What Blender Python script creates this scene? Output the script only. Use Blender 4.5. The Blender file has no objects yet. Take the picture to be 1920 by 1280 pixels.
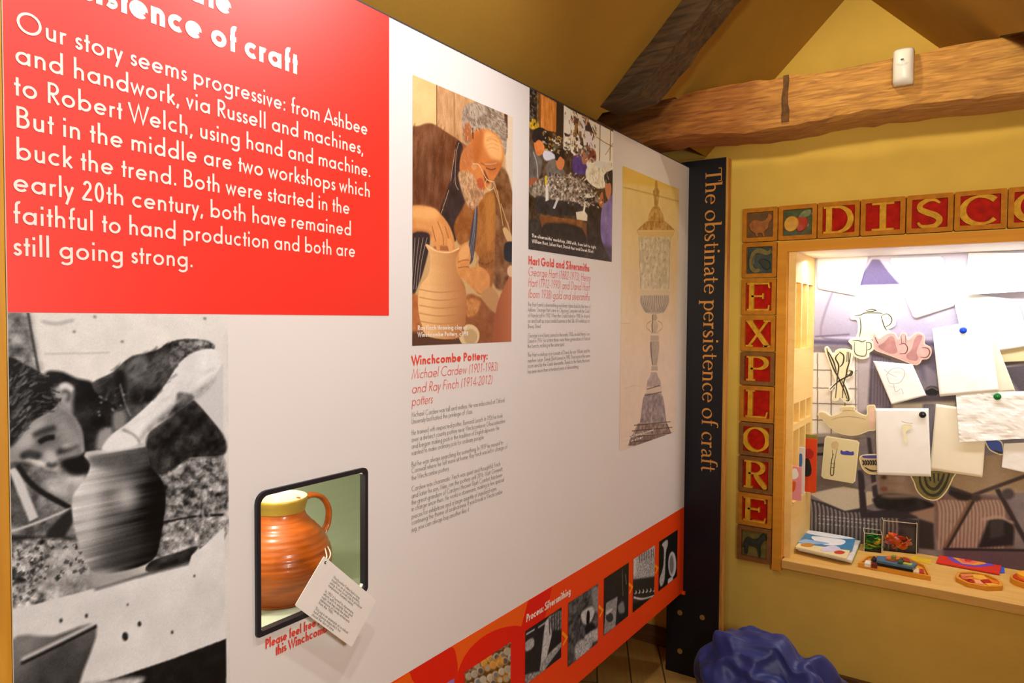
import bpy, bmesh, math, random
import numpy as np
from mathutils import Vector, Matrix
from mathutils.geometry import tessellate_polygon
random.seed(7)
S = bpy.context.scene
COL = S.collection
PI = math.pi

# ------------------------------------------------------------------ camera
CAM = np.array([1.0537, 0.0, 1.5])
FPX = 1327.4
_yaw, _pit, _rol = np.radians([34.19, -1.90, 0.38])
_f = np.array([-np.sin(_yaw)*np.cos(_pit), np.cos(_yaw)*np.cos(_pit), np.sin(_pit)])
_r0 = np.array([np.cos(_yaw), np.sin(_yaw), 0.0]); _u0 = np.cross(_r0, _f)
_r = np.cos(_rol)*_r0 + np.sin(_rol)*_u0
_u = -np.sin(_rol)*_r0 + np.cos(_rol)*_u0
cd = bpy.data.cameras.new('camera'); cam = bpy.data.objects.new('camera', cd); COL.objects.link(cam)
cd.sensor_width = 36.0; cd.lens = FPX/1920*36.0; cd.clip_start = 0.02
cam.matrix_world = Matrix(((_r[0], _u[0], -_f[0], CAM[0]), (_r[1], _u[1], -_f[1], CAM[1]), (_r[2], _u[2], -_f[2], CAM[2]), (0, 0, 0, 1)))
S.camera = cam

# ------------------------------------------------------------------ world, exposure, lamps of the room and an added fill
w = bpy.data.worlds.new('world'); S.world = w; w.use_nodes = True
w.node_tree.nodes['Background'].inputs[0].default_value = (1.0, 0.82, 0.6, 1)
w.node_tree.nodes['Background'].inputs[1].default_value = 0.0
S.view_settings.view_transform = 'Standard'; S.view_settings.look = 'None'
S.view_settings.gamma = 1.0; S.view_settings.use_curve_mapping = False
S.view_settings.exposure = -0.15

def lamp(name, kind, loc, power, col, aim=None, size=0.05, cone=120, blend=0.6, size_y=None):
    l = bpy.data.lights.new(name, kind); l.energy = power; l.color = col
    if kind == 'AREA':
        l.shape = 'RECTANGLE' if size_y else 'SQUARE'; l.size = size
        if size_y: l.size_y = size_y
    else:
        l.shadow_soft_size = size
    if kind == 'SPOT':
        l.spot_size = math.radians(cone); l.spot_blend = blend
    o = bpy.data.objects.new(name, l); COL.objects.link(o); o.location = loc
    if aim is not None:
        o.rotation_euler = (Vector(aim)-Vector(loc)).to_track_quat('-Z', 'Y').to_euler()
    return o
# ceiling spotlights hung along the ridge
lamp('ridge_spot', 'SPOT', (0.56, 2.00, 2.62), 11, (1.0, 0.86, 0.60), (0.70, 2.8, 1.7), 0.035, 130, 0.7)
lamp('ridge_spot', 'SPOT', (0.62, 1.20, 2.48), 29, (1.0, 0.97, 0.96), (0.05, 1.1, 1.3), 0.03, 130, 0.8)
lamp('ridge_spot', 'SPOT', (0.62, 0.45, 2.48), 31, (1.0, 0.97, 0.96), (0.05, 0.6, 1.3), 0.03, 130, 0.8)
lamp('room_spot', 'SPOT', (1.45, -0.9, 1.86), 420, (1.0, 0.90, 0.66), (1.0, 3.05, 1.95), 0.10, 46, 0.9)
lamp('side_fill', 'AREA', (1.72, 0.35, 1.56), 21, (1.0, 0.95, 0.88), (0.0, 1.2, 0.75), 0.35)  # added area fill, not a known fitting, brightens the lower display panel
# strip light in the head of the display window
lamp('window_strip_light', 'AREA', (1.02, 3.22, 1.755), 10.5, (0.93, 0.94, 1.0), (1.02, 3.32, 1.0), 1.25, size_y=0.05)
# lamp in the jug recess
lamp('recess_lamp', 'POINT', (-0.13, 0.83, 1.28), 2.9, (1.0, 0.95, 0.82), None, 0.02)

# ------------------------------------------------------------------ calibration helpers: photo pixel -> point on a plane
def pray(px, py): return _f + (px-960)/FPX*_r - (py-640)/FPX*_u
def on(axis, val, px, py):
    d = pray(px, py); t = (val-CAM[axis])/d[axis]; return CAM + t*d
def PP(p):                     # on the panel face: (along, up)
    q = on(0, 0.0, p[0], p[1]); return (q[1], q[2])
def PYf(Y):                    # on a wall-parallel plane: (x, z)
    def g(p):
        q = on(1, Y, p[0], p[1]); return (q[0], q[2])
    return g
def zoom(ox, oy, s):           # picture crop coordinates -> photo pixels
    return lambda x, y: (ox+x/s, oy+y/s)

# ------------------------------------------------------------------ materials
def lin(c):
    return tuple((v/12.92 if v <= 0.04045 else ((v+0.055)/1.055)**2.4) for v in c)
def rgb(r, g, b): return lin((r/255, g/255, b/255))
MATS = {}
def mat(name, col, rough=0.6, var=0.08, scale=30.0, bump=0.0, metal=0.0, spec=0.5, bscale=None, stretch=(1, 1, 1), trans=0.0, ior=1.45, sheen=0.0, coat=0.0):
    if name in MATS: return MATS[name]
    m = bpy.data.materials.new(name); m.use_nodes = True; nt = m.node_tree; b = nt.nodes['Principled BSDF']
    b.inputs['Roughness'].default_value = rough; b.inputs['Metallic'].default_value = metal
    b.inputs['Specular IOR Level'].default_value = spec; b.inputs['IOR'].default_value = ior
    b.inputs['Transmission Weight'].default_value = trans; b.inputs['Sheen Weight'].default_value = sheen
    b.inputs['Coat Weight'].default_value = coat
    tc = nt.nodes.new('ShaderNodeTexCoord'); mp = nt.nodes.new('ShaderNodeMapping'); mp.inputs['Scale'].default_value = stretch
    nt.links.new(tc.outputs['Object'], mp.inputs[0])
    n = nt.nodes.new('ShaderNodeTexNoise'); n.inputs['Scale'].default_value = scale; n.inputs['Detail'].default_value = 6
    nt.links.new(mp.outputs[0], n.inputs['Vector'])
    cr = nt.nodes.new('ShaderNodeValToRGB')
    cr.color_ramp.elements[0].position = 0.3; cr.color_ramp.elements[1].position = 0.7
    cr.color_ramp.elements[0].color = tuple(c*(1-var) for c in col)+(1,)
    cr.color_ramp.elements[1].color = tuple(min(1, c*(1+var)) for c in col)+(1,)
    nt.links.new(n.outputs['Fac'], cr.inputs[0]); nt.links.new(cr.outputs[0], b.inputs['Base Color'])
    if bump:
        n2 = nt.nodes.new('ShaderNodeTexNoise'); n2.inputs['Scale'].default_value = bscale or scale*3; n2.inputs['Detail'].default_value = 5
        nt.links.new(mp.outputs[0], n2.inputs['Vector'])
        bp = nt.nodes.new('ShaderNodeBump'); bp.inputs['Strength'].default_value = bump; bp.inputs['Distance'].default_value = 0.004
        nt.links.new(n2.outputs['Fac'], bp.inputs['Height']); nt.links.new(bp.outputs[0], b.inputs['Normal'])
    MATS[name] = m; return m
def wood(name, c0, c1, axis=0, scale=6.0, rough=0.55, bump=0.15, knots=None, coat=0.0):
    if name in MATS: return MATS[name]
    m = bpy.data.materials.new(name); m.use_nodes = True; nt = m.node_tree; b = nt.nodes['Principled BSDF']
    b.inputs['Roughness'].default_value = rough; b.inputs['Coat Weight'].default_value = coat
    tc = nt.nodes.new('ShaderNodeTexCoord'); mp = nt.nodes.new('ShaderNodeMapping')
    sc = [9.0, 9.0, 9.0]; sc[axis] = 0.8; mp.inputs['Scale'].default_value = sc
    nt.links.new(tc.outputs['Object'], mp.inputs[0])
    n = nt.nodes.new('ShaderNodeTexNoise'); n.inputs['Scale'].default_value = scale; n.inputs['Detail'].default_value = 8; n.inputs['Distortion'].default_value = 0.8
    nt.links.new(mp.outputs[0], n.inputs['Vector'])
    cr = nt.nodes.new('ShaderNodeValToRGB'); cr.color_ramp.elements[0].position = 0.32; cr.color_ramp.elements[1].position = 0.68
    cr.color_ramp.elements[0].color = c0+(1,); cr.color_ramp.elements[1].color = c1+(1,)
    nt.links.new(n.outputs['Fac'], cr.inputs[0])
    out = cr.outputs[0]
    if knots:
        k = nt.nodes.new('ShaderNodeTexNoise'); k.inputs['Scale'].default_value = knots; k.inputs['Detail'].default_value = 3
        mk = nt.nodes.new('ShaderNodeMapping'); s2 = [1.6, 1.6, 1.6]; s2[axis] = 0.7; mk.inputs['Scale'].default_value = s2
        nt.links.new(tc.outputs['Object'], mk.inputs[0]); nt.links.new(mk.outputs[0], k.inputs['Vector'])
        r2 = nt.nodes.new('ShaderNodeValToRGB'); r2.color_ramp.elements[0].position = 0.30; r2.color_ramp.elements[1].position = 0.44
        r2.color_ramp.elements[0].color = (0.30, 0.24, 0.18, 1); r2.color_ramp.elements[1].color = (1, 1, 1, 1)
        nt.links.new(k.outputs['Fac'], r2.inputs[0])
        mx = nt.nodes.new('ShaderNodeMix'); mx.data_type = 'RGBA'; mx.blend_type = 'MULTIPLY'; mx.inputs[0].default_value = 1.0
        nt.links.new(out, mx.inputs[6]); nt.links.new(r2.outputs[0], mx.inputs[7]); out = mx.outputs[2]
    nt.links.new(out, b.inputs['Base Color'])
    bp = nt.nodes.new('ShaderNodeBump'); bp.inputs['Strength'].default_value = bump; bp.inputs['Distance'].default_value = 0.004
    nt.links.new(n.outputs['Fac'], bp.inputs['Height']); nt.links.new(bp.outputs[0], b.inputs['Normal'])
    MATS[name] = m; return m
def print_mat(name, rough=0.45):
    if name in MATS: return MATS[name]
    m = bpy.data.materials.new(name); m.use_nodes = True; nt = m.node_tree; b = nt.nodes['Principled BSDF']
    a = nt.nodes.new('ShaderNodeAttribute'); a.attribute_name = 'ink'
    nt.links.new(a.outputs['Color'], b.inputs['Base Color']); b.inputs['Roughness'].default_value = rough
    b.inputs['Specular IOR Level'].default_value = 0.22
    MATS[name] = m; return m

# ------------------------------------------------------------------ object helpers
def link(name, me, m, parent=None, smooth=False):
    o = bpy.data.objects.new(name, me); COL.objects.link(o)
    if m is not None: me.materials.append(m)
    if parent is not None:
        o.parent = parent
        o.matrix_parent_inverse = parent_inv(parent)
    if smooth:
        me.polygons.foreach_set('use_smooth', [True]*len(me.polygons))
    return o
def parent_inv(p):
    mw = Matrix.Identity(4)
    chain = []
    q = p
    while q is not None: chain.append(q); q = q.parent
    for q in reversed(chain): mw = mw @ q.matrix_parent_inverse @ Matrix.LocRotScale(q.location, q.rotation_euler, q.scale)
    return mw.inverted()
def thing(name, label, cat, loc=(0, 0, 0), group=None):
    o = bpy.data.objects.new(name, None); COL.objects.link(o); o.location = loc; o.empty_display_size = 0.05
    return tag(o, label, cat, group)
def tag(o, label, cat, group=None):
    o['label'] = label; o['category'] = cat
    if group: o['group'] = group
    return o
def struct(o, label=None):
    o['kind'] = 'structure'
    if label: o['label'] = label
    return o
def obj(name, bm, m, parent=None, smooth=False, label=None):
    bmesh.ops.recalc_face_normals(bm, faces=bm.faces)
    me = bpy.data.meshes.new(name); bm.to_mesh(me); bm.free()
    o = link(name, me, m, parent, smooth)
    if label: o['label'] = label
    return o
def box(bm, x0, x1, y0, y1, z0, z1, bev=0.0):
    vs = [bm.verts.new(p) for p in ((x0,y0,z0),(x1,y0,z0),(x1,y1,z0),(x0,y1,z0),(x0,y0,z1),(x1,y0,z1),(x1,y1,z1),(x0,y1,z1))]
    fs = [bm.faces.new([vs[i] for i in f]) for f in ((0,3,2,1),(4,5,6,7),(0,1,5,4),(1,2,6,5),(2,3,7,6),(3,0,4,7))]
    if bev:
        es = list({e for f in fs for e in f.edges})
        bmesh.ops.bevel(bm, geom=es, offset=bev, segments=2, affect='EDGES', profile=0.6)
    return bm
def bx(*a, bev=0.0): return box(bmesh.new(), *a, bev=bev)
def offset_in(pts, k):
    P_ = np.array(pts, float); n = len(P_); out = []
    area = sum(P_[i][0]*P_[(i+1) % n][1]-P_[(i+1) % n][0]*P_[i][1] for i in range(n)); sg = 1 if area > 0 else -1
    for i in range(n):
        t0 = P_[i]-P_[i-1]; t1 = P_[(i+1) % n]-P_[i]; t0 /= max(np.hypot(*t0), 1e-9); t1 /= max(np.hypot(*t1), 1e-9)
        t = t0+t1; L = np.hypot(*t); t = t/L if L > 1e-6 else t1
        out.append(tuple(P_[i]+sg*k*np.array([-t[1], t[0]])))
    return out
def prism(bm, pts, to3, d0, d1, bev=0.0):
    """closed outline pts in (u, v); to3(u, v, d) -> xyz; solid between depth d0 and d1"""
    n = len(pts); lv = [(pts, d0), (pts, d1-bev if d1 > d0 else d1+bev)]
    if bev: lv.append((offset_in(pts, bev*0.8), d1))
    else: lv[1] = (pts, d1)
    R_ = [[bm.verts.new(to3(u, v, d)) for u, v in q] for q, d in lv]
    for a, b in zip(R_, R_[1:]):
        for i in range(n): bm.faces.new((a[i], b[i], b[(i+1) % n], a[(i+1) % n]))
    for q, r in ((lv[0][0], R_[0]), (lv[-1][0], R_[-1])):
        for tri in tessellate_polygon([[Vector((u, v, 0)) for u, v in q]]):
            try: bm.faces.new([r[i] for i in tri])
            except ValueError: pass
    return bm
def ring_prism(bm, outer, inner, to3, d0, d1):
    n = len(outer)
    A0 = [bm.verts.new(to3(u, v, d0)) for u, v in outer]; A1 = [bm.verts.new(to3(u, v, d1)) for u, v in outer]
    B0 = [bm.verts.new(to3(u, v, d0)) for u, v in inner]; B1 = [bm.verts.new(to3(u, v, d1)) for u, v in inner]
    for i in range(n):
        j = (i+1) % n
        bm.faces.new((A0[i], A0[j], A1[j], A1[i])); bm.faces.new((B0[i], B1[i], B1[j], B0[j]))
        bm.faces.new((A1[i], A1[j], B1[j], B1[i])); bm.faces.new((A0[i], B0[i], B0[j], A0[j]))
    return bm
def rrect(u0, u1, v0, v1, r, n=5):
    if not isinstance(r, (list, tuple)): r = [r]*4
    out = []
    for (cx, cy, a0, q) in ((u1-r[0], v0+r[0], -90, r[0]), (u1-r[1], v1-r[1], 0, r[1]), (u0+r[2], v1-r[2], 90, r[2]), (u0+r[3], v0+r[3], 180, r[3])):
        for i in range(n+1):
            a = math.radians(a0+90*i/n); out.append((cx+q*math.cos(a), cy+q*math.sin(a)))
    return out
def smooth_poly(pts, k=5, closed=True):
    p = np.array(pts, float); n = len(p); out = []
    rng = range(n if closed else n-1)
    for i in rng:
        if closed: p0, p1, p2, p3 = p[i-1], p[i], p[(i+1) % n], p[(i+2) % n]
        else: p0, p1, p2, p3 = p[max(i-1, 0)], p[i], p[i+1], p[min(i+2, n-1)]
        for j in range(k):
            t = j/k
            out.append(tuple(0.5*((2*p1)+(-p0+p2)*t+(2*p0-5*p1+4*p2-p3)*t*t+(-p0+3*p1-3*p2+p3)*t**3)))
    if not closed: out.append(tuple(p[-1]))
    return out
def lathe(bm, prof, cx, cy, n=48, close_bottom=True):
    rings = []
    for r, z in prof:
        rings.append([bm.verts.new((cx+r*math.cos(2*PI*i/n), cy+r*math.sin(2*PI*i/n), z)) for i in range(n)])
    for a, b in zip(rings, rings[1:]):
        for i in range(n): bm.faces.new((a[i], a[(i+1) % n], b[(i+1) % n], b[i]))
    if close_bottom: bm.faces.new(rings[0][::-1])
    return bm
def tube(bm, pts, rad, n=10, flat=1.0):
    """tube along 3-D points, rad a number or list"""
    P = [Vector(p) for p in pts]; rings = []
    up = Vector((1, 0.13, 0.07)).normalized()
    for i, p in enumerate(P):
        t = (P[min(i+1, len(P)-1)]-P[max(i-1, 0)]).normalized()
        a = (up-up.dot(t)*t).normalized(); b = t.cross(a)
        r = rad[i] if isinstance(rad, (list, tuple)) else rad
        rings.append([bm.verts.new(p+r*(math.cos(2*PI*k/n)*a+flat*math.sin(2*PI*k/n)*b)) for k in range(n)])
    for a, b in zip(rings, rings[1:]):
        for k in range(n): bm.faces.new((a[k], a[(k+1) % n], b[(k+1) % n], b[k]))
    bm.faces.new(rings[0][::-1]); bm.faces.new(rings[-1])
    return bm
to_panel = lambda u, v, d: (d, u, v)          # panel: u along the panel, v up, d out of it (towards the viewer)
def to_wall(Y): return lambda u, v, d: (u, Y-d, v)
# ------------------------------------------------------------------ stroke lettering (geometric sans and a contrasted serif), cap height = 1
def arc(cx, cy, rx, ry, a0, a1, n=14):
    return [(cx+rx*math.cos(math.radians(a0+(a1-a0)*i/n)), cy+ry*math.sin(math.radians(a0+(a1-a0)*i/n))) for i in range(n+1)]
def sans(ch, w, n=14):
    X = 0.575 if w < 0.16 else 0.62
    h = w/2; A = 1.05; D = -0.32; sb = 0.085 if w < 0.16 else 0.06
    R = X/2-h+0.008; rx = R*(1.0 if w < 0.16 else 1.06)
    c = sb*0.75+h+rx; my = X/2; s = sb+h; L = []
    circ = lambda cx: arc(cx, my, rx, R, 0, 360, 2*n)
    top = X-h+0.008
    def arch(x0, ra, y0=0.0, x_end=0.0):
        return arc(x0+ra, top-min(ra*1.05, 0.22), ra, min(ra*1.05, 0.22), 180, 0, n)+[(x0+2*ra, x_end)]
    if ch == ' ': return [], 0.30
    if ch == 'o': return [circ(c)], c+rx+h+sb*0.75
    if ch in 'adqg':
        x = c+rx
        L = [circ(c)]
        if ch == 'a': L.append([(x, 0), (x, X)])
        if ch == 'd': L.append([(x, 0), (x, A)])
        if ch == 'q': L.append([(x, D), (x, X)])
        if ch == 'g': L.append([(x, X), (x, -0.08)]+arc(x-rx*0.98, -0.10, rx*0.98, -D-0.10-h, 0, -150, n))
        return L, x+h+sb
    if ch in 'bp':
        L = [[(s, 0 if ch == 'b' else D), (s, A if ch == 'b' else X)], circ(s+rx)]
        return L, s+2*rx+h+sb*0.75
    if ch == 'c': return [arc(c, my, rx, R, 48, 312, 2*n)], c+rx*0.72+h+sb*0.4
    if ch == 'e': return [[(c-rx, my), (c+rx, my)], arc(c, my, rx, R, -4, 322, 2*n)], c+rx+h+sb*0.65
    if ch == 'f':
        x = sb*0.5+0.10+h
        return [[(x, 0)]+arc(x+0.13, A-h-0.15, 0.13, 0.15, 180, 75, n), [(x-0.12, X-h), (x+0.16, X-h)]], x+0.19
    if ch in 'nhr':
        ra = 0.165 if w < 0.16 else 0.16
        L = [[(s, 0), (s, A if ch == 'h' else X)]]
        if ch == 'r':
            return L+[arc(s+0.14, top-0.16, 0.14, 0.16, 180, 62, n)], s+0.22+h*0.6
        return L+[arch(s, ra)], s+2*ra+h+sb
    if ch == 'm':
        ra = 0.155
        return [[(s, 0), (s, X)], arch(s, ra), arch(s+2*ra, ra)], s+4*ra+h+sb
    if ch == 'u':
        ra = 0.16
        return [[(s, X)]+arc(s+ra, ra+h-0.008, ra, ra, 180, 360, n)+[(s+2*ra, X)], [(s+2*ra, 0), (s+2*ra, X)]], s+2*ra+h+sb
    if ch == 'i': return [[(s, 0), (s, X)], [(s, 0.78), (s, 0.78+w*1.15)]], s+h+sb
    if ch == 'j': return [[(s, D), (s, X)], [(s, 0.78), (s, 0.78+w*1.15)]], s+h+sb
    if ch == 'l': return [[(s, 0), (s, A)]], s+h+sb
    if ch == 't':
        x = sb*0.4+0.10+h
        return [[(x, 0), (x, 0.84)], [(x-0.13, X-h), (x+0.13, X-h)]], x+0.11+sb*0.4
    if ch == 'k': return [[(s, 0), (s, A)], [(s, 0.20), (s+0.30, X)], [(s+0.10, 0.29), (s+0.33, 0)]], s+0.35+h*0.5
    if ch == 's':
        p = smooth_poly([(0.30, X-0.115), (0.245, top-0.01), (0.18, top), (0.10, top-0.055), (0.105, my+0.055), (0.19, my-0.005), (0.285, my-0.07), (0.29, h+0.06), (0.20, h-0.008), (0.115, h+0.02), (0.065, 0.145)], 3, False)
        p = [(sb*0.5+x*1.0-0.03+h*0.4, y) for x, y in p]
        return [p], sb*0.6+0.30+h*0.9
    if ch == 'v': return [[(0.03+h*.5, X), (0.20+h*.5, h*0.9), (0.37+h*.5, X)]], 0.42+h
    if ch == 'w': return [[(0.03+h*.5, X), (0.185+h*.5, h*0.9), (0.335+h*.5, X-h), (0.485+h*.5, h*0.9), (0.64+h*.5, X)]], 0.68+h
    if ch == 'x': return [[(0.03, 0), (0.36, X)], [(0.03, X), (0.36, 0)]], 0.40+h*0.5
    if ch == 'y': return [[(0.03+h*.5, X), (0.20+h*.5, 0.03)], [(0.38+h*.5, X), (0.085+h*.5, D)]], 0.42+h
    if ch == 'z': return [[(0.05, X-h), (0.34, X-h), (0.05, h), (0.36, h)]], 0.40
    # capitals
    Rc = 0.5-h+0.01
    if ch == 'O': return [arc(sb+h+Rc, 0.5, Rc, Rc, 0, 360, 2*n)], 2*(sb+h+Rc)
    if ch in 'CG':
        cc = sb+h+Rc
        if ch == 'C': return [arc(cc, 0.5, Rc, Rc, 48, 312, 2*n)], cc+Rc*0.70+h+0.05
        return [arc(cc, 0.5, Rc, Rc, 44, 360, 2*n)+[(cc+Rc, 0.5-h*0.2)], [(cc+0.05, 0.5-h), (cc+Rc+h, 0.5-h)]], cc+Rc+h+sb
    if ch == 'A': return [[(0.02, 0), (0.33+h, 1-h*0.6), (0.64+2*h, 0)], [(0.13+h*.5, 0.30), (0.53+1.5*h, 0.30)]], 0.66+2*h
    if ch in 'BRP':
        b = 0.21 if ch == 'B' else 0.225
        y1 = 1-h; y0 = 0.47 if ch != 'B' else 0.535
        L = [[(s, 0), (s, 1)], [(s, y1), (s+0.16, y1)]+arc(s+0.16, (y0+y1)/2, b*0.9, (y1-y0)/2, 90, -90, n)+[(s, y0)]]
        if ch == 'B':
            L.append([(s, y0), (s+0.18, y0)]+arc(s+0.18, (y0+h)/2, b*1.08, (y0-h)/2, 90, -90, n)+[(s, h)])
            return L, s+0.18+b*1.08+h+sb*0.7
        if ch == 'R': L.append([(s+0.10, y0), (s+0.40, 0)])
        return L, s+0.16+b*0.9+h+sb*0.6
    if ch == 'D': return [[(s, 0), (s, 1)], [(s, 1-h), (s+0.16, 1-h)]+arc(s+0.16, 0.5, 0.40, 0.5-h, 90, -90, 2*n)+[(s, h)]], s+0.56+h+sb*0.7
    if ch in 'EF':
        L = [[(s, 0), (s, 1)], [(s, 1-h), (s+0.34, 1-h)], [(s, 0.5), (s+0.32, 0.5)]]
        if ch == 'E': L.append([(s, h), (s+0.34, h)])
        return L, s+0.40
    if ch == 'H': return [[(s, 0), (s, 1)], [(s+0.48, 0), (s+0.48, 1)], [(s, 0.52), (s+0.48, 0.52)]], s+0.48+h+sb
    if ch == 'I': return [[(s, 0), (s, 1)]], s+h+sb
    if ch == 'J': return [[(s+0.12, 1), (s+0.12, 0.12)]+arc(s-0.01, 0.12, 0.13, 0.20, 0, -80, n)], s+0.12+h+sb
    if ch == 'K': return [[(s, 0), (s, 1)], [(s, 0.38), (s+0.40, 1)], [(s+0.12, 0.54), (s+0.45, 0)]], s+0.46+h
    if ch == 'L': return [[(s, 1), (s, 0)], [(s, h), (s+0.32, h)]], s+0.36
    if ch == 'M': return [[(0.05, 0), (0.17+h, 0.98), (0.42+h, 0.05), (0.67+h, 0.98), (0.79+2*h, 0)]], 0.84+2*h
    if ch == 'N': return [[(s, 0), (s, 1)], [(s, 0.97), (s+0.50, 0.03)], [(s+0.50, 0), (s+0.50, 1)]], s+0.50+h+sb
    if ch == 'S':
        p = smooth_poly([(0.47, 0.83), (0.40, 0.955), (0.27, 1-h), (0.13, 0.90), (0.11, 0.75), (0.20, 0.61), (0.36, 0.49), (0.46, 0.34), (0.43, 0.12), (0.27, h), (0.13, 0.07), (0.06, 0.22)], 3, False)
        return [p], 0.53+h
    if ch == 'T': return [[(0.24, 0), (0.24, 1)], [(0.02, 1-h), (0.46, 1-h)]], 0.48
    if ch == 'U': return [[(s, 1), (s, 0.25)]+arc(s+0.21, 0.25, 0.21, 0.25-h, 180, 360, n)+[(s+0.42, 1)]], s+0.42+h+sb
    if ch == 'V': return [[(0.02, 1), (0.29+h, 0.03), (0.56+2*h, 1)]], 0.58+2*h
    if ch == 'W': return [[(0.02, 1), (0.24+h, 0.05), (0.46+h, 0.96), (0.68+h, 0.05), (0.90+2*h, 1)]], 0.92+2*h
    if ch == 'Y': return [[(0.02, 1), (0.25, 0.45), (0.48, 1)], [(0.25, 0.46), (0.25, 0)]], 0.5
    # figures
    if ch == '0': return [arc(0.28, 0.5, 0.22-h, 0.5-h+.005, 0, 360, 2*n)], 0.56
    if ch == '1': return [[(0.13, 0.83), (0.30, 0.95)], [(0.30, 0), (0.30, 1)]], 0.56
    if ch == '2': return [arc(0.28, 0.72, 0.20-h, 0.27-h, 170, -35, n)+[(0.07, h)], [(0.06, h), (0.50, h)]], 0.56
    if ch == '3': return [arc(0.26, 0.74, 0.18-h*.6, 0.25-h, 150, -80, n), arc(0.26, 0.27, 0.22-h*.6, 0.26-h, 80, -150, n)], 0.56
    if ch == '4': return [[(0.40, 0), (0.40, 0.97), (0.05, 0.26)], [(0.05, 0.24), (0.52, 0.24)]], 0.56
    if ch == '5': return [[(0.46, 1-h), (0.20, 1-h), (0.14, 0.58)], arc(0.25, 0.32, 0.22-h*.6, 0.31-h, 125, -140, n)], 0.56
    if ch == '6': return [arc(0.28, 0.30, 0.22-h*.6, 0.30-h, 0, 360, 2*n), [(0.10, 0.42), (0.38, 0.98)]], 0.56
    if ch == '7': return [[(0.06, 1-h), (0.49, 1-h), (0.17, 0)]], 0.56
    if ch == '8': return [arc(0.28, 0.75, 0.17-h*.5, 0.25-h, 0, 360, 2*n), arc(0.28, 0.27, 0.22-h*.6, 0.27-h*.8, 0, 360, 2*n)], 0.56
    if ch == '9': return [arc(0.28, 0.70, 0.22-h*.6, 0.30-h, 0, 360, 2*n), [(0.46, 0.58), (0.18, 0.02)]], 0.56
    d = max(w*1.15, 0.08)
    if ch == '.': return [[(s, 0), (s, d)]], s+h+sb
    if ch == ':': return [[(s, 0), (s, d)], [(s, X-d), (s, X)]], s+h+sb
    if ch == ',': return [[(s+0.02, 0.10), (s-0.05, -0.16)]], s+h+sb
    if ch == "'": return [[(s, 0.78), (s+0.02, 1.02)]], s+h+sb*0.7
    if ch == '-': return [[(0.05, 0.30), (0.27, 0.30)]], 0.32
    if ch == '(': return [arc(0.36, 0.42, 0.24, 0.66, 130, 230, n)], 0.30
    if ch == ')': return [arc(-0.06, 0.42, 0.24, 0.66, 50, -50, n)], 0.30
    return [], 0.3
STK = [0]
def ribbon(bm, pts, w, put, thick=None):
    """flat stroke along (u, v) points (w number or list); thick=(d0, d1) makes it solid"""
    P = np.array(pts, float)
    closed = len(P) > 3 and np.allclose(P[0], P[-1], atol=1e-6)
    if closed: P = P[:-1]
    n = len(P); W = [w]*n if not isinstance(w, (list, tuple)) else list(w)[:n]
    a = []; b = []
    for i in range(n):
        p = P[i]
        if closed: q0, q1 = P[i-1], P[(i+1) % n]
        else: q0, q1 = P[max(i-1, 0)], P[min(i+1, n-1)]
        t0 = p-q0; t1 = q1-p
        l0 = np.hypot(*t0); l1 = np.hypot(*t1)
        t0 = t0/l0 if l0 > 1e-9 else t1/max(l1, 1e-9); t1 = t1/l1 if l1 > 1e-9 else t0
        n0 = np.array([-t0[1], t0[0]]); n1 = np.array([-t1[1], t1[0]])
        m = n0+n1; lm = np.hypot(*m); m = m/lm if lm > 1e-6 else n0
        k = W[i]/2/max(m@n0, 0.45)
        a.append(p+m*k); b.append(p-m*k)
    rng = range(n if closed else n-1)
    if thick is None:
        STK[0] = (STK[0]+1) % 7; e_ = STK[0]*0.00004
        A = [bm.verts.new(put(x, y, e_)) for x, y in a]; B = [bm.verts.new(put(x, y, e_)) for x, y in b]
        for i in rng: bm.faces.new((A[i], B[i], B[(i+1) % n], A[(i+1) % n]))
    else:
        STK[0] = (STK[0]+1) % 5; d0, d1 = thick; d1 += STK[0]*0.0002
        A = [bm.verts.new(put(x, y, d1)) for x, y in a]; B = [bm.verts.new(put(x, y, d1)) for x, y in b]
        A0 = [bm.verts.new(put(x, y, d0)) for x, y in a]; B0 = [bm.verts.new(put(x, y, d0)) for x, y in b]
        for i in rng:
            j = (i+1) % n
            bm.faces.new((A[i], B[i], B[j], A[j])); bm.faces.new((A0[i], A[i], A[j], A0[j])); bm.faces.new((B[i], B0[i], B0[j], B[j]))
        if not closed:
            bm.faces.new((A0[0], B0[0], B[0], A[0])); bm.faces.new((A[-1], B[-1], B0[-1], A0[-1]))
def text_line(bm, txt, u0, v0, u1, cap, w, put, slant=0.0, n=8, font=sans, track=0.0):
    """write txt with its left end at u0 on baseline v0; squeezed to end at u1 when given"""
    items = []; x = 0.0
    for ch in txt:
        g, adv = font(ch, w, n); items.append((g, x)); x += adv+track
    sx = (u1-u0)/x if u1 is not None else cap
    for g, ox in items:
        for st in g:
            wd = w
            if isinstance(st, tuple): st, wd = st
            pts = [(u0+(ox+px+slant*py)*sx, v0+py*cap) for px, py in st]
            ww = [q*abs(cap) for q in wd] if isinstance(wd, (list, tuple)) else wd*(abs(cap)*0.5+abs(sx)*0.5)
            ribbon(bm, pts, ww, put)
    return sx
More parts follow.
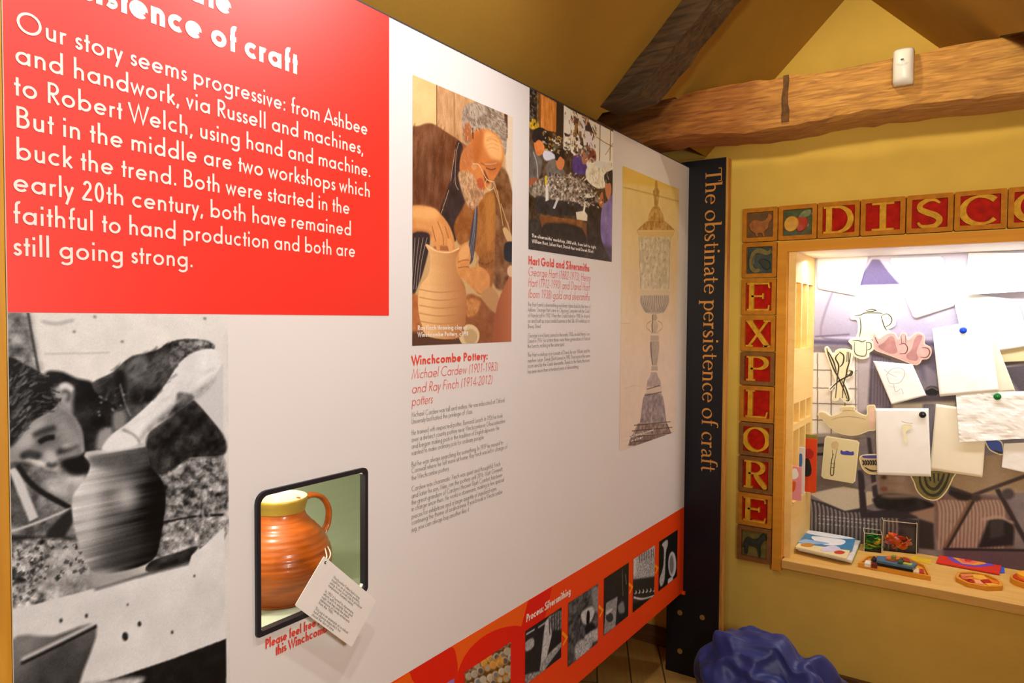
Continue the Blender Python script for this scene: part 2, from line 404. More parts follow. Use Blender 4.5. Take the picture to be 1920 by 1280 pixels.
# contrasted roman letters: strokes are (points, widths)
def roman(ch, w=0.1, n=14):
    tk = 0.125; tn = 0.038; X = 0.62
    def stem(x, y0, y1, s0=0.12, s1=0.12, k=tk):
        L = [([(x, y0), (x, y1)], k)]
        if s0: L.append(([(x-s0, y0+tn/2), (x+s0, y0+tn/2)], tn))
        if s1: L.append(([(x-s1, y1-tn/2), (x+s1*0.5, y1-tn/2)] if s1 < 0 else [(x-s1, y1-tn/2), (x+s1, y1-tn/2)], tn))
        return L
    def ring(cx, cy, rx, ry, a0, a1, rot=20, k=tk):
        p = arc(cx, cy, rx, ry, a0, a1, 2*n)
        ws = [tn+(k-tn)*abs(math.cos(math.radians(a0+(a1-a0)*i/(2*n)-rot)))**1.3 for i in range(2*n+1)]
        return (p, ws)
    r = X/2-0.02
    if ch == ' ': return [], 0.27
    if ch == 'T': return stem(0.36, 0, 1, 0.15, 0)+[([(0.03, 0.98), (0.69, 0.98)], tn), ([(0.045, 1), (0.03, 0.80)], tn), ([(0.675, 1), (0.69, 0.80)], tn)], 0.68
    if ch == 'h': return stem(0.15, 0, 1.04, 0.11, 0)+[([(0.03, 1.02), (0.15, 1.03)], tn), (arc(0.31, X-0.20, 0.16, 0.18, 170, 0, n), [tn+(tk-tn)*(i/n) for i in range(n+1)]), ([(0.47, X-0.2), (0.47, 0)], tk), ([(0.36, tn/2), (0.58, tn/2)], tn)], 0.62
    if ch == 'n': return stem(0.15, 0, X, 0.11, 0)+[([(0.03, X-0.03), (0.15, X)], tn), (arc(0.31, X-0.20, 0.16, 0.18, 170, 0, n), [tn+(tk-tn)*(i/n) for i in range(n+1)]), ([(0.47, X-0.2), (0.47, 0)], tk), ([(0.36, tn/2), (0.58, tn/2)], tn)], 0.62
    if ch == 'e': return [ring(0.30, X/2, 0.21, r, 5, 318, 170), ([(0.10, X/2+0.05), (0.50, X/2+0.05)], tn)], 0.56
    if ch == 'o': return [ring(0.31, X/2, 0.23, r, 0, 360)], 0.62
    if ch == 'b': return stem(0.13, 0, 1.04, 0, 0)+[([(0.02, 1.02), (0.13, 1.03)], tn), ring(0.33, X/2, 0.20, r, 160, -160, 0)], 0.60
    if ch == 'p': return stem(0.15, -0.30, X, 0.11, 0)+[([(0.03, X-0.03), (0.15, X)], tn), ring(0.34, X/2, 0.20, r, 160, -160, 0)], 0.61
    if ch == 'c': return [ring(0.30, X/2, 0.21, r, 45, 315)], 0.50
    if ch == 'i': return stem(0.14, 0, X, 0.11, 0)+[([(0.03, X-0.03), (0.14, X)], tn), ([(0.14, 0.82), (0.14, 0.95)], 0.13)], 0.30
    if ch == 't': return [([(0.16, 0.86), (0.16, 0.12), (0.21, 0.03), (0.33, 0.05)], [tk*0.8, tk, tk*0.8, tn]), ([(0.03, X-0.02), (0.33, X-0.02)], tn*1.2)], 0.36
    if ch == 'r': return stem(0.14, 0, X, 0.11, 0)+[([(0.03, X-0.03), (0.14, X)], tn), ([(0.16, X-0.16), (0.25, X-0.03), (0.36, X-0.05)], [tn, tk*0.7, tk])], 0.42
    if ch == 'f': return [([(0.15, 0), (0.15, 0.78), (0.20, 0.97), (0.33, 1.02), (0.41, 0.97)], [tk, tk, tk*0.8, tn*1.3, tk*0.6]), ([(0.04, X-0.02), (0.33, X-0.02)], tn*1.2), ([(0.04, tn/2), (0.27, tn/2)], tn)], 0.36
    if ch == 's':
        p = smooth_poly([(0.34, X-0.14), (0.27, X-0.03), (0.18, X-0.02), (0.09, X-0.10), (0.13, X-0.22), (0.25, X/2-0.02), (0.36, 0.20), (0.33, 0.06), (0.20, 0.02), (0.10, 0.05), (0.06, 0.18)], 3, False)
        m = len(p); return [(p, [tn+(tk-tn)*math.sin(PI*i/(m-1))**1.5 for i in range(m)])], 0.45
    if ch == 'a':
        return [([(0.08, X-0.14), (0.14, X-0.03), (0.27, X-0.02), (0.36, X-0.12), (0.37, 0.12), (0.42, 0.03), (0.50, 0.05)], [tk*0.8, tn*1.4, tn*1.6, tk, tk, tk*0.8, tn]), (smooth_poly([(0.37, 0.36), (0.20, 0.31), (0.09, 0.20), (0.11, 0.06), (0.22, 0.03), (0.37, 0.14)], 4, False), [tn+(tk*0.9-tn)*math.sin(PI*i/20)**2 for i in range(21)])], 0.51
    return [], 0.3
def caps(ch):
    """monumental capitals in a unit square for the carved tiles"""
    tk = 0.19; tn = 0.07
    def ring(cx, cy, rx, ry, a0, a1, rot=15, k=tk):
        n = 30; p = arc(cx, cy, rx, ry, a0, a1, n)
        return (p, [tn+(k-tn)*abs(math.cos(math.radians(a0+(a1-a0)*i/n-rot)))**1.2 for i in range(n+1)])
    st = lambda x: [([(x, 0), (x, 1)], tk), ([(x-0.17, tn/2), (x+0.17, tn/2)], tn), ([(x-0.17, 1-tn/2), (x+0.17, 1-tn/2)], tn)]
    if ch == 'D': return st(0.20)+[([(0.2, 1-tn/2), (0.45, 1-tn/2)], tn), ring(0.45, 0.5, 0.42, 0.465, 90, -90, 0), ([(0.2, tn/2), (0.45, tn/2)], tn)]
    if ch == 'I': return [([(0.5, 0), (0.5, 1)], tk), ([(0.18, tn/2), (0.82, tn/2)], tn), ([(0.18, 1-tn/2), (0.82, 1-tn/2)], tn)]
    if ch == 'S':
        p = smooth_poly([(0.78, 0.84), (0.62, 0.96), (0.42, 0.95), (0.24, 0.82), (0.24, 0.66), (0.42, 0.54), (0.66, 0.42), (0.78, 0.26), (0.68, 0.08), (0.46, 0.04), (0.26, 0.08), (0.18, 0.20)], 4, False); m = len(p)
        return [(p, [tn+(tk-tn)*math.sin(PI*i/(m-1))**1.4 for i in range(m)])]
    if ch == 'C': return [ring(0.52, 0.5, 0.46, 0.465, 42, 318)]
    if ch == 'O': return [ring(0.5, 0.5, 0.44, 0.465, 0, 360)]
    if ch == 'E': return st(0.22)+[([(0.22, 1-tn/2), (0.86, 1-tn/2)], tn), ([(0.22, tn/2), (0.86, tn/2)], tn), ([(0.22, 0.52), (0.66, 0.52)], tn), ([(0.66, 0.42), (0.66, 0.62)], tn*0.7), ([(0.86, 1), (0.90, 0.80)], tn*0.8), ([(0.86, 0), (0.90, 0.2)], tn*0.8)]
    if ch == 'X': return [([(0.14, 0.97), (0.86, 0.03)], tk), ([(0.86, 0.97), (0.14, 0.03)], tn*1.3), ([(0.02, 0.96), (0.30, 0.96)], tn), ([(0.70, 0.96), (0.98, 0.96)], tn), ([(0.02, 0.04), (0.30, 0.04)], tn), ([(0.70, 0.04), (0.98, 0.04)], tn)]
    if ch == 'P': return st(0.24)+[([(0.24, 1-tn/2), (0.50, 1-tn/2)], tn), ring(0.50, 0.73, 0.34, 0.235, 90, -90, 0), ([(0.24, 0.495), (0.50, 0.495)], tn)]
    if ch == 'L': return st(0.24)+[([(0.24, tn/2), (0.84, tn/2)], tn), ([(0.84, 0), (0.90, 0.22)], tn*0.8)]
    if ch == 'R': return st(0.22)+[([(0.22, 1-tn/2), (0.46, 1-tn/2)], tn), ring(0.46, 0.75, 0.32, 0.215, 90, -90, 0), ([(0.22, 0.535), (0.46, 0.535)], tn), (smooth_poly([(0.46, 0.54), (0.66, 0.28), (0.92, 0.03)], 4, False), [tn*1.2, tk*.8, tk, tk, tk, tk, tk, tk, tn])]
    return []
# ------------------------------------------------------------------ printed pictures: a painted grid of ink colours on a flat print
def fbm(H, W, cells, seed, octv=4, ax=1.0):
    rs = np.random.RandomState(seed); out = np.zeros((H, W)); amp = 1.0; tot = 0.0
    for o in range(octv):
        gh = max(2, int(cells*2**o*H/max(H, W))+2); gw = max(2, int(cells*2**o*ax*W/max(H, W))+2)
        g = rs.rand(gh, gw)
        yy = np.linspace(0, gh-1.001, H); xx = np.linspace(0, gw-1.001, W)
        y0 = yy.astype(int); x0 = xx.astype(int); fy = (yy-y0)[:, None]; fx = (xx-x0)[None, :]
        fy = fy*fy*(3-2*fy); fx = fx*fx*(3-2*fx)
        v = g[y0][:, x0]*(1-fy)*(1-fx)+g[y0+1][:, x0]*fy*(1-fx)+g[y0][:, x0+1]*(1-fy)*fx+g[y0+1][:, x0+1]*fy*fx
        out += amp*v; tot += amp; amp *= 0.55
    return out/tot*2-1
def blur(a, k):
    k = int(k)
    if k < 1: return a
    for ax in (0, 1):
        p = np.concatenate([np.repeat(np.take(a, [0], ax), k, ax), a, np.repeat(np.take(a, [-1], ax), k, ax)], ax)
        c = np.cumsum(np.concatenate([np.zeros_like(np.take(p, [0], ax)), p], ax), ax)
        n = a.shape[ax]
        a = (np.take(c, range(2*k+1, 2*k+1+n), ax)-np.take(c, range(0, n), ax))/(2*k+1)
    return a
class Canvas:
    def __init__(s, u0, u1, v0, v1, res, bg, pix=None, crop=None):
        s.b = (u0, u1, v0, v1); s.W = max(8, int((u1-u0)*res)); s.H = max(8, int((v1-v0)*res)); s.res = res
        s.I = np.empty((s.H, s.W, 3)); s.I[:] = np.array(bg if isinstance(bg, (tuple, list)) else (bg,)*3, float)
        s.pix = pix; s.crop = crop; s.seed = 1
    def xy(s, pts):
        o = []
        for p in pts:
            if s.crop: p = s.crop(*p)
            if s.pix: p = s.pix(p)
            o.append(((p[0]-s.b[0])*s.res-0.5, (p[1]-s.b[2])*s.res-0.5))
        return np.array(o, float)
    def mask(s, q, soft=1):
        k = int(soft)+2
        x0 = max(0, int(q[:, 0].min())-k*2); x1 = min(s.W, int(q[:, 0].max())+k*2+2)
        y0 = max(0, int(q[:, 1].min())-k*2); y1 = min(s.H, int(q[:, 1].max())+k*2+2)
        if x1 <= x0 or y1 <= y0: return None
        xs = (np.arange(2*(x1-x0))+0.5)/2+x0-0.5; ys = (np.arange(2*(y1-y0))+0.5)/2+y0-0.5
        ins = np.zeros((len(ys), len(xs)), bool); n = len(q)
        for i in range(n):
            (ax, ay), (bx_, by) = q[i], q[(i+1) % n]
            if ay == by: continue
            c = ((ay > ys) != (by > ys)); xi = (bx_-ax)*(ys-ay)/(by-ay)+ax
            ins ^= c[:, None] & (xs[None, :] < xi[:, None])
        a = ins.reshape(y1-y0, 2, x1-x0, 2).mean((1, 3))
        if soft >= 1:
            a = blur(a, soft)
            if soft > 2: a = blur(a, soft/2)
        return a, x0, x1, y0, y1
    def put(s, mm, col, op=1.0, noise=0.0, cells=30, ax=1.0, grad=None):
        if mm is None: return
        m, x0, x1, y0, y1 = mm; h, w_ = m.shape
        c = np.empty((h, w_, 3)); c[:] = np.array(col if isinstance(col, (tuple, list)) else (col,)*3, float)
        if grad is not None:
            (pa, pb, col2) = grad
            q = s.xy([pa, pb]); d = q[1]-q[0]; L = d@d
            X, Y = np.meshgrid(np.arange(x0, x1), np.arange(y0, y1))
            t = np.clip(((X-q[0][0])*d[0]+(Y-q[0][1])*d[1])/L, 0, 1)[..., None]
            c = c*(1-t)+np.array(col2 if isinstance(col2, (tuple, list)) else (col2,)*3, float)*t
        if noise:
            s.seed += 1; c = c+noise*fbm(h, w_, max(2, cells*max(h, w_)/max(s.H, s.W)), s.seed, 4, ax)[..., None]
        m = (m*op)[..., None]; s.I[y0:y1, x0:x1] = s.I[y0:y1, x0:x1]*(1-m)+c*m
    def strokes(s, pts, n, vec, cols, w=1.5, op=0.6, jit=0.35, seed=3, soft=0.0):
        """many short hair- or cloth-like strokes inside an outline; vec in crop coordinates"""
        rs = random.Random(seed); xs = [p[0] for p in pts]; ys = [p[1] for p in pts]; k = 0; tries = 0
        P_ = smooth_poly(pts, 3)
        while k < n and tries < n*6:
            tries += 1; x = rs.uniform(min(xs), max(xs)); y = rs.uniform(min(ys), max(ys)); ins = False
            for i in range(len(P_)):
                (ax, ay), (bx_, by) = P_[i-1], P_[i]
                if (ay > y) != (by > y) and x < (bx_-ax)*(y-ay)/(by-ay)+ax: ins = not ins
            if not ins: continue
            k += 1; v = vec(x, y) if callable(vec) else vec; L = rs.uniform(0.6, 1.3); a = rs.uniform(-jit, jit)
            vx = (v[0]*math.cos(a)-v[1]*math.sin(a))*L; vy = (v[0]*math.sin(a)+v[1]*math.cos(a))*L
            s.line([(x-vx/2, y-vy/2), (x+vx*0.06-vy*.05, y+vy*0.06+vx*.05), (x+vx/2, y+vy/2)], rs.choice(cols), w*rs.uniform(0.6, 1.4), soft, op=op)
    def poly(s, pts, col, soft=0, sm=True, **k):
        if sm and len(pts) > 3: pts = smooth_poly(pts, 4)
        s.put(s.mask(s.xy(pts), soft), col, **k)
    def line(s, pts, col, w=2, soft=0, sm=True, **k):
        if sm and len(pts) > 2: pts = smooth_poly(pts, 4, False)
        q = s.xy(pts); a = []; b = []
        for i in range(len(q)):
            t = q[min(i+1, len(q)-1)]-q[max(i-1, 0)]; t = t/max(np.hypot(*t), 1e-6); nn = np.array([-t[1], t[0]])*w/2
            a.append(q[i]+nn); b.append(q[i]-nn)
        s.put(s.mask(np.array(a+b[::-1]), soft), col, **k)
    def ell(s, cx, cy, rx, ry, col, soft=0, **k):
        s.poly([(cx+rx*math.cos(a*PI/12), cy+ry*math.sin(a*PI/12)) for a in range(24)], col, soft, False, **k)
    def tex(s, amp, cells, ax=1.0, m=None):
        s.seed += 1; n = amp*fbm(s.H, s.W, cells, s.seed, 4, ax)[..., None]
        if m is None: s.I = s.I+n
        else:
            a, x0, x1, y0, y1 = m; s.I[y0:y1, x0:x1] += n[y0:y1, x0:x1]*a[..., None]
    def grain(s, amp):
        s.I = s.I+np.random.RandomState(s.seed+77).randn(s.H, s.W, 1)*amp
def ink_print(name, cv, put, parent, m, hole=None):
    u0, u1, v0, v1 = cv.b; H, W = cv.H, cv.W
    us = np.linspace(u0, u1, W); vs = np.linspace(v0, v1, H)
    U, V = np.meshgrid(us, vs); co = np.empty((H*W, 3))
    P0 = np.array(put(0, 0, 0)); PU = np.array(put(1, 0, 0))-P0; PV = np.array(put(0, 1, 0))-P0
    co[:] = P0+U.reshape(-1, 1)*PU+V.reshape(-1, 1)*PV
    i = np.arange(H*W).reshape(H, W)
    F = np.stack([i[:-1, :-1], i[:-1, 1:], i[1:, 1:], i[1:, :-1]], -1).reshape(-1, 4)
    me = bpy.data.meshes.new(name)
    me.vertices.add(H*W); me.vertices.foreach_set('co', co.ravel())
    me.loops.add(F.size); me.loops.foreach_set('vertex_index', F.ravel().astype(np.int32))
    me.polygons.add(len(F)); me.polygons.foreach_set('loop_start', np.arange(0, F.size, 4, dtype=np.int32))
    me.update(calc_edges=True)
    c = np.clip(cv.I, 0, 255)/255.0
    c = np.where(c <= 0.04045, c/12.92, ((c+0.055)/1.055)**2.4)
    a = me.color_attributes.new('ink', 'FLOAT_COLOR', 'POINT')
    a.data.foreach_set('color', np.concatenate([c.reshape(-1, 3), np.ones((H*W, 1))], 1).ravel())
    me.validate()
    return link(name, me, m, parent)
# ================================================================== the room
WY = 3.05                      # end wall face
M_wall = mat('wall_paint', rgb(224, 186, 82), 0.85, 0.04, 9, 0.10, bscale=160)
M_ceil = mat('wall_paint_dimmed', rgb(172, 130, 42), 0.9, 0.05, 6, 0.10, bscale=120)  # same paint as the walls, low light on the slopes put into the colour
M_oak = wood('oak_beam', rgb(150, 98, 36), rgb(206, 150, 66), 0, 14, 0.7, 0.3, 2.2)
# the beam's older, redder left end, its dim light also put into the colour
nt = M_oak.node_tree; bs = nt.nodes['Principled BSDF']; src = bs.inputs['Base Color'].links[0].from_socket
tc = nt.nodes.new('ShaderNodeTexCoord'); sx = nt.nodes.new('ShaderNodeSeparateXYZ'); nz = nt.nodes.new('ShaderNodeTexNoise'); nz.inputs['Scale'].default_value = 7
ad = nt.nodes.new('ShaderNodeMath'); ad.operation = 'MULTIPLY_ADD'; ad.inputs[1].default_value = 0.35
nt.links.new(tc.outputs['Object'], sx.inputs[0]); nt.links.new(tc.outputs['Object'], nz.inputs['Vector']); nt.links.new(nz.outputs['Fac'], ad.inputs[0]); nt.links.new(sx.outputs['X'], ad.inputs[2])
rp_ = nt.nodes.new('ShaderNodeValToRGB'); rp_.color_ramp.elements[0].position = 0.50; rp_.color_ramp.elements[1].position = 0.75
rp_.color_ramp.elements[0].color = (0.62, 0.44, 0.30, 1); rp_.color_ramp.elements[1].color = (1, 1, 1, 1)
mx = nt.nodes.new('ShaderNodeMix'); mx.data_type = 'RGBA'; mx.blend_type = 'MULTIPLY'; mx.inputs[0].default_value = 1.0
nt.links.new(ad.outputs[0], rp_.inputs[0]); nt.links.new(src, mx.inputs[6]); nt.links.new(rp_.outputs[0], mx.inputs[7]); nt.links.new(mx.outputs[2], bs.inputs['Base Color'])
M_darkoak = wood('dark_oak', rgb(52, 38, 22), rgb(98, 72, 42), 0, 7, 0.75, 0.5)
M_skirt = wood('skirting_oak', rgb(86, 52, 22), rgb(120, 76, 36), 0, 5)
def floor_mat():
    m = bpy.data.materials.new('floor_planks'); m.use_nodes = True; nt = m.node_tree; b = nt.nodes['Principled BSDF']; b.inputs['Roughness'].default_value = 0.5
    tc = nt.nodes.new('ShaderNodeTexCoord'); mp = nt.nodes.new('ShaderNodeMapping'); mp.inputs['Rotation'].default_value = (0, 0, math.radians(62))
    nt.links.new(tc.outputs['Object'], mp.inputs[0])
    br = nt.nodes.new('ShaderNodeTexBrick'); br.offset = 0.5
    br.inputs['Scale'].default_value = 1.0; br.inputs['Brick Width'].default_value = 1.6; br.inputs['Row Height'].default_value = 0.14; br.inputs['Mortar Size'].default_value = 0.003
    br.inputs['Color1'].default_value = rgb(150, 108, 52)+(1,); br.inputs['Color2'].default_value = rgb(186, 142, 72)+(1,); br.inputs['Mortar'].default_value = rgb(70, 46, 20)+(1,)
    nt.links.new(mp.outputs[0], br.inputs['Vector'])
    n = nt.nodes.new('ShaderNodeTexNoise'); n.inputs['Scale'].default_value = 14; n.inputs['Detail'].default_value = 6
    m2 = nt.nodes.new('ShaderNodeMapping'); m2.inputs['Scale'].default_value = (0.6, 8, 1); nt.links.new(mp.outputs[0], m2.inputs[0]); nt.links.new(m2.outputs[0], n.inputs['Vector'])
    mx = nt.nodes.new('ShaderNodeMix'); mx.data_type = 'RGBA'; mx.blend_type = 'OVERLAY'; mx.inputs[0].default_value = 0.35
    nt.links.new(br.outputs['Color'], mx.inputs[6]); nt.links.new(n.outputs['Color'], mx.inputs[7]); nt.links.new(mx.outputs[2], b.inputs['Base Color'])
    return m
struct(obj('floor', bx(-0.5, 2.7, -2.6, 3.25, -0.08, 0.0), floor_mat()))
bm = bmesh.new()
OX0, OX1, OZ0, OZ1 = 0.335, 1.725, 0.478, 1.80           # opening in the end wall
box(bm, -0.5, OX0, WY, WY+0.12, 0, 3.0); box(bm, OX1, 2.7, WY, WY+0.12, 0, 3.0)
box(bm, OX0, OX1, WY, WY+0.12, 0, OZ0); box(bm, OX0, OX1, WY, WY+0.12, OZ1, 3.0)
struct(obj('wall_back', bm, M_wall))
struct(obj('wall_left', bx(-0.56, -0.46, -2.6, WY, 0, 2.2), M_wall))
struct(obj('wall_right', bx(2.55, 2.65, -2.6, WY, 0, 1.2), M_wall))
struct(obj('wall_front', bx(-0.5, 2.7, -2.7, -2.58, 0, 3.0), M_wall))
# the two ceiling slopes meet at a ridge over x = 0.578
RX, RZ = 0.578, 2.786
def slope(bm, x0, x1, y0, y1, t=0.05):
    s = lambda x: RZ-abs(x-RX)
    v = [bm.verts.new(p) for p in ((x0, y0, s(x0)), (x1, y0, s(x1)), (x1, y1, s(x1)), (x0, y1, s(x0)), (x0, y0, s(x0)+t), (x1, y0, s(x1)+t), (x1, y1, s(x1)+t), (x0, y1, s(x0)+t))]
    for f in ((0, 1, 2, 3), (4, 7, 6, 5), (0, 4, 5, 1), (1, 5, 6, 2), (2, 6, 7, 3), (3, 7, 4, 0)): bm.faces.new([v[i] for i in f])
bm = bmesh.new()

pl = [(-0.46, -2.6), (RX, -2.6), (RX, 2.72), (0.088, 2.72), (0.088, 2.452), (0.0732, 2.41), (-0.03, 2.118), (-0.46, 2.118)]
prism(bm, pl, lambda u, v, d: (u, v, RZ-abs(u-RX)+d), 0.0, 0.05)
slope(bm, 0.0, RX, 2.72, WY)
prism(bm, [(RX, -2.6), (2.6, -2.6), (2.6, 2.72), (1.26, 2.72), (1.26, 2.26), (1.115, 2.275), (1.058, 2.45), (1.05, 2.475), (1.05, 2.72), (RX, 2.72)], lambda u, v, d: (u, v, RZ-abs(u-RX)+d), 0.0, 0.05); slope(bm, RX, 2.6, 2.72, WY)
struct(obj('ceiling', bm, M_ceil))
# rough tie beam across the end of the room
def rough_box(x0, x1, y0, y1, z0, z1, nx, amp, seed, bow=None):
    rs = random.Random(seed); bm = bmesh.new(); rings = []
    prof = []
    for k in range(6): prof.append((y0, z0+(z1-z0)*k/6))
    for k in range(5): prof.append((y0+(y1-y0)*k/5, z1))
    for k in range(6): prof.append((y1, z1-(z1-z0)*k/6))
    for k in range(5): prof.append((y1-(y1-y0)*k/5, z0))
    for i in range(nx+1):
        x = x0+(x1-x0)*i/nx; r = []
        for k, (y, z) in enumerate(prof):
            e = amp*(0.6 if k not in (0, 6, 11, 17) else 1.6)
            oy = rs.uniform(-1, 1)*e*0.5; oz = rs.uniform(-1, 1)*e*0.5
            cy = (y0+y1)/2-y; cz = (z0+z1)/2-z
            if k in (0, 6, 11, 17): oy += 0.006*(1 if cy > 0 else -1); oz += 0.006*(1 if cz > 0 else -1)
            if bow: oz += bow(x, z)
            r.append(bm.verts.new((x, y+oy, z+oz)))
        rings.append(r)
    n = len(prof)
    for a, b in zip(rings, rings[1:]):
        for k in range(n): bm.faces.new((a[k], a[(k+1) % n], b[(k+1) % n], b[k]))
    bm.faces.new(rings[0]); bm.faces.new(rings[-1][::-1])
    return bm
BY0, BY1, BZ0, BZ1 = 2.48, 2.69, 2.147, 2.316
def bow(x, z): return (0.012*math.sin(9*x+1)*(1 if x < 0.5 else 0.4) if z < 2.2 else 0.004*math.sin(7*x))
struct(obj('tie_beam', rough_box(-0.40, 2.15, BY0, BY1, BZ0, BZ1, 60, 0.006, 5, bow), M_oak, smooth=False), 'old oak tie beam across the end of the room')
bm = bmesh.new()          # principal rafter under the left slope
rs = random.Random(3)
def rp(s, k, y): return ((-0.02+k)*(1-s)+s*0.57+k*0.7071, y, 2.208+(-0.02+k)*(1-s)+s*0.57-k*0.7071)
rings = []
for i in range(15):
    s = i/14
    rings.append([bm.verts.new(Vector(rp(s, k, y))+Vector((rs.uniform(-1, 1), rs.uniform(-1, 1), rs.uniform(-1, 1)))*0.004) for k, y in ((0.0, 2.08), (0.04, 2.078), (0.078, 2.082), (0.08, 2.155), (0.078, 2.23), (0.0, 2.23))])
for a, b in zip(rings, rings[1:]):
    for k in range(6): bm.faces.new((a[k], a[(k+1) % 6], b[(k+1) % 6], b[k]))
bm.faces.new(rings[0]); bm.faces.new(rings[-1][::-1])
struct(obj('rafter', bm, M_darkoak), 'dark oak rafter under the sloping ceiling')
struct(obj('baseboard_back', bx(-0.46, 2.55, WY-0.018, WY, 0, 0.085, bev=0.004), M_skirt))

# motion sensor on the beam
PB = PYf(BY0)
t = thing('motion_sensor', 'white motion detector fixed to the front of the oak beam', 'motion sensor', (0.78, BY0, 2.24))
a = PB((1676, 130)); x0, x1 = PB((1675.5, 130))[0], PB((1715, 130))[0]; z0, z1 = PB((1690, 163))[1], PB((1690, 97))[1]
M_whpl = mat('white_plastic', rgb(236, 232, 224), 0.35, 0.02)
bm = bmesh.new(); rings = []
for i in range(15):
    s = i/14; z = z0+(z1-z0)*s; d = 0.030+0.022*math.sin(PI*min(1, 0.15+s*0.75))
    if i in (0, 14): d = 0.026
    hw = (x1-x0)/2*(0.93 if i in (0, 14) else 1.0); cx = (x0+x1)/2
    rings.append([bm.verts.new((cx+hw*math.cos(PI*k/10)*(1 if k not in (0, 10) else 1), BY0-0.004-d*min(1, (math.sin(PI*k/10))**0.45), z)) for k in range(11)])
for a_, b_ in zip(rings, rings[1:]):
    for k in range(10): bm.faces.new((a_[k], a_[k+1], b_[k+1], b_[k]))
    bm.faces.new((a_[10], a_[0], b_[0], b_[10]))
bm.faces.new(rings[0]); bm.faces.new(rings[-1][::-1])
obj('housing', bm, M_whpl, t, smooth=True)
zc = z0+(z1-z0)*0.52
bm = bmesh.new(); rings = []
for i in range(7):
    s = i/6; z = zc-0.030+0.030*s
    rings.append([bm.verts.new((cx+hw*0.86*math.cos(PI*(0.1+0.8*k/10)), BY0-0.006-(0.0535-0.012*(1-s))*(math.sin(PI*(0.1+0.8*k/10)))**0.45, z)) for k in range(11)])
for a_, b_ in zip(rings, rings[1:]):
    for k in range(10): bm.faces.new((a_[k], a_[k+1], b_[k+1], b_[k]))
o = obj('lens', bm, mat('milky_lens', rgb(226, 224, 220), 0.2, 0.02), t, smooth=True)
sm = o.modifiers.new('t', 'SOLIDIFY'); sm.thickness = 0.002
obj('indicator', bx(cx-0.004, cx+0.004, BY0-0.060, BY0-0.052, zc+0.008, zc+0.011), mat('grey_led', rgb(90, 80, 74), 0.3), t)

# dark strap scar across the face of the beam
bm = bmesh.new(); rs = random.Random(4); q0 = PB((1474, 140)); L_ = []
for side in (-1, 1):
    for i in range(9):
        k = i/8 if side < 0 else 1-i/8; L_.append((q0[0]+side*0.010+rs.uniform(-0.003, 0.003), BZ0+0.012+(BZ1-BZ0-0.016)*k))
bm = bmesh.new(); prism(bm, L_, to_wall(BY0-0.003), -0.004, 0.0012)
struct(obj('beam_stain', bm, mat('stain', rgb(92, 58, 20), 0.8, 0.4, 60), [o for o in bpy.data.objects if o.name == 'tie_beam'][0]))
# ================================================================== the big display panel
PY0, PY1, PZ0, PZ1 = 0.39, 2.843, 0.354, 2.123
M_panel = mat('panel_white', rgb(232, 226, 222), 0.42, 0.01, 4, spec=0.45)
M_red = mat('panel_red', rgb(244, 40, 18), 0.48, 0.02, 4, spec=1.0)
M_orange = mat('panel_orange', rgb(238, 70, 8), 0.42, 0.02, 4)
M_ink_w = mat('white_ink', rgb(243, 232, 220), 0.45, 0.01)
M_ink_r = mat('red_ink', rgb(232, 70, 52), 0.45, 0.02)
M_ink_k = mat('black_ink', rgb(84, 78, 74), 0.5, 0.02)
M_edge = mat('panel_edge', rgb(60, 56, 60), 0.5, 0.03)
M_black = mat('black_rubber', rgb(30, 28, 36), 0.45, 0.05)
panel = thing('exhibition_display', 'long white exhibition panel with a red text block, photographs and an orange strip', 'display panel', (0, 1.6, 0.354))
HO = (0.7655, 1.0155, 0.947, 1.187)
bm = bmesh.new()
def loop(pts, d):
    vs = [bm.verts.new((d, u, v)) for u, v in pts]
    return [bm.edges.new((vs[i], vs[(i+1) % len(vs)])) for i in range(len(vs))]
hp = rrect(*HO, 0.012)
e = loop([(PY0, PZ0), (PY1, PZ0), (PY1, PZ1), (PY0, PZ1)], 0.0)+loop(hp, 0.0)
r_ = bmesh.ops.triangle_fill(bm, edges=e, use_beauty=True, normal=(1, 0, 0))
ex = bmesh.ops.extrude_face_region(bm, geom=[f for f in bm.faces])
bmesh.ops.translate(bm, verts=[v for v in ex['geom'] if isinstance(v, bmesh.types.BMVert)], vec=(-0.008, 0, 0))
obj('board', bm, M_panel, panel)
bm = bmesh.new()
box(bm, -0.0085, 0.0008, PY0, PY1, PZ1, PZ1+0.003)
obj('top_edge', bm, M_edge, panel)
def flat(name, pts, m, d, parent=panel, sm=False):
    bm = bmesh.new(); prism(bm, smooth_poly(pts, 4) if sm else pts, to_panel, 0.0, d)
    return obj(name, bm, m, parent)
red = flat('red_block', [(PY0, 1.503), (1.0885, 1.503), (1.0885, PZ1), (PY0, PZ1)], M_red, 0.0006)
strip = flat('orange_strip', [(PY0, PZ0), (PY1, PZ0), (PY1, 0.714), (PY0, 0.714)], M_orange, 0.0006)
TP = lambda d: (lambda u, v, dd: (d+dd, u, v))
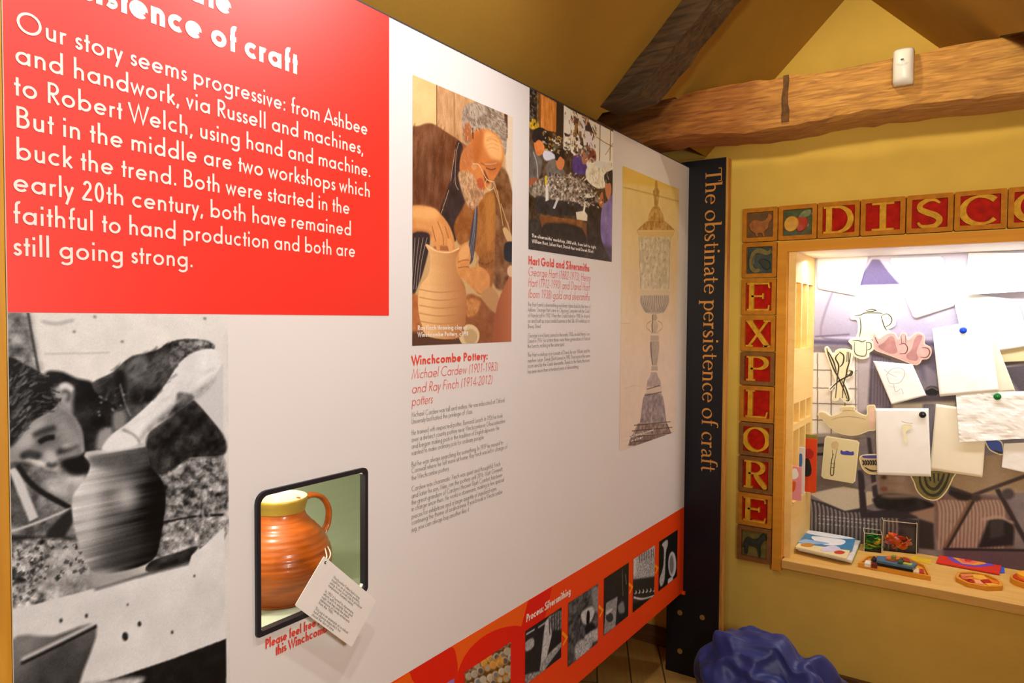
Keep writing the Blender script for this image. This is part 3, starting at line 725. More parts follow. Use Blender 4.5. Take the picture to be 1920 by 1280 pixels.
# --- heading and introduction on the red block
bm = bmesh.new()
text_line(bm, 'persistence of craft', 0.402, 1.9375, 0.853, 0.041, 0.205, TP(0.0012), n=14)
text_line(bm, 'The obstinate', 0.402, 1.995, 0.720, 0.041, 0.205, TP(0.0012), n=14)
obj('heading_lettering', bm, M_ink_w, red)
bm = bmesh.new()
intro = [('Our story seems progressive: from Ashbee', 0.4035, 1.866, 1.027), ('and handwork, via Russell and machines,', 0.402, 1.825, 1.016), ('to Robert Welch, using hand and machine.', 0.4, 1.7835, 1.0355),
         ('But in the middle are two workshops which', 0.4015, 1.7425, 1.0345), ('buck the trend. Both were started in the', 0.401, 1.7015, 0.979), ('early 20th century, both have remained', 0.3975, 1.66, 0.9835),
         ('faithful to hand production and both are', 0.3965, 1.6185, 0.9935), ('still going strong.', 0.3965, 1.577, 0.6485)]
for s, a, z, b in intro: text_line(bm, s, a, z, b, 0.0278, 0.118, TP(0.0012), n=14)
obj('introduction_lettering', bm, M_ink_w, red)
# --- the two columns of text
def col(name, rows, m, cap, wt, slant=0.0, n=6, parent=panel, dep=0.0008):
    bm = bmesh.new()
    for s, pa, pb in rows:
        a, b = PP(pa), PP(pb)
        text_line(bm, s, a[0], (a[1]+b[1])/2, b[0], cap, wt, TP(dep), slant, n)
    return obj(name, bm, m, parent)
Z6 = zoom(740, 640, 3.459)
def rows6(L): return [(s, Z6(*a), Z6(*b)) for s, a, b in L]
col('pottery_heading', rows6([('Winchcombe Pottery:', (107, 152), (603, 117))]), M_ink_r, 0.0205, 0.19, 0, 10)
col('pottery_subheading', rows6([('Michael Cardew (1901-1983)', (107, 240), (668, 190)), ('and Ray Finch (1914-2012)', (107, 331), (632, 277)), ('potters', (107, 418), (244, 400))]), M_ink_r, 0.0225, 0.062, 0.16, 8)
body1 = [('Michael Cardew was tall and restless. He was educated at Oxford', (107, 490), (712, 393)), ('University but hated the privilege of class.', (107, 535), (505, 465)),
 ('He trained with respected potter, Bernard Leach. In 1926 he took', (107, 606), (698, 494)), ('over a defunct country pottery near Winchcombe in Gloucestershire', (107, 650), (716, 528)),
 ('and began making pots in the tradition of English slipware. He', (107, 694), (678, 573)), ('wanted to make ordinary pots for ordinary people.', (107, 737), (580, 632)),
 ('But he was always searching for something. In 1939 he moved to', (107, 812), (702, 667)), ('Cornwall where he felt more at home. Ray Finch was left in charge of', (107, 856), (728, 692)), ('the Winchcombe pottery.', (107, 899), (354, 836)),
 ('Cardew was charismatic. Finch was quiet and thoughtful. Finch', (107, 973), (684, 804)), ('and later his son, Mike, ran the pottery until 2016. Matt Grimmitt,', (107, 1017), (700, 837)),
 ("the great-grandson of Cardew's thrower Elijah Comfort, has been", (107, 1060), (697, 875)), ('in charge since then. He works in stoneware, making a few special', (107, 1103), (708, 905)),
 ('pieces for exhibitions and a large quantity of standard ware,', (107, 1149), (662, 964)), ('continuing the theme of ordinariness. If you break a Winchcombe', (107, 1192), (698, 983)), ('jug, you can always buy another like it.', (107, 1236), (484, 1098))]
col('pottery_text', rows6(body1), M_ink_k, 0.0118, 0.06, 0.0, 5)
Z7 = zoom(970, 460, 3.2)
def rows7(L): return [(s, Z7(*a), Z7(*b)) for s, a, b in L]
col('silversmith_heading', rows7([('Hart Gold and Silversmiths', (64, 113), (431, 158))]), M_ink_r, 0.0235, 0.19, 0, 8)
col('silversmith_subheading', rows7([('George Hart (1882-1973), Henry', (62, 183), (438, 215)), ('Hart (1912-1990) and David Hart', (62, 247), (432, 272)), ('(born 1938) gold and silversmiths', (62, 316), (432, 328))]), M_ink_r, 0.0245, 0.06, 0.16, 6)
body2 = [("The Hart family's silversmithing workshop dates back to the time of", (60, 366), (438, 375)), ('Ashbee. George Hart came to Chipping Campden with the Guild', (60, 398), (432, 403)), ('of Handicraft in 1902. When the Guild failed in 1908, he stayed', (60, 431), (433, 433)),
 ('on and built up a successful business in the Silk Mill workshops on', (60, 464), (434, 462)), ('Sheep Street.', (60, 497), (142, 495)),
 ("George's son Henry joined in the early 1930s, as did Henry's son", (60, 552), (434, 540)), ('David in 1956. For a time there were three generations of Harts at', (60, 583), (436, 568)), ('the bench, working in the same spirit.', (60, 615), (283, 603)),
 ('The Hart workshop now consists of David, his son William, and his', (60, 668), (434, 642)), ('nephew Julian. Derek Elliott joined in 1982. They work in the same', (60, 702), (436, 670)), ('room used by the Guild silversmiths. Thanks to the Harts, this room', (60, 735), (433, 697)), ('has seen more than a hundred years of silversmithing.', (60, 767), (367, 736))]
col('silversmith_text', rows7(body2), M_ink_k, 0.0118, 0.06, 0.0, 4)
Z3 = zoom(430, 820, 2.782)
col('invitation_lettering', [('Please feel free to handle', Z3(186, 1092), Z3(600, 927)), ('this Winchcombe jug', Z3(238, 1126), Z3(590, 985))], M_ink_r, 0.0178, 0.19, 0.0, 10)
# --- orange strip: darker shapes, heading, chevrons
SP = lambda L: [PP(zoom(720, 930, 3.2)(*p)) for p in L]
M_deep = mat('panel_deep_red', rgb(226, 28, 6), 0.42, 0.02)
M_lite = mat('panel_light_orange', rgb(240, 96, 14), 0.42, 0.02)
M_chev = mat('chevron_orange', rgb(255, 150, 12), 0.42, 0.02)
def clipz(pts): return [(min(max(u, PY0), PY1), min(max(v, PZ0), 0.714)) for u, v in pts]
flat('light_shape', clipz(SP([(-100, 1230), (150, 1060), (430, 890), (860, 630), (820, 790), (620, 1000), (440, 1200), (300, 1240)])), M_lite, 0.0009, strip)
flat('dark_shape', clipz(smooth_poly(SP([(150, 1052), (290, 968), (400, 900), (432, 960), (440, 1060), (420, 1180), (330, 1300), (250, 1200)]), 3)), M_deep, 0.0012, strip)
flat('arch_shape', clipz(smooth_poly(SP([(425, 1300), (430, 1110), (480, 960), (580, 850), (700, 790), (820, 780), (860, 860), (860, 1300), (640, 1420)]), 3)), M_deep, 0.0015, strip)
flat('wedge_shape', clipz(SP([(865, 622), (1008, 540), (960, 745), (850, 815), (820, 785)])), M_deep, 0.0013, strip)
flat('violet_shape', clipz(SP([(340, 1140), (418, 1092), (418, 1300), (300, 1300)])), mat('violet_ink', rgb(150, 120, 200), 0.45), 0.0016, strip)
for i, (cx_, cy_) in enumerate([(1081, 853), (1298, 690), (1477, 551), (1632, 437)]):
    bm = bmesh.new(); k = 1-0.1*i
    ribbon(bm, SP([(cx_-14*k, cy_-42*k+6), (cx_+13*k, cy_-6), (cx_-10*k, cy_+44*k-4)]), 0.010, TP(0.0014))
    obj('chevron', bm, M_chev, strip)
col('process_lettering', [('Process: Silversmithing', zoom(720, 930, 3.2)(848, 752), zoom(720, 930, 3.2)(1116, 590))], M_ink_w, 0.0225, 0.20, 0.12, 8, strip, 0.0022)
obj('clip', bx(-0.004, 0.012, PY1-0.012, PY1+0.001, PZ0-0.008, PZ0+0.004), M_orange, panel)
# --- rounded opening with a black rubber edge and the recess behind
bm = bmesh.new()
ring_prism(bm, rrect(0.758, 1.0225, 0.9385, 1.1945, [0.010, 0.012, 0.022, 0.006]), rrect(0.7665, 1.0145, 0.948, 1.186, [0.006, 0.008, 0.016, 0.004]), to_panel, -0.0085, 0.0065)
obj('opening_edging', bm, M_black, panel)
bm = bmesh.new()
RF = 0.910
prof = [(-0.0095, RF), (-0.30, RF)]+[(-0.30-0.14*math.sin(math.radians(a)), RF+0.14-0.14*math.cos(math.radians(a))) for a in range(10, 91, 10)]+[(-0.44, 1.34), (-0.0095, 1.34)]
L0 = [bm.verts.new((x, 0.64, z)) for x, z in prof]; L1 = [bm.verts.new((x, 1.46, z)) for x, z in prof]
for i in range(len(prof)-1): bm.faces.new((L0[i], L0[i+1], L1[i+1], L1[i]))
bm.faces.new(L0); bm.faces.new(L1[::-1])
o = obj('recess', bm, mat('recess_white', rgb(198, 204, 180), 0.7, 0.02, 5), panel)
so = o.modifiers.new('t', 'SOLIDIFY'); so.thickness = 0.012; so.offset = 1
# --- post at the near end
t = thing('wooden_post', 'amber wooden post at the near end of the white panel', 'post', (-0.02, 0.33, 0))
obj('post', bx(-0.05, 0.004, 0.26, 0.3885, 0.0, 2.16, bev=0.004), wood('amber_post', rgb(196, 132, 22), rgb(222, 160, 44), 2, 4), t)
obj('inner_edge', bx(-0.02, 0.003, 0.3886, 0.3898, 0.0, 2.12), mat('pale_edge', rgb(200, 190, 160), 0.5), t)

# ================================================================== jug in the recess and its card
JX, JY = -0.180, 0.950
M_glaze = mat('brown_glaze', rgb(176, 82, 14), 0.34, 0.30, 10, 0.10, bscale=50, stretch=(1, 1, 6), coat=0.3)
M_rimg = mat('ochre_rim_glaze', rgb(168, 134, 50), 0.3, 0.12, 20)
t = thing('stoneware_jug', 'orange-brown glazed stoneware jug standing in the lit recess of the panel', 'jug', (JX, JY, RF+0.001))
outer = [(0.0, 0.0), (0.070, 0.0), (0.076, 0.004), (0.090, 0.024), (0.101, 0.048), (0.1065, 0.074), (0.104, 0.098), (0.094, 0.122), (0.078, 0.143), (0.063, 0.158), (0.054, 0.170), (0.0505, 0.180), (0.0515, 0.186)]
def fine(prof, k=5): return [(max(r, 0.0), z) for r, z in smooth_poly(prof, k, False)]
bm = bmesh.new()
pr = [(r+0.0006*math.sin(z*560)*(0.02 < z < 0.165), z) for r, z in fine(outer, 9)]
lathe(bm, [(r, RF+0.001+z) for r, z in pr[1:]], JX, JY, 64)
obj('body', bm, M_glaze, t, smooth=True)
bm = bmesh.new()
col_ = fine([(0.0513, 0.182), (0.0535, 0.192), (0.0565, 0.202), (0.0575, 0.208), (0.0555, 0.211), (0.052, 0.207), (0.047, 0.190), (0.046, 0.175), (0.06, 0.155), (0.09, 0.125), (0.098, 0.09), (0.06, 0.02), (0.0, 0.012)], 5)
lathe(bm, [(r, RF+0.001+z) for r, z in col_[:21]], JX, JY, 64, False)
obj('collar', bm, M_rimg, t, smooth=True)
bm = bmesh.new()
lathe(bm, [(r, RF+0.001+z) for r, z in col_[20:]], JX, JY, 64, False)
obj('lining', bm, mat('cream_lining_glaze', rgb(238, 226, 190), 0.25, 0.04, 20), t, smooth=True)
hz = RF+0.001
hp_ = smooth_poly([(JX, JY+0.051, hz+0.192), (JX, JY+0.080, hz+0.196), (JX+0.003, JY+0.108, hz+0.185), (JX+0.006, JY+0.124, hz+0.158), (JX+0.006, JY+0.121, hz+0.125), (JX+0.004, JY+0.106, hz+0.100), (JX+0.002, JY+0.094, hz+0.090)], 6, False)
def tube3(pts, rad, n=12, flat=1.0):
    return tube(bmesh.new(), pts, rad, n, flat)
P3 = np.array([(JX, JY+0.049, hz+0.192), (JX, JY+0.080, hz+0.197), (JX+0.003, JY+0.110, hz+0.186), (JX+0.006, JY+0.126, hz+0.158), (JX+0.006, JY+0.123, hz+0.125), (JX+0.004, JY+0.108, hz+0.104), (JX+0.002, JY+0.096, hz+0.094)])
def spline3(P, k=6):
    out = []
    n = len(P)
    for i in range(n-1):
        p0, p1, p2, p3 = P[max(i-1, 0)], P[i], P[i+1], P[min(i+2, n-1)]
        for j in range(k):
            q = j/k; out.append(0.5*((2*p1)+(-p0+p2)*q+(2*p0-5*p1+4*p2-p3)*q*q+(-p0+3*p1-3*p2+p3)*q**3))
    out.append(P[-1]); return [tuple(v) for v in out]
hs = spline3(P3)
obj('handle', tube3(hs, [0.0125-0.004*math.sin(PI*i/(len(hs)-1)) for i in range(len(hs))], 14, 0.62), M_glaze, t, smooth=True)
# card on a string, hanging out over the edge of the opening
TX = 0.030
tp = [on(0, TX, *p) for p in ((607, 1042), (703, 1123), (660, 1218), (556, 1132))]
e1 = Vector(tp[1]-tp[0]); W_ = (e1.length+Vector(tp[2]-tp[3]).length)/2; e1.normalize()
e2 = Vector(tp[3]-tp[0]); e2 = e2-e2.dot(e1)*e1; H_ = (Vector(tp[3]-tp[0]).length+Vector(tp[2]-tp[1]).length)/2; e2.normalize()
nrm = Vector((1, 0, 0)); O_ = Vector(tp[0])
card = lambda u, v, d: tuple(O_+e1*u+e2*v+nrm*d)
t = thing('card_label', 'white card label on a string hanging from the jug handle over the opening', 'label', tuple(O_))
bm = bmesh.new(); prism(bm, rrect(0, W_, 0, H_, 0.003), card, 0, 0.0012)
obj('card', bm, mat('white_card', rgb(240, 234, 226), 0.4, 0.02), t)
bm = bmesh.new()
tag_rows = ['Winchcombe Pottery had a long', 'tradition as a country pottery,', 'using its own local clay to produce', 'inexpensive domestic wares.', '', 'In 1952 it turned to stoneware,', 'which with its simple lines and', 'rustic look became the staple', 'tableware of trendy restaurants', 'from the 1960s.', '', 'This jug is an example of a robust,', 'hard wearing shape which has', 'stood the test of time.']
tz = Z3
q0 = Vector(on(0, TX, *tz(541, 722)))-O_; q1 = Vector(on(0, TX, *tz(437, 922)))-O_
a0 = (q0.dot(e1), q0.dot(e2)); a1 = (q1.dot(e1), q1.dot(e2))
for i, s in enumerate(tag_rows):
    if s:
        f = i/(len(tag_rows)-1)
        text_line(bm, s, a0[0]+0.0, a0[1]+(a1[1]-a0[1])*f+0.003, a0[0]+W_*0.60*len(s)/35, -0.0052, 0.10, lambda u, v, d: card(u, v, 0.0016+d), 0, 4)
obj('lettering', bm, mat('grey_ink', rgb(110, 104, 100), 0.5), t)
hc = (W_*0.06, H_*0.075)
bm = bmesh.new(); prism(bm, [(hc[0]+0.0028*math.cos(i*PI/8), hc[1]+0.0028*math.sin(i*PI/8)) for i in range(16)], card, 0.0012, 0.0018)
obj('hole', bm, mat('dark_hole', rgb(40, 36, 34), 0.6), t)
kn = np.array((JX+0.012, JY+0.103, hz+0.098)); hole3 = np.array(card(hc[0], hc[1], 0.003))
bm = bmesh.new()
for off in (-0.003, 0.004):
    mid = kn*0.45+hole3*0.55+np.array((0.012, off*1.5, -0.004))
    tube(bm, spline3(np.array([kn, mid, hole3])), 0.0013, 6)
tube(bm, [tuple(kn+0.010*np.array((math.cos(a)*0.9, math.sin(a)*0.5, math.sin(a)*0.9))) for a in np.linspace(0, 2*PI, 17)], 0.0016, 6)
for dv in ((0.004, -0.010, 0.014), (0.008, 0.006, 0.018), (0.010, -0.004, 0.012)):
    tube(bm, spline3(np.array([kn, kn+np.array(dv)*0.6+(0.002, 0, 0), kn+np.array(dv)])), 0.0012, 6)
obj('string', bm, mat('white_string', rgb(226, 216, 198), 0.8), t)
# ================================================================== printed photographs on the panel
M_print = print_mat('photo_print', 0.42)
def place(name, cv, parent=panel, d=0.0007): return ink_print(name, cv, lambda u, v, dd: (d, u, v), parent, M_print)
# ---- monochrome potter bending over a thrown pot
c = Canvas(PY0+0.0005, 0.7085, 0.7145, 1.5025, 900, (224, 222, 217), PP, zoom(0, 570, 1.802))
c.tex(16, 6); c.tex(8, 40)
c.poly([(20, 25), (95, 28), (112, 120), (135, 235), (90, 215), (20, 205)], 120, 5, noise=90, cells=60)
c.line([(95, 28), (112, 130), (132, 235)], 40, 2.2, 1)
c.line([(140, 60), (190, 68), (250, 55)], 120, 3, 2, op=.6); c.line([(150, 170), (250, 168), (370, 165)], 150, 1.5, 1, op=.6)
for x, y in ((320, 45), (412, 128), (690, 50), (250, 95)): c.ell(x, y, 6, 5, 80, 1, op=.6)
# stone and bench behind
c.poly([(500, 540), (640, 520), (752, 512), (752, 740), (560, 745), (500, 640)], 120, 2, noise=150, cells=70)
c.poly([(540, 735), (752, 705), (752, 800), (640, 850), (520, 850)], 150, 2, noise=130, cells=90)
c.line([(620, 522), (700, 515), (752, 510)], 215, 3, 1)
c.line([(550, 738), (650, 718), (752, 712)], 20, 3, 1)
# far clutter at the lower left
c.poly([(20, 540), (180, 560), (310, 555), (300, 800), (20, 830)], 100, 3, noise=110, cells=40)
c.poly([(30, 560), (60, 550), (130, 720), (100, 735)], 205, 1, sm=False)
c.poly([(150, 590), (290, 580), (260, 660), (170, 640)], 175, 4, noise=60)
c.line([(60, 545), (120, 620), (240, 690)], 25, 6, 1); c.line([(30, 770), (120, 740), (240, 690)], 200, 3, 1); c.line([(30, 790), (200, 790), (250, 800)], 30, 4, 2)
c.poly([(160, 770), (240, 690), (250, 730), (200, 800)], 40, 2)
c.poly([(20, 820), (270, 800), (318, 890), (320, 960), (30, 1035)], 130, 2, noise=190, cells=85)
c.poly([(180, 820), (300, 830), (330, 960), (130, 985)], 175, 6, noise=60, cells=40, op=.7)
# clothes
c.poly([(150, 240), (200, 228), (260, 252), (320, 270), (400, 345), (430, 400), (400, 470), (345, 495), (290, 505), (270, 420), (230, 360), (190, 330)], 26, 2, noise=40, cells=40)
c.poly([(310, 270), (380, 232), (440, 180), (520, 160), (600, 122), (690, 125), (722, 152), (640, 175), (590, 240), (545, 310), (480, 362), (430, 405), (395, 350), (345, 320)], 58, 1.5, noise=70, cells=30)
c.poly([(440, 190), (500, 180), (480, 260), (430, 240)], 120, 4, noise=50, cells=40, op=.8); c.poly([(520, 175), (570, 160), (560, 230), (500, 290)], 105, 5, op=.7)
c.poly([(395, 215), (420, 240), (425, 330), (400, 350), (385, 290)], 18, 3); c.line([(405, 270), (420, 330), (440, 380)], 130, 2, 1)
c.poly([(590, 132), (690, 124), (722, 152), (640, 178), (590, 235), (575, 200)], 105, 2, noise=120, cells=90)
for i in range(14): c.ell(330+random.uniform(0, 90), 300+random.uniform(0, 150), 4, 3, 170, 1)
c.poly([(380, 370), (415, 360), (425, 410), (385, 430)], 130, 3)
c.poly([(335, 430), (380, 420), (370, 470), (345, 495), (325, 490)], 150, 3)
# apron under the arm
c.poly([(490, 480), (520, 400), (600, 350), (655, 325), (752, 442), (752, 512), (640, 522), (560, 575), (510, 560)], 44, 2, noise=50, cells=50)
c.poly([(655, 322), (752, 436), (752, 200), (735, 225)], 203, 1, sm=False)
# arm
c.poly([(715, 152), (742, 182), (735, 222), (700, 282), (640, 332), (565, 388), (505, 432), (470, 480), (430, 492), (345, 496), (380, 440), (430, 402), (500, 340), (560, 268), (600, 205), (650, 165)], 224, 1.5, noise=18, cells=20)
c.poly([(720, 250), (700, 285), (640, 333), (565, 390), (500, 436), (470, 470), (490, 425), (560, 360), (630, 310)], 120, 4, noise=90, cells=60, op=.75)
c.poly([(600, 300), (650, 310), (640, 335), (560, 392), (590, 340)], 60, 2, noise=60, cells=60, op=.8)
c.line([(412, 425), (450, 445), (470, 470)], 110, 3, 2)
# head
c.poly([(18, 200), (90, 208), (150, 240), (196, 252), (200, 330), (165, 368), (110, 402), (62, 470), (18, 482)], 24, 1.5, noise=26, cells=30)
for i in range(26):
    x, y = 40+random.uniform(0, 60), 260+random.uniform(0, 180); c.line([(x, y), (x+12, y-8), (x+20, y-20)], 150, 2, 1, op=.55)
c.poly([(56, 472), (105, 404), (165, 368), (200, 345), (242, 372), (276, 430), (280, 490), (252, 522), (214, 530), (176, 546), (120, 522), (30, 532), (26, 492)], 132, 2, noise=26, cells=14)
c.poly([(40, 490), (110, 410), (150, 395), (130, 450), (90, 500)], 172, 5, op=.8); c.poly([(150, 530), (165, 500), (190, 520), (185, 546)], 178, 3)
c.poly([(200, 400), (250, 410), (262, 460), (215, 470)], 165, 8, op=.6)
c.line([(130, 470), (155, 452), (184, 448)], 40, 6, 3, op=.85); c.line([(120, 440), (150, 428), (185, 418)], 70, 6, 4, op=.7); c.line([(75, 515), (100, 505), (135, 515)], 60, 6, 3, op=.8)
c.line([(190, 500), (222, 494), (262, 478)], 84, 5, 3, op=.8); c.line([(200, 522), (235, 505), (270, 495)], 70, 3, 2); c.line([(215, 480), (245, 478), (262, 470)], 190, 4, 2, op=.7)
c.poly([(176, 296), (196, 276), (226, 268), (250, 286), (246, 335), (244, 372), (206, 350)], 158, 3, noise=20); c.poly([(200, 276), (224, 266), (248, 284), (238, 298), (222, 284), (206, 290)], 214, 2); c.line([(208, 300), (226, 296), (234, 312), (226, 330)], 70, 4, 2, op=.8)
c.poly([(205, 530), (262, 515), (300, 500), (306, 556), (246, 572)], 22, 3, noise=20)
c.strokes([(18, 200), (90, 208), (150, 240), (196, 252), (200, 330), (165, 368), (110, 402), (62, 470), (18, 482)], 120, lambda x, y: (26, -18+(x-100)*.3), [70, 95, 130, 12], 2.2, 0.5)
c.strokes([(60, 470), (105, 404), (200, 345), (242, 372), (280, 490), (214, 530), (120, 522)], 60, (20, -14), [165, 100, 150], 3, 0.22, soft=2)
c.strokes([(320, 275), (440, 185), (600, 125), (590, 240), (480, 362), (400, 350)], 90, (26, -22), [30, 90, 110, 40], 3, 0.4, soft=1)
c.strokes([(560, 545), (740, 530), (740, 700), (580, 720)], 70, (22, 12), [200, 30, 60, 170], 4, 0.5, 1.2, soft=1)
c.strokes([(40, 830), (270, 810), (310, 890), (150, 950), (40, 1010)], 120, (12, 4), [210, 30, 50, 190], 4, 0.6, 1.5)
c.strokes([(640, 320), (700, 270), (735, 200), (560, 270), (500, 340), (430, 410)], 40, (40, -34), [200, 240, 180], 4, 0.2, soft=2)
c.poly([(60, 480), (105, 412), (150, 388), (120, 450), (84, 496)], 186, 5, op=.6); c.poly([(196, 352), (240, 374), (272, 430), (262, 440), (226, 400)], 108, 5, op=.6)
c.poly([(118, 470), (150, 448), (186, 440), (190, 462), (150, 476)], 78, 5, op=.75); c.line([(132, 468), (156, 455), (184, 450)], 20, 6, 1.5); c.line([(112, 446), (146, 430), (188, 418)], 44, 7, 2.5, op=.8)
c.line([(72, 516), (100, 506), (136, 516)], 30, 7, 2); c.poly([(60, 500), (100, 490), (140, 508), (110, 522)], 96, 5, op=.6)
c.poly([(150, 500), (176, 494), (196, 522), (184, 548), (160, 538)], 190, 4, op=.8); c.line([(158, 540), (176, 548), (192, 538)], 50, 6, 2, op=.8)
c.line([(194, 502), (226, 494), (262, 476)], 40, 7, 2.5, op=.85); c.line([(202, 520), (234, 508), (268, 494)], 176, 5, 3, op=.7); c.line([(214, 484), (244, 480), (262, 468)], 186, 5, 3, op=.7)
c.poly([(196, 536), (256, 520), (304, 500), (308, 560), (240, 574)], 16, 4, op=.9)
# the pot
pot = [(288, 505), (303, 540), (292, 582), (246, 650), (246, 725), (270, 820), (316, 905), (402, 905), (512, 866), (541, 790), (558, 655), (541, 590), (503, 542), (488, 478), (400, 492)]
q = c.xy(smooth_poly([pot[0], pot[1]]+pot[2:], 4)); m = c.mask(q, 1)
c.put(m, 214, grad=((262, 660), (520, 680), 8))
c.tex(40, 60, 1.0/40, m); c.tex(36, 150, 1.0/80, m)
c.ell(425, 650, 38, 42, 205, 9, op=.75); c.poly([(285, 620), (320, 600), (330, 700), (300, 800), (275, 760)], 222, 10, op=.6)
c.poly([(500, 545), (556, 640), (540, 790), (512, 862), (490, 800), (520, 660)], 12, 8, op=.8); c.poly([(330, 840), (420, 780), (500, 790), (490, 860), (400, 900)], 60, 14, op=.7)
c.poly([(300, 510), (400, 497), (486, 484), (494, 540), (400, 560), (310, 545)], 78, 5, op=.75, noise=30); c.line([(287, 506), (390, 493), (489, 477)], 190, 5, 1)
c.poly([(345, 496), (385, 435), (440, 440), (466, 470), (430, 488)], 228, 2)
# wheel head and white slab
c.poly([(510, 868), (600, 838), (662, 818), (660, 836), (640, 872), (500, 905)], 42, 1.5, noise=40, cells=40)
c.poly([(30, 1036), (320, 960), (640, 872), (645, 850), (700, 805), (756, 752), (760, 1134), (330, 1284), (30, 1500)], 222, 1, sm=False, noise=16, cells=14)
c.line([(320, 962), (480, 915), (640, 874)], 70, 4, 2); c.poly([(322, 958), (480, 908), (500, 900), (400, 905), (318, 905)], 165, 4)
c.poly([(660, 835), (690, 840), (640, 900), (640, 870)], 225, 2)
c.poly([(30, 1150), (180, 1120), (326, 1088), (262, 1300), (240, 1500), (20, 1500)], 120, 2, grad=((80, 1150), (150, 1300), 60), noise=30, cells=24)
c.line([(72, 1212), (200, 1150), (326, 1086)], 30, 5, 1.5); c.line([(72, 1200), (200, 1138), (320, 1078)], 215, 4, 2)
c.poly([(385, 1264), (580, 1198), (762, 1130), (762, 1600), (240, 1600), (280, 1290)], 26, 1, sm=False, noise=14, cells=30)
c.poly([(270, 1285), (420, 1262), (490, 1262), (430, 1300), (240, 1340)], 190, 3, noise=70, cells=60)
for x, y, r in ((422, 1122, 10), (470, 1080, 6), (580, 1108, 4), (292, 1052, 5), (206, 1068, 5), (430, 1015, 3), (655, 918, 3)): c.ell(x, y, r, r*1.5, 40, 1)
c.I = (c.I-128)*1.06+126; c.grain(4)
place('monochrome_photo', c)

# ---- colour portrait photo: bearded potter with a vase
Z4 = zoom(740, 120, 2.3695)
a = PP((773, 400)); b = PP((960, 400)); tz_ = PP((773, 140))[1]; bz_ = PP((773, 648))[1]
c = Canvas(a[0], b[0], bz_, tz_, 1150, (205, 165, 112), PP, Z4)
c.poly([(60, 20), (185, 60), (185, 620), (60, 620)], (224, 190, 130), 1, sm=False, noise=14, cells=12)
c.poly([(185, 60), (330, 130), (330, 420), (185, 420)], (198, 150, 104), 2, sm=False, noise=26, cells=22, ax=4)
c.line([(186, 60), (186, 330)], (110, 70, 40), 3, 1); c.line([(262, 100), (266, 330)], (150, 105, 70), 3, 2)
c.poly([(480, 190), (540, 200), (540, 700), (500, 700), (490, 400)], (232, 212, 184), 5, sm=False)
c.poly([(484, 210), (500, 215), (500, 330), (488, 330)], (90, 56, 40), 2, sm=False)
c.poly([(430, 520), (490, 470), (530, 640), (530, 960), (430, 960)], (128, 84, 50), 4, noise=50, cells=26)
for x0_, y0_, x1_, y1_ in ((438, 545, 470, 640), (455, 560, 480, 720), (470, 620, 515, 760), (500, 700, 520, 790), (440, 520, 458, 590)): c.line([(x0_, y0_), (x1_, y1_)], (206, 160, 104), 4, 1)
c.poly([(478, 735), (495, 728), (522, 770), (524, 800), (500, 790)], (214, 176, 124), 2); c.poly([(488, 798), (530, 796), (530, 874), (488, 868)], (36, 38, 48), 2)
# clothes
c.poly([(60, 318), (110, 276), (165, 266), (235, 308), (290, 345), (330, 400), (330, 640), (230, 690), (130, 650), (60, 645)], (116, 70, 44), 2, noise=30, cells=14, ax=2)
for x0_ in (100, 135, 170, 205): c.poly([(x0_, 360), (x0_+12, 400), (x0_+4, 600), (x0_-10, 600)], (84, 48, 30), 6, op=.7)
c.poly([(275, 342), (305, 380), (292, 470), (304, 560), (322, 610), (282, 690), (268, 790), (215, 702), (200, 650), (232, 560), (262, 440)], (56, 40, 38), 2, noise=16)
for L in ([(240, 560), (206, 664)], [(268, 380), (248, 520)], [(285, 350), (272, 400), (268, 520), (282, 560)]): c.line(L, (190, 165, 140), 1.8, 0.6)
c.poly([(360, 610), (400, 575), (440, 578), (448, 700), (440, 860), (425, 1015), (360, 1010), (395, 930), (355, 830), (340, 880), (348, 760)], (168, 106, 50), 2, noise=24, cells=24)
c.poly([(400, 600), (438, 590), (440, 720), (420, 840), (405, 740)], (196, 130, 62), 6, op=.7)
c.poly([(262, 720), (300, 640), (330, 590), (360, 640), (352, 740), (322, 792), (285, 802)], (152, 92, 44), 3, noise=26)
c.poly([(340, 720), (356, 640), (364, 610), (366, 700), (346, 872), (318, 872), (330, 790)], (66, 62, 74), 2)
for k in (0, 10, 20): c.line([(362-k*.2, 620), (355-k*.4, 740), (344-k*.8, 860)], (170, 168, 170), 1.2, 0.6)
c.poly([(375, 860), (436, 830), (440, 900), (380, 905)], (150, 92, 44), 3, noise=20); c.line([(372, 880), (405, 890), (436, 872)], (96, 54, 26), 3, 2)
# head
c.poly([(300, 210), (340, 176), (400, 170), (452, 196), (486, 242), (497, 310), (490, 405), (472, 340), (430, 300), (352, 305), (345, 345), (308, 348)], (158, 138, 118), 3, noise=56, cells=60)
c.poly([(340, 190), (392, 180), (400, 215), (350, 240)], (190, 172, 150), 5, op=.6); c.poly([(410, 190), (440, 200), (452, 240), (424, 240)], (110, 88, 70), 5, op=.6)
c.poly([(345, 302), (400, 288), (450, 312), (482, 372), (478, 440), (448, 502), (424, 530), (398, 560), (368, 556), (345, 505), (290, 485), (296, 400), (335, 350)], (208, 124, 62), 2, noise=18, cells=12)
c.poly([(400, 300), (450, 318), (478, 375), (472, 430), (430, 420), (400, 370)], (246, 190, 120), 8, op=.85); c.poly([(300, 380), (340, 360), (345, 440), (300, 470)], (186, 110, 60), 6, op=.8)
c.poly([(308, 272), (336, 266), (346, 320), (332, 346), (308, 332)], (176, 104, 58), 2); c.line([(345, 285), (347, 335)], (40, 26, 20), 4, 2)
c.line([(380, 440), (410, 452), (440, 445)], (140, 78, 40), 3, 2); c.line([(405, 340), (430, 330), (455, 345)], (196, 130, 74), 2, 2)
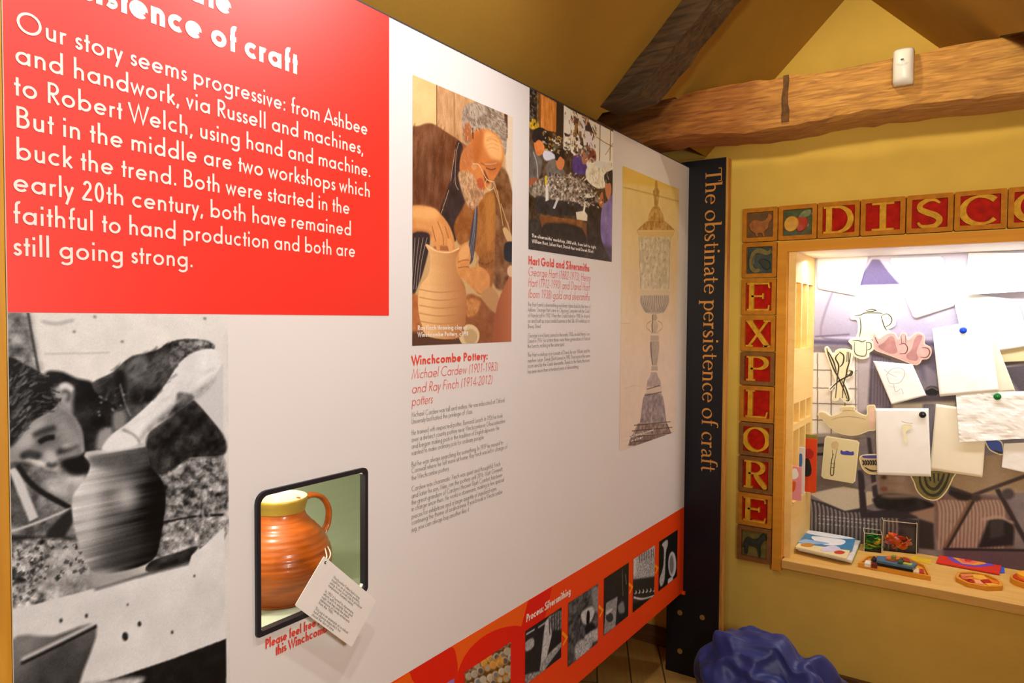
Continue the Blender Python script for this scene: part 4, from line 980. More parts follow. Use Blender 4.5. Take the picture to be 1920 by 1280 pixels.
c.poly([(364, 515), (386, 508), (398, 548), (382, 562), (368, 552)], (190, 92, 54), 2); c.poly([(395, 470), (410, 500), (420, 530), (400, 520)], (120, 64, 36), 3)
c.poly([(282, 480), (345, 488), (372, 552), (402, 562), (392, 592), (352, 642), (318, 622), (296, 560)], (196, 150, 108), 3, noise=52, cells=60)
c.poly([(330, 560), (372, 560), (392, 580), (350, 600)], (150, 104, 70), 4, op=.7)
c.line([(345, 444), (372, 448), (395, 490), (412, 516), (438, 524)], (236, 214, 170), 2.2, 0.6); c.ell(352, 456, 12, 16, (220, 190, 150), 1, op=.35); c.line([(408, 512), (400, 540), (420, 560), (440, 548), (436, 524)], (230, 206, 160), 1.8, 0.6)
c.strokes([(300, 210), (340, 176), (400, 170), (452, 196), (486, 242), (497, 310), (490, 405), (472, 340), (430, 300), (352, 305), (308, 348)], 240, lambda x, y: (10+(x-390)*.12, 16), [(206, 192, 172), (120, 100, 84), (176, 156, 134), (92, 74, 60), (226, 214, 196)], 1.8, 0.6)
c.strokes([(282, 480), (345, 488), (372, 552), (402, 562), (392, 592), (352, 642), (318, 622), (296, 560)], 160, (2, 20), [(226, 190, 150), (150, 108, 74), (206, 160, 116), (120, 82, 54)], 1.6, 0.6)
c.strokes([(296, 400), (345, 345), (350, 500), (292, 490)], 60, (4, 18), [(206, 160, 116), (150, 96, 56)], 1.6, 0.4)
for y in (330, 345, 362, 380): c.line([(405, y), (432, y-8), (462, y+4)], (196, 124, 66), 1.8, 1, op=.5)
c.poly([(346, 330), (372, 306), (392, 300), (376, 420), (352, 440)], (170, 92, 42), 8, op=.6); c.poly([(400, 440), (445, 430), (470, 445), (440, 490), (412, 480)], (190, 108, 56), 5, op=.7)
c.line([(404, 462), (428, 470), (448, 464)], (86, 46, 28), 3, 1.2, op=.8); c.line([(398, 445), (425, 446), (452, 440)], (216, 196, 168), 3, 1.2, op=.6)
c.strokes([(60, 318), (165, 266), (235, 308), (290, 345), (230, 640), (60, 645)], 160, (-6, 40), [(146, 92, 58), (86, 50, 32), (128, 80, 52)], 3, 0.35, 0.2, soft=1)
c.strokes([(400, 600), (440, 580), (448, 700), (430, 1000), (365, 1000), (360, 830)], 110, (-4, 34), [(196, 136, 70), (132, 82, 38), (180, 116, 58)], 3, 0.35, 0.25, soft=1)
# forearms and hands
c.poly([(60, 640), (160, 636), (205, 668), (243, 720), (264, 782), (266, 832), (240, 832), (216, 802), (192, 832), (168, 802), (140, 742), (60, 772)], (220, 150, 86), 2, noise=16, cells=18)
c.poly([(60, 640), (150, 636), (200, 668), (170, 690), (60, 680)], (238, 178, 110), 6, op=.7); c.poly([(60, 740), (140, 738), (160, 770), (60, 790)], (170, 100, 56), 4, op=.7)
for L in ([(190, 700), (212, 760), (216, 805)], [(222, 720), (240, 780), (242, 830)], [(165, 720), (180, 780), (192, 820)]): c.line(L, (150, 88, 48), 2.5, 1.2)
c.poly([(60, 780), (140, 748), (155, 800), (112, 965), (60, 1045)], (56, 42, 42), 2)
for k in range(4): c.line([(90+k*18, 770), (84+k*12, 870), (74+k*10, 1000)], (190, 170, 150), 1.4, 0.6)
c.poly([(272, 842), (320, 790), (337, 860), (330, 905), (380, 900), (420, 940), (412, 1012), (370, 1016), (310, 962), (278, 932)], (216, 146, 82), 2, noise=18)
c.poly([(285, 830), (322, 800), (330, 850), (290, 880)], (240, 180, 116), 4, op=.7)
for L in ([(280, 880), (310, 870), (330, 872)], [(280, 905), (312, 900), (330, 902)]): c.line(L, (150, 86, 46), 2.2, 1)
# foreground
c.poly([(310, 1040), (380, 1036), (440, 1090), (462, 1112), (450, 1260), (300, 1260)], (150, 88, 48), 3, noise=24); c.poly([(318, 1045), (380, 1050), (360, 1110), (320, 1120)], (196, 130, 70), 3, noise=40, cells=50)
c.poly([(380, 1030), (430, 990), (470, 1060), (450, 1110)], (190, 140, 90), 3)
c.poly([(446, 1110), (480, 1000), (530, 940), (530, 1260), (436, 1260)], (164, 86, 50), 2, grad=((450, 1100), (530, 1100), (196, 116, 70))); c.ell(516, 920, 18, 26, (226, 190, 150), 2)
c.poly([(60, 1040), (112, 1042), (150, 1200), (160, 1270), (60, 1270)], (186, 112, 62), 3, noise=30); c.poly([(60, 1190), (180, 1205), (320, 1220), (320, 1270), (60, 1270)], (92, 58, 40), 5)
c.ell(330, 1205, 46, 50, (226, 196, 146), 1.5); c.ell(335, 1210, 30, 34, (196, 164, 116), 2)
vase = [(138, 800), (156, 850), (150, 932), (110, 992), (104, 1085), (122, 1165), (154, 1212), (290, 1212), (316, 1100), (312, 990), (276, 922), (272, 862), (287, 816), (215, 832)]
q = c.xy(smooth_poly(vase, 4)); m = c.mask(q, 1)
c.put(m, (236, 184, 122), grad=((150, 1000), (320, 1010), (178, 112, 64))); c.tex(16, 10, 1.0/12, m)
for yy in (1000, 1035, 1070, 1105, 1140): c.line([(108, yy), (200, yy+14), (314, yy+2)], (186, 124, 74), 2.5, 1.5, op=.8)
c.line([(140, 802), (180, 828), (240, 836), (286, 818)], (245, 196, 136), 5, 1); c.poly([(170, 812), (200, 806), (260, 812), (240, 830), (190, 826)], (170, 104, 60), 2)
c.poly([(180, 790), (196, 790), (200, 826), (188, 828)], (222, 152, 90), 1); c.poly([(232, 780), (252, 780), (258, 826), (240, 828)], (226, 158, 94), 1)
c.grain(5); photo1 = place('potter_photo', c)
bm = bmesh.new()
for s, p0, p1 in (('Ray Finch throwing clay at', Z4(100, 1182), Z4(318, 1178)), ('Winchcombe Pottery, c1990', Z4(100, 1212), Z4(326, 1206))):
    p0, p1 = PP(p0), PP(p1); text_line(bm, s, p0[0], (p0[1]+p1[1])/2, p1[0], 0.0105, 0.19, TP(0.0011), 0, 6)
obj('caption', bm, M_ink_w, photo1)

# ---- colour photo of a crowded workshop
Z5 = zoom(960, 150, 3.5556)
a = PP((991.5, 330)); b = PP((1148.5, 330)); bz_ = (PP((990, 467))[1]+PP((1148, 491))[1])/2
c = Canvas(a[0], b[0], bz_, PZ1-0.0004, 1000, (70, 52, 36), PP, Z5)
c.tex(50, 30)
c.poly([(100, 50), (165, 80), (165, 330), (100, 330)], (46, 38, 34), 1, sm=False, noise=50, cells=50)
c.poly([(165, 75), (190, 90), (190, 330), (165, 320)], (112, 74, 34), 1, sm=False)
c.poly([(190, 95), (296, 152), (292, 350), (190, 330)], (196, 122, 52), 1, sm=False, noise=36, cells=18, ax=5)
c.poly([(296, 150), (344, 175), (340, 400), (296, 380)], (52, 40, 30), 1, sm=False)
c.poly([(344, 170), (392, 200), (388, 470), (340, 470)], (226, 220, 205), 1, sm=False, noise=20)
c.poly([(392, 200), (680, 350), (680, 660), (500, 600), (390, 480)], (240, 230, 208), 1, sm=False, noise=30, cells=20)
for i in range(26):
    x, y = 392+random.uniform(0, 100), 220+random.uniform(0, 240); k = random.choice([(60, 44, 34), (150, 108, 60), (96, 70, 50), (214, 200, 176), (120, 92, 70)])
    c.poly([(x, y), (x+random.uniform(8, 26), y+4), (x+random.uniform(8, 26), y+random.uniform(20, 70)), (x-2, y+random.uniform(20, 60))], k, 1, sm=False)
c.poly([(460, 250), (484, 262), (480, 390), (462, 384)], (216, 216, 226), 1, sm=False); c.poly([(484, 340), (540, 365), (538, 460), (484, 430)], (226, 220, 220), 1, sm=False); c.poly([(486, 310), (512, 280), (544, 360), (486, 335)], (58, 48, 52), 1, sm=False)
for x in (585, 655): c.line([(x, 290+(x-585)*.5), (x, 345), (x-4, 540)], (120, 86, 56), 5, 1)
c.poly([(500, 460), (550, 470), (556, 540), (500, 530)], (126, 66, 50), 3)
c.line([(560, 380), (620, 420), (680, 450)], (110, 84, 60), 2, 1); c.line([(620, 500), (660, 440), (690, 400)], (120, 90, 60), 2, 1)
c.poly([(118, 270), (150, 262), (180, 300), (170, 330), (120, 325)], (186, 150, 36), 2, noise=60, cells=60)
for i in range(40):
    x, y = 200+random.uniform(0, 230), 340+random.uniform(0, 160); k = random.choice([(220, 210, 190), (60, 48, 38), (190, 150, 70), (120, 96, 60), (90, 96, 70)])
    c.poly([(x, y), (x+random.uniform(10, 36), y+random.uniform(0, 12)), (x+random.uniform(10, 30), y+random.uniform(10, 26)), (x, y+14)], k, 1, sm=False)
c.poly([(210, 470), (260, 480), (290, 520), (230, 540), (205, 510)], (206, 206, 220), 2)
c.strokes([(105, 80), (180, 100), (180, 320), (105, 320)], 40, (5, 20), [(120, 110, 100), (26, 22, 20), (150, 130, 80)], 4, 0.6, 1.0)
# people at the benches
c.poly([(100, 440), (150, 470), (200, 500), (180, 660), (100, 690)], (96, 90, 84), 2, noise=30, cells=30); c.line([(140, 480), (165, 560), (172, 660)], (190, 184, 176), 3, 1)
c.poly([(150, 400), (190, 400), (216, 450), (205, 490), (170, 505), (148, 450)], (214, 128, 66), 1.5, noise=20); c.poly([(134, 390), (142, 340), (185, 318), (228, 340), (240, 400), (232, 450), (208, 420), (176, 400), (150, 420)], (34, 30, 32), 1.5, noise=14, cells=40)
c.poly([(100, 660), (200, 662), (230, 690), (200, 708), (100, 720)], (150, 84, 48), 1.5)
c.poly([(230, 560), (280, 530), (345, 600), (350, 660), (240, 690), (228, 620)], (112, 104, 96), 2, noise=24); c.poly([(292, 510), (330, 500), (350, 550), (330, 600), (298, 580)], (206, 126, 74), 1.5); c.poly([(284, 500), (300, 462), (340, 458), (352, 500), (345, 530), (320, 510), (296, 540)], (40, 34, 34), 1.5)
c.poly([(400, 560), (412, 508), (460, 500), (492, 560), (500, 620), (430, 632), (402, 600)], (84, 62, 128), 2, noise=24); c.poly([(462, 500), (486, 450), (506, 470), (500, 545), (470, 560)], (170, 120, 92), 2); c.poly([(462, 460), (486, 440), (508, 470), (504, 520), (486, 480)], (120, 110, 106), 2, noise=30)
# bench, tools
c.strokes([(200, 340), (340, 380), (430, 400), (560, 470), (560, 560), (400, 500), (240, 470)], 90, (10, 12), [(226, 214, 190), (46, 38, 32), (186, 140, 60), (110, 86, 60), (206, 190, 160)], 5, 0.7, 1.5)
c.strokes([(345, 200), (392, 205), (560, 300), (560, 470), (400, 440)], 70, (4, 26), [(90, 66, 46), (160, 120, 70), (226, 216, 200), (50, 40, 34)], 6, 0.7, 0.5)
c.poly([(110, 720), (240, 640), (420, 640), (560, 760), (620, 850), (500, 850), (190, 800)], (126, 114, 98), 2, noise=110, cells=60)
for i in range(46):
    x, y = 220+random.uniform(0, 300), 630+random.uniform(0, 160); k = random.choice([(206, 198, 184), (44, 40, 40), (150, 146, 140), (110, 74, 46), (176, 168, 150)])
    c.line([(x, y), (x+random.uniform(-20, 30), y+random.uniform(-36, 14))], k, random.uniform(2, 6), 1)
c.poly([(520, 560), (680, 560), (640, 700), (560, 720), (490, 650)], (232, 222, 194), 2, noise=60, cells=40); c.poly([(560, 540), (660, 560), (650, 600), (560, 580)], (214, 214, 206), 1)
c.ell(515, 790, 36, 26, (40, 36, 34), 1); c.ell(512, 772, 34, 16, (206, 198, 176), 1)
c.poly([(170, 770), (280, 800), (420, 815), (500, 850), (500, 900), (420, 905), (190, 890), (150, 830)], (46, 42, 42), 2, noise=30); c.poly([(300, 780), (315, 785), (285, 860), (270, 855)], (190, 190, 188), 1, sm=False)
c.poly([(424, 880), (480, 870), (505, 905), (500, 940), (430, 930)], (216, 206, 180), 1, sm=False); c.poly([(480, 820), (490, 830), (480, 900), (468, 890)], (226, 218, 196), 1, sm=False)
c.poly([(190, 900), (470, 935), (468, 985), (190, 945)], (124, 76, 38), 1.5, sm=False, noise=30); c.poly([(190, 905), (215, 910), (240, 1090), (195, 1080)], (110, 66, 36), 1.5, sm=False); c.poly([(466, 950), (496, 950), (505, 1180), (470, 1180)], (112, 74, 44), 1.5, sm=False)
c.poly([(100, 940), (190, 945), (190, 1130), (100, 1120)], (50, 44, 38), 3, noise=30)
c.poly([(215, 960), (466, 990), (470, 1190), (230, 1130)], (40, 34, 30), 3, noise=16); c.poly([(510, 850), (600, 860), (600, 1200), (505, 1180)], (46, 38, 34), 3, noise=26)
c.poly([(596, 860), (630, 810), (690, 780), (690, 1230), (640, 1170), (590, 1040)], (122, 106, 158), 2, noise=30, cells=14); c.poly([(622, 660), (650, 650), (660, 740), (640, 800), (620, 740)], (186, 120, 84), 1.5); c.poly([(612, 640), (640, 610), (690, 612), (690, 760), (668, 760), (655, 690), (622, 690)], (48, 42, 44), 1.5); c.poly([(580, 780), (600, 745), (608, 800), (600, 850), (578, 830)], (176, 108, 70), 1.5)
c.poly([(100, 1020), (700, 1110), (700, 1300), (100, 1300)], (50, 44, 42), 8, sm=False, op=.6)
c.poly([(218, 640), (232, 636), (232, 700), (218, 704)], (206, 180, 40), 1, sm=False); c.poly([(222, 700), (236, 700), (244, 800), (222, 810)], (210, 204, 196), 1, sm=False)
c.strokes([(230, 640), (420, 620), (560, 740), (620, 850), (480, 850), (240, 760)], 120, (14, -6), [(230, 226, 216), (40, 36, 36), (190, 184, 172), (150, 96, 60), (212, 204, 180)], 4, 0.75, 1.2)
c.strokes([(490, 600), (660, 560), (670, 640), (560, 720)], 40, (4, 24), [(246, 240, 220), (120, 100, 70), (206, 190, 140)], 3, 0.6, 0.6)
c.I = (c.I-110)*1.12+124; c.grain(5); photo2 = place('workshop_photo', c)
bm = bmesh.new()
for s, p0, p1 in (("The silversmiths' workshop, 2008 with, from left to right,", Z5(130, 1046), Z5(560, 1126)), ('William Hart, Julian Hart, David Hart and Derek Elliott', Z5(130, 1084), Z5(540, 1153))):
    p0, p1 = PP(p0), PP(p1); text_line(bm, s, p0[0], (p0[1]+p1[1])/2, p1[0], 0.0098, 0.19, TP(0.0011), 0, 5)
obj('caption', bm, M_ink_w, photo2)

# ---- tinted drawing of a tall covered cup
Z7 = zoom(970, 460, 3.2)
a = PP((1165, 500)); b = PP((1271, 500)); tz_ = PP((1168, 311))[1]; bz_ = PP((1163, 845))[1]
c = Canvas(a[0], b[0], bz_, tz_, 900, (226, 200, 150), PP, Z7)
c.poly([(580, -560), (1000, -560), (1000, 1300), (580, 1300)], (236, 208, 130), 0, sm=False, grad=((760, -380), (780, 700), (236, 214, 194)))
c.tex(7, 6); c.tex(5, 40)
c.poly([(580, -560), (1000, -560), (1000, -330), (640, -370), (580, -370)], (230, 186, 70), 6, sm=False, op=.6)
cx = 822
ink = (112, 98, 90); lt = (186, 168, 142)
def both(L, col=ink, w=2.0, dx=0, op=.8):
    c.line([(cx+dx-x, y) for x, y in L], col, w, 0.8, op=op); c.line([(cx+dx+x, y) for x, y in L], col, w, 0.8, op=op)
def cup(L, col, dx=0, soft=1, noise=0, g=True, op=.72):
    P_ = [(cx+dx-x, y) for x, y in L]+[(cx+dx+x, y) for x, y in L[::-1]]
    c.poly(P_, col, soft, sm=False, noise=noise, cells=60, op=op)
T5 = lambda x, y: ((960+x/3.5556-970)*3.2, (150+y/3.5556-460)*3.2)
top_ = [T5(958, y)[1] for y in (672, 720, 740, 780, 845, 900, 950, 1000)]
tan = (172, 128, 58)
cup([(5, top_[0]), (9, top_[1]-8), (6, top_[1])], tan, 10); cup([(8, top_[1]), (20, top_[2]+4), (16, top_[3]), (10, top_[4])], tan, 10, noise=50); cup([(18, top_[4]), (44, top_[5]), (52, top_[6])], (186, 136, 60), 8, noise=60); cup([(56, top_[6]-6), (96, top_[7]-16), (112, top_[7]+2)], (176, 126, 56), 8, noise=70)
both([(112, top_[7]+2), (104, top_[7]+24), (98, top_[7]+36)], tan, 2.5, 8); cup([(104, top_[7]+8), (92, top_[7]+60)], (224, 190, 120), 8, op=.8)
cup([(94, -50), (90, 60), (86, 240), (84, 262)], (206, 198, 172), 2, noise=50); both([(94, -50), (90, 60), (84, 262)], ink, 2)
for i in range(60): c.ell(cx+random.uniform(-80, 80), random.uniform(-40, 240), random.uniform(2, 6), random.uniform(3, 9), (140, 130, 116), 1, op=.35)
cup([(86, 268), (92, 280), (92, 296)], (220, 204, 170), 0, op=.8)
cup([(84, 298), (88, 340), (74, 378), (56, 402), (30, 410)], (186, 176, 164), 0, noise=20)
for k in range(-7, 8): c.line([(cx+k*11.5, 302), (cx+k*11, 350), (cx+k*7, 402)], (92, 80, 80), 3.2, 1, op=.75)
cup([(10, 412), (16, 436), (10, 452)], (168, 152, 136)); cup([(14, 455), (22, 478), (18, 510), (10, 528)], (190, 172, 148), noise=30)
both([(20, 452), (44, 470), (46, 496), (26, 514), (14, 530)], (150, 132, 110), 2.5); c.line([(cx-12, 416), (cx-14, 480), (cx-12, 524)], (96, 84, 80), 6, 1.5)
cup([(24, 540), (26, 562), (22, 572)], (180, 164, 144)); cup([(26, 574), (28, 610), (22, 670), (14, 720)], (168, 154, 140), noise=20); c.line([(cx-22, 580), (cx-20, 650), (cx-12, 716)], (96, 84, 86), 6, 2)
cup([(18, 724), (20, 750)], (176, 158, 140)); cup([(16, 760), (26, 790), (40, 812), (44, 848)], (166, 150, 146), -4, noise=40); cup([(48, 850), (46, 895)], (212, 192, 170), -4, op=.8)
cup([(50, 888), (62, 920), (72, 1000), (80, 1064)], (128, 116, 124), -8, noise=70); cup([(84, 1066), (104, 1110), (112, 1130)], (120, 100, 92), -10, noise=70); cup([(112, 1134), (128, 1170), (136, 1200)], (98, 82, 74), -22, noise=50)
both([(84, 1066), (104, 1110), (114, 1132), (134, 1198)], (70, 56, 52), 3, -14)
for y in (850, 888, 1066, 1100, 1134, 1166): c.line([(cx-(y-780)*.36-20, y+12), (cx+(y-780)*.30+10, y-10)], (84, 70, 68), 2.5, 1)
c.line([(640, -345), (760, -318), (980, -260)], (150, 110, 44), 2, 1, op=.55)
for i in range(44): x = 600+i*9; c.line([(x, -350+(x-600)*0.26), (x+4, -360+(x-600)*0.26)], (140, 100, 40), 2, 1, op=.55)
c.line([(620, 468), (680, 468)], (170, 150, 126), 1.5, 1, op=.5); c.line([(640, 858), (700, 840), (740, 846)], (196, 160, 130), 1.5, 1, op=.5)
c.grain(3); photo3 = place('cup_drawing_print', c)
bm = bmesh.new()
for s, p0, p1 in (('George Hart, drawing for a covered', Z7(630, 1172), Z7(815, 1110)), ('cup in silver', Z7(630, 1200), Z7(752, 1152))):
    p0, p1 = PP(p0), PP(p1); text_line(bm, s, p0[0], (p0[1]+p1[1])/2, p1[0], 0.0098, 0.17, TP(0.0011), 0, 4)
obj('caption', bm, M_ink_w, photo3)

# ---- pictures along the orange strip
Z8 = zoom(720, 930, 3.2)
def strip_photo(name, px0, px1, ytl, ybl, bg, mono=True):
    a, b = PP(Z8(px0, ytl)), PP(Z8(px1, ytl)); zt = PP(Z8(px0, ytl))[1]; zb = PP(Z8(px0, ybl))[1]
    return Canvas(a[0], b[0], zb, zt, 800, bg, PP, Z8)
def quick(pt): return pt
# bowls drying in rows
zb_ = PP(Z8(1100, 1020))[1]
a = PP(Z8(480, 1050)); b = PP(Z8(757, 872))
c = Canvas(a[0], b[0], zb_, b[1], 800, (92, 66, 36), PP, Z8)
for i in range(9):
    for j in range(7):
        x = 470+i*36+(j % 2)*18+random.uniform(-6, 6); y = 900+j*52-(i-6)*16+random.uniform(-6, 6); r = random.uniform(20, 25)
        k = random.choice([(222, 196, 150), (196, 176, 140), (206, 140, 44), (190, 186, 176)])
        c.ell(x, y, r, r*1.15, (120, 84, 40), 1); c.ell(x-2, y-3, r*.92, r*1.02, k, 1); c.ell(x+1, y, r*.66, r*.76, random.choice([(120, 120, 124), (172, 160, 140), (90, 84, 80), (186, 178, 160)]), 1)
for x, y in ((590, 985), (650, 1010), (690, 990), (620, 960)): c.ell(x, y, 24, 30, (226, 156, 52), 3, op=.8)
c.grain(5); place('bowls_photo', c, strip, 0.0022)
def sp(name, pts4, fn, bg=36):
    (xa, yta), (xb, ytb), yba = pts4
    a = PP(Z8(xa, yta)); b = PP(Z8(xb, ytb)); zb = PP(Z8(xa, yba))[1]
    c = Canvas(a[0], b[0], zb, (a[1]+b[1])/2, 800, bg, PP, Z8); fn(c); c.grain(5); place(name, c, strip, 0.0022)
def ph_a(c):
    c.tex(10, 20)
    c.poly([(845, 880), (890, 850), (895, 900), (850, 930)], 170, 2, noise=60); c.line([(850, 830), (900, 800)], 190, 4, 1); c.line([(920, 790), (980, 750)], 150, 5, 1)
    c.poly([(960, 780), (975, 740), (1000, 720), (1010, 790), (960, 1010), (945, 1050), (935, 1010)], 190, 2, noise=40, cells=30); c.poly([(990, 730), (1060, 690), (1062, 790), (1000, 800)], 110, 3, noise=60)
    for k in range(5): c.line([(985+k*16, 730-k*8), (990+k*14, 830)], 30, 3, 1.5)
    c.poly([(940, 1000), (1050, 880), (1060, 900), (960, 1040), (990, 1060), (1020, 1030), (980, 1090), (940, 1080)], 160, 2, noise=60); c.poly([(845, 1070), (960, 1040), (1030, 1010), (960, 1120), (845, 1120)], 140, 2, noise=90, cells=40)
def ph_b(c):
    c.tex(60, 14)
    c.poly([(1180, 700), (1240, 660), (1260, 690), (1230, 760), (1190, 760)], 196, 3, noise=30); c.poly([(1215, 690), (1230, 700), (1225, 770), (1210, 760)], 20, 2); c.ell(1235, 800, 34, 40, 30, 3); c.poly([(1200, 840), (1280, 790), (1282, 860), (1220, 870)], 180, 3, noise=50)
    c.poly([(1150, 880), (1260, 840), (1200, 960), (1150, 980)], 170, 3, noise=90, cells=50); c.poly([(1240, 570), (1282, 550), (1282, 680), (1260, 690)], 140, 5, noise=40)
def ph_c(c):
    c.tex(14, 30); c.poly([(1330, 640), (1398, 600), (1385, 780), (1315, 830)], 150, 2, sm=False, noise=40); c.ell(1350, 725, 22, 30, 60, 2); c.poly([(1330, 690), (1370, 670), (1360, 690), (1335, 710)], 200, 2)
    c.poly([(1400, 660), (1430, 630), (1440, 690), (1410, 700)], 130, 3); c.line([(1425, 440), (1430, 600)], 120, 3, 1.5); c.line([(1445, 470), (1450, 530)], 150, 3, 1.5)
def ph_d(c):
    c.I[:] = 60; c.tex(20, 20); c.poly([(1490, 380), (1540, 340), (1625, 300), (1625, 490), (1560, 540), (1490, 500)], 168, 2, noise=110, cells=60)
    for k in range(7): c.line([(1530+k*14, 350-k*6), (1530+k*14, 400-k*6)], 60, 4, 1)
    c.ell(1500, 420, 14, 60, 220, 6, op=.7); c.poly([(1490, 500), (1625, 480), (1625, 600), (1490, 600)], 40, 3, sm=False)
    for k in range(6): c.ell(1505+k*22, 575-k*3, 8, 12, 200, 1.5); c.ell(1501+k*22, 572-k*3, 6, 9, 30, 1.5)
    c.line([(1495, 605), (1550, 615), (1620, 595)], 200, 6, 1.5); c.poly([(1490, 640), (1625, 600), (1625, 720), (1490, 720)], 22, 3, sm=False)
def ph_e(c):
    c.I[:] = 24; c.tex(10, 20); c.poly([(1665, 290), (1695, 262), (1700, 290), (1690, 330), (1685, 400), (1680, 500), (1660, 540), (1650, 500), (1672, 420), (1676, 320)], 180, 2, noise=50, cells=40)
    c.ell(1726, 408, 24, 76, 205, 2); c.ell(1722, 410, 13, 56, 120, 4); c.poly([(1718, 485), (1730, 482), (1726, 530), (1705, 545), (1700, 500)], 200, 2)
sp('hammering_photo', ((845, 800), (1062, 672), 1130), ph_a); sp('chasing_photo', ((1103, 640), (1282, 522), 1020), ph_b, 78); sp('bench_photo', ((1318, 492), (1466, 398), 832), ph_c); sp('bowl_photo', ((1494, 374), (1622, 296), 694), ph_d); sp('spoon_photo', ((1649, 270), (1759, 202), 566), ph_e)
# ================================================================== dark upright board with the vertical title
M_navy = mat('navy_board', rgb(16, 16, 24), 0.4, 0.05, 5, spec=0.4)
M_ply = wood('ply_edge', rgb(170, 112, 40), rgb(206, 146, 64), 2, 6)
t = thing('title_board', 'tall dark navy board with gold vertical lettering standing at the end of the white panel', 'board', (0.045, 2.87, 0))
BX0, BX1, BZ = -0.072, 0.152, 2.150
obj('face', bx(BX0, BX1, 2.845, 2.851, 0.0, BZ), M_navy, t)
obj('plywood_core', bx(BX0, BX1+0.0085, 2.8512, 2.892, 0.0, BZ-0.002), M_ply, t)
bm = bmesh.new()
text_line(bm, 'The obstinate persistence of craft', 0.0, 0.0, 2.112-0.873, 0.066, 0.1, lambda u, v, d: (0.070+v, 2.8445-d, 2.112-u), 0, 10, roman)
obj('lettering', bm, mat('gold_ink', rgb(196, 132, 60), 0.45, 0.04), t)
for p in ((1275, 1148), (1317, 1157), (1275, 1220)):
    q = on(1, 2.845, *p); bm = bmesh.new()
    for (r, d0, d1) in ((0.011, 0, 0.003), (0.0075, 0.003, 0.006)):
        prism(bm, [(q[0]+r*math.cos(i*PI/(8 if r > .01 else 3)), q[2]+r*math.sin(i*PI/(8 if r > .01 else 3))) for i in range(16 if r > .01 else 6)], to_wall(2.845), d0, d1)
    obj('bolt', bm, mat('brass', rgb(186, 160, 96), 0.35, 0.1, metal=0.8), t)

# ================================================================== display window in the end wall
FY = 3.02                       # front of the wooden frame and of the tiles
YM = 3.43                       # face of the mural
M_frame = wood('frame_wood', rgb(206, 134, 18), rgb(220, 150, 30), 0, 3, 0.7, 0.05)
M_birch = wood('birch', rgb(238, 196, 112), rgb(246, 208, 130), 1, 3, 0.5, 0.05)
M_birchd = wood('birch_shelf', rgb(212, 162, 78), rgb(226, 180, 98), 0, 3, 0.5, 0.05)
M_rec = wood('pigeonhole_wood', rgb(196, 136, 60), rgb(214, 154, 76), 2, 3, 0.6, 0.05)
case = thing('display_case', 'lit wooden display case set into the yellow end wall', 'display case', (1.03, 3.2, 0.478))
FX0, FXi, FZi, FZo = 0.3155, 0.353, 1.778, 1.818
bm = bmesh.new(); w_ = 0.0
def mitre(bm, pts): prism(bm, pts, to_wall(FY+0.034), 0.0, 0.034)
FX1, FXj = 1.7445, 1.707
mitre(bm, [(FX0, 0.462), (FXi, 0.462), (FXi, FZi), (FX0, FZo)]); mitre(bm, [(FX0, FZo), (FXi, FZi), (FXj, FZi), (FX1, FZo)]); mitre(bm, [(FX1, FZo), (FXj, FZi), (FXj, 0.462), (FX1, 0.462)])
obj('frame', bm, M_frame, case)
SZ = 0.5137
obj('shelf', bx(0.357, FXj-0.001, FY-0.012, YM+0.02, SZ-0.034, SZ, bev=0.002), M_birchd, case)
obj('head_board', bx(FXi-0.01, FXj+0.01, FY+0.0345, YM+0.02, FZi, FZi+0.02), mat('white_laminate', rgb(238, 232, 226), 0.5, 0.01), case)
obj('side_board', bx(FXj, FXj+0.02, FY+0.0345, YM+0.02, SZ, FZi), M_birch, case)
# left side with pigeonholes
XS, XB = 0.381, 0.250
cols_ = [(3.064, 3.155), (3.188, 3.277), (3.307, 3.398)]; bands = [(1.379, 1.655), (1.067, 1.153), (0.735, 1.040)]
bm = bmesh.new()
ys = [FY+0.0345, 3.064, 3.155, 3.188, 3.277, 3.307, 3.398, YM+0.02]
box(bm, XB, XS, ys[0], ys[1], SZ, FZi); box(bm, XB, XS, ys[6], ys[7], SZ, FZi)
for z0, z1 in ((SZ, 0.735), (1.040, 1.067), (1.153, 1.379), (1.655, FZi)): box(bm, XB, XS, ys[1], ys[6], z0, z1)
obj('side_panel', bm, M_birch, case)
for z0, z1 in bands:
    for y0, y1 in ((3.155, 3.188), (3.277, 3.307)):
        ym = (y0+y1)/2
        obj('divider', bx(XB, XS, ym-0.009, ym+0.009, z0, z1), M_birch, case)
obj('rack_back', bx(XB-0.01, XB, ys[1], ys[6], 0.735, 1.655), M_rec, case)

# ---- large kitchen photograph behind everything
Zm = zoom(1360, 340, 3.4286); Zn = zoom(1360, 680, 3.4286); ZN = lambda x, y: (x, y+1165.7)     # second crop continues the first
PM = PYf(YM)
c = Canvas(XS+0.0005, FXj-0.0005, SZ+0.0005, FZi-0.0005, 420, (186, 178, 200), PM, Zm)
N = lambda L: [ZN(*p) for p in L]
c.poly([(400, 300), (3000, 100), (3000, 1000), (400, 1000)], (212, 206, 220), 0, sm=False, grad=((1000, 500), (1000, 1000), (160, 153, 176))); c.tex(4, 8)
c.line([(690, 715), (640, 850), (615, 960), (640, 1010), (800, 1025)], (146, 138, 160), 4, 1); c.line([(575, 1000), (800, 985)], (110, 100, 124), 3, 1)
c.poly([(540, 1015), (820, 1025), (1330, 1030), (3000, 980), (3000, 1060), (1330, 1085), (560, 1050)], (92, 84, 112), 3, sm=False)
c.poly([(540, 1055), (3000, 1080), (3000, 3000), (540, 3000)], (130, 120, 124), 2, sm=False, noise=14)
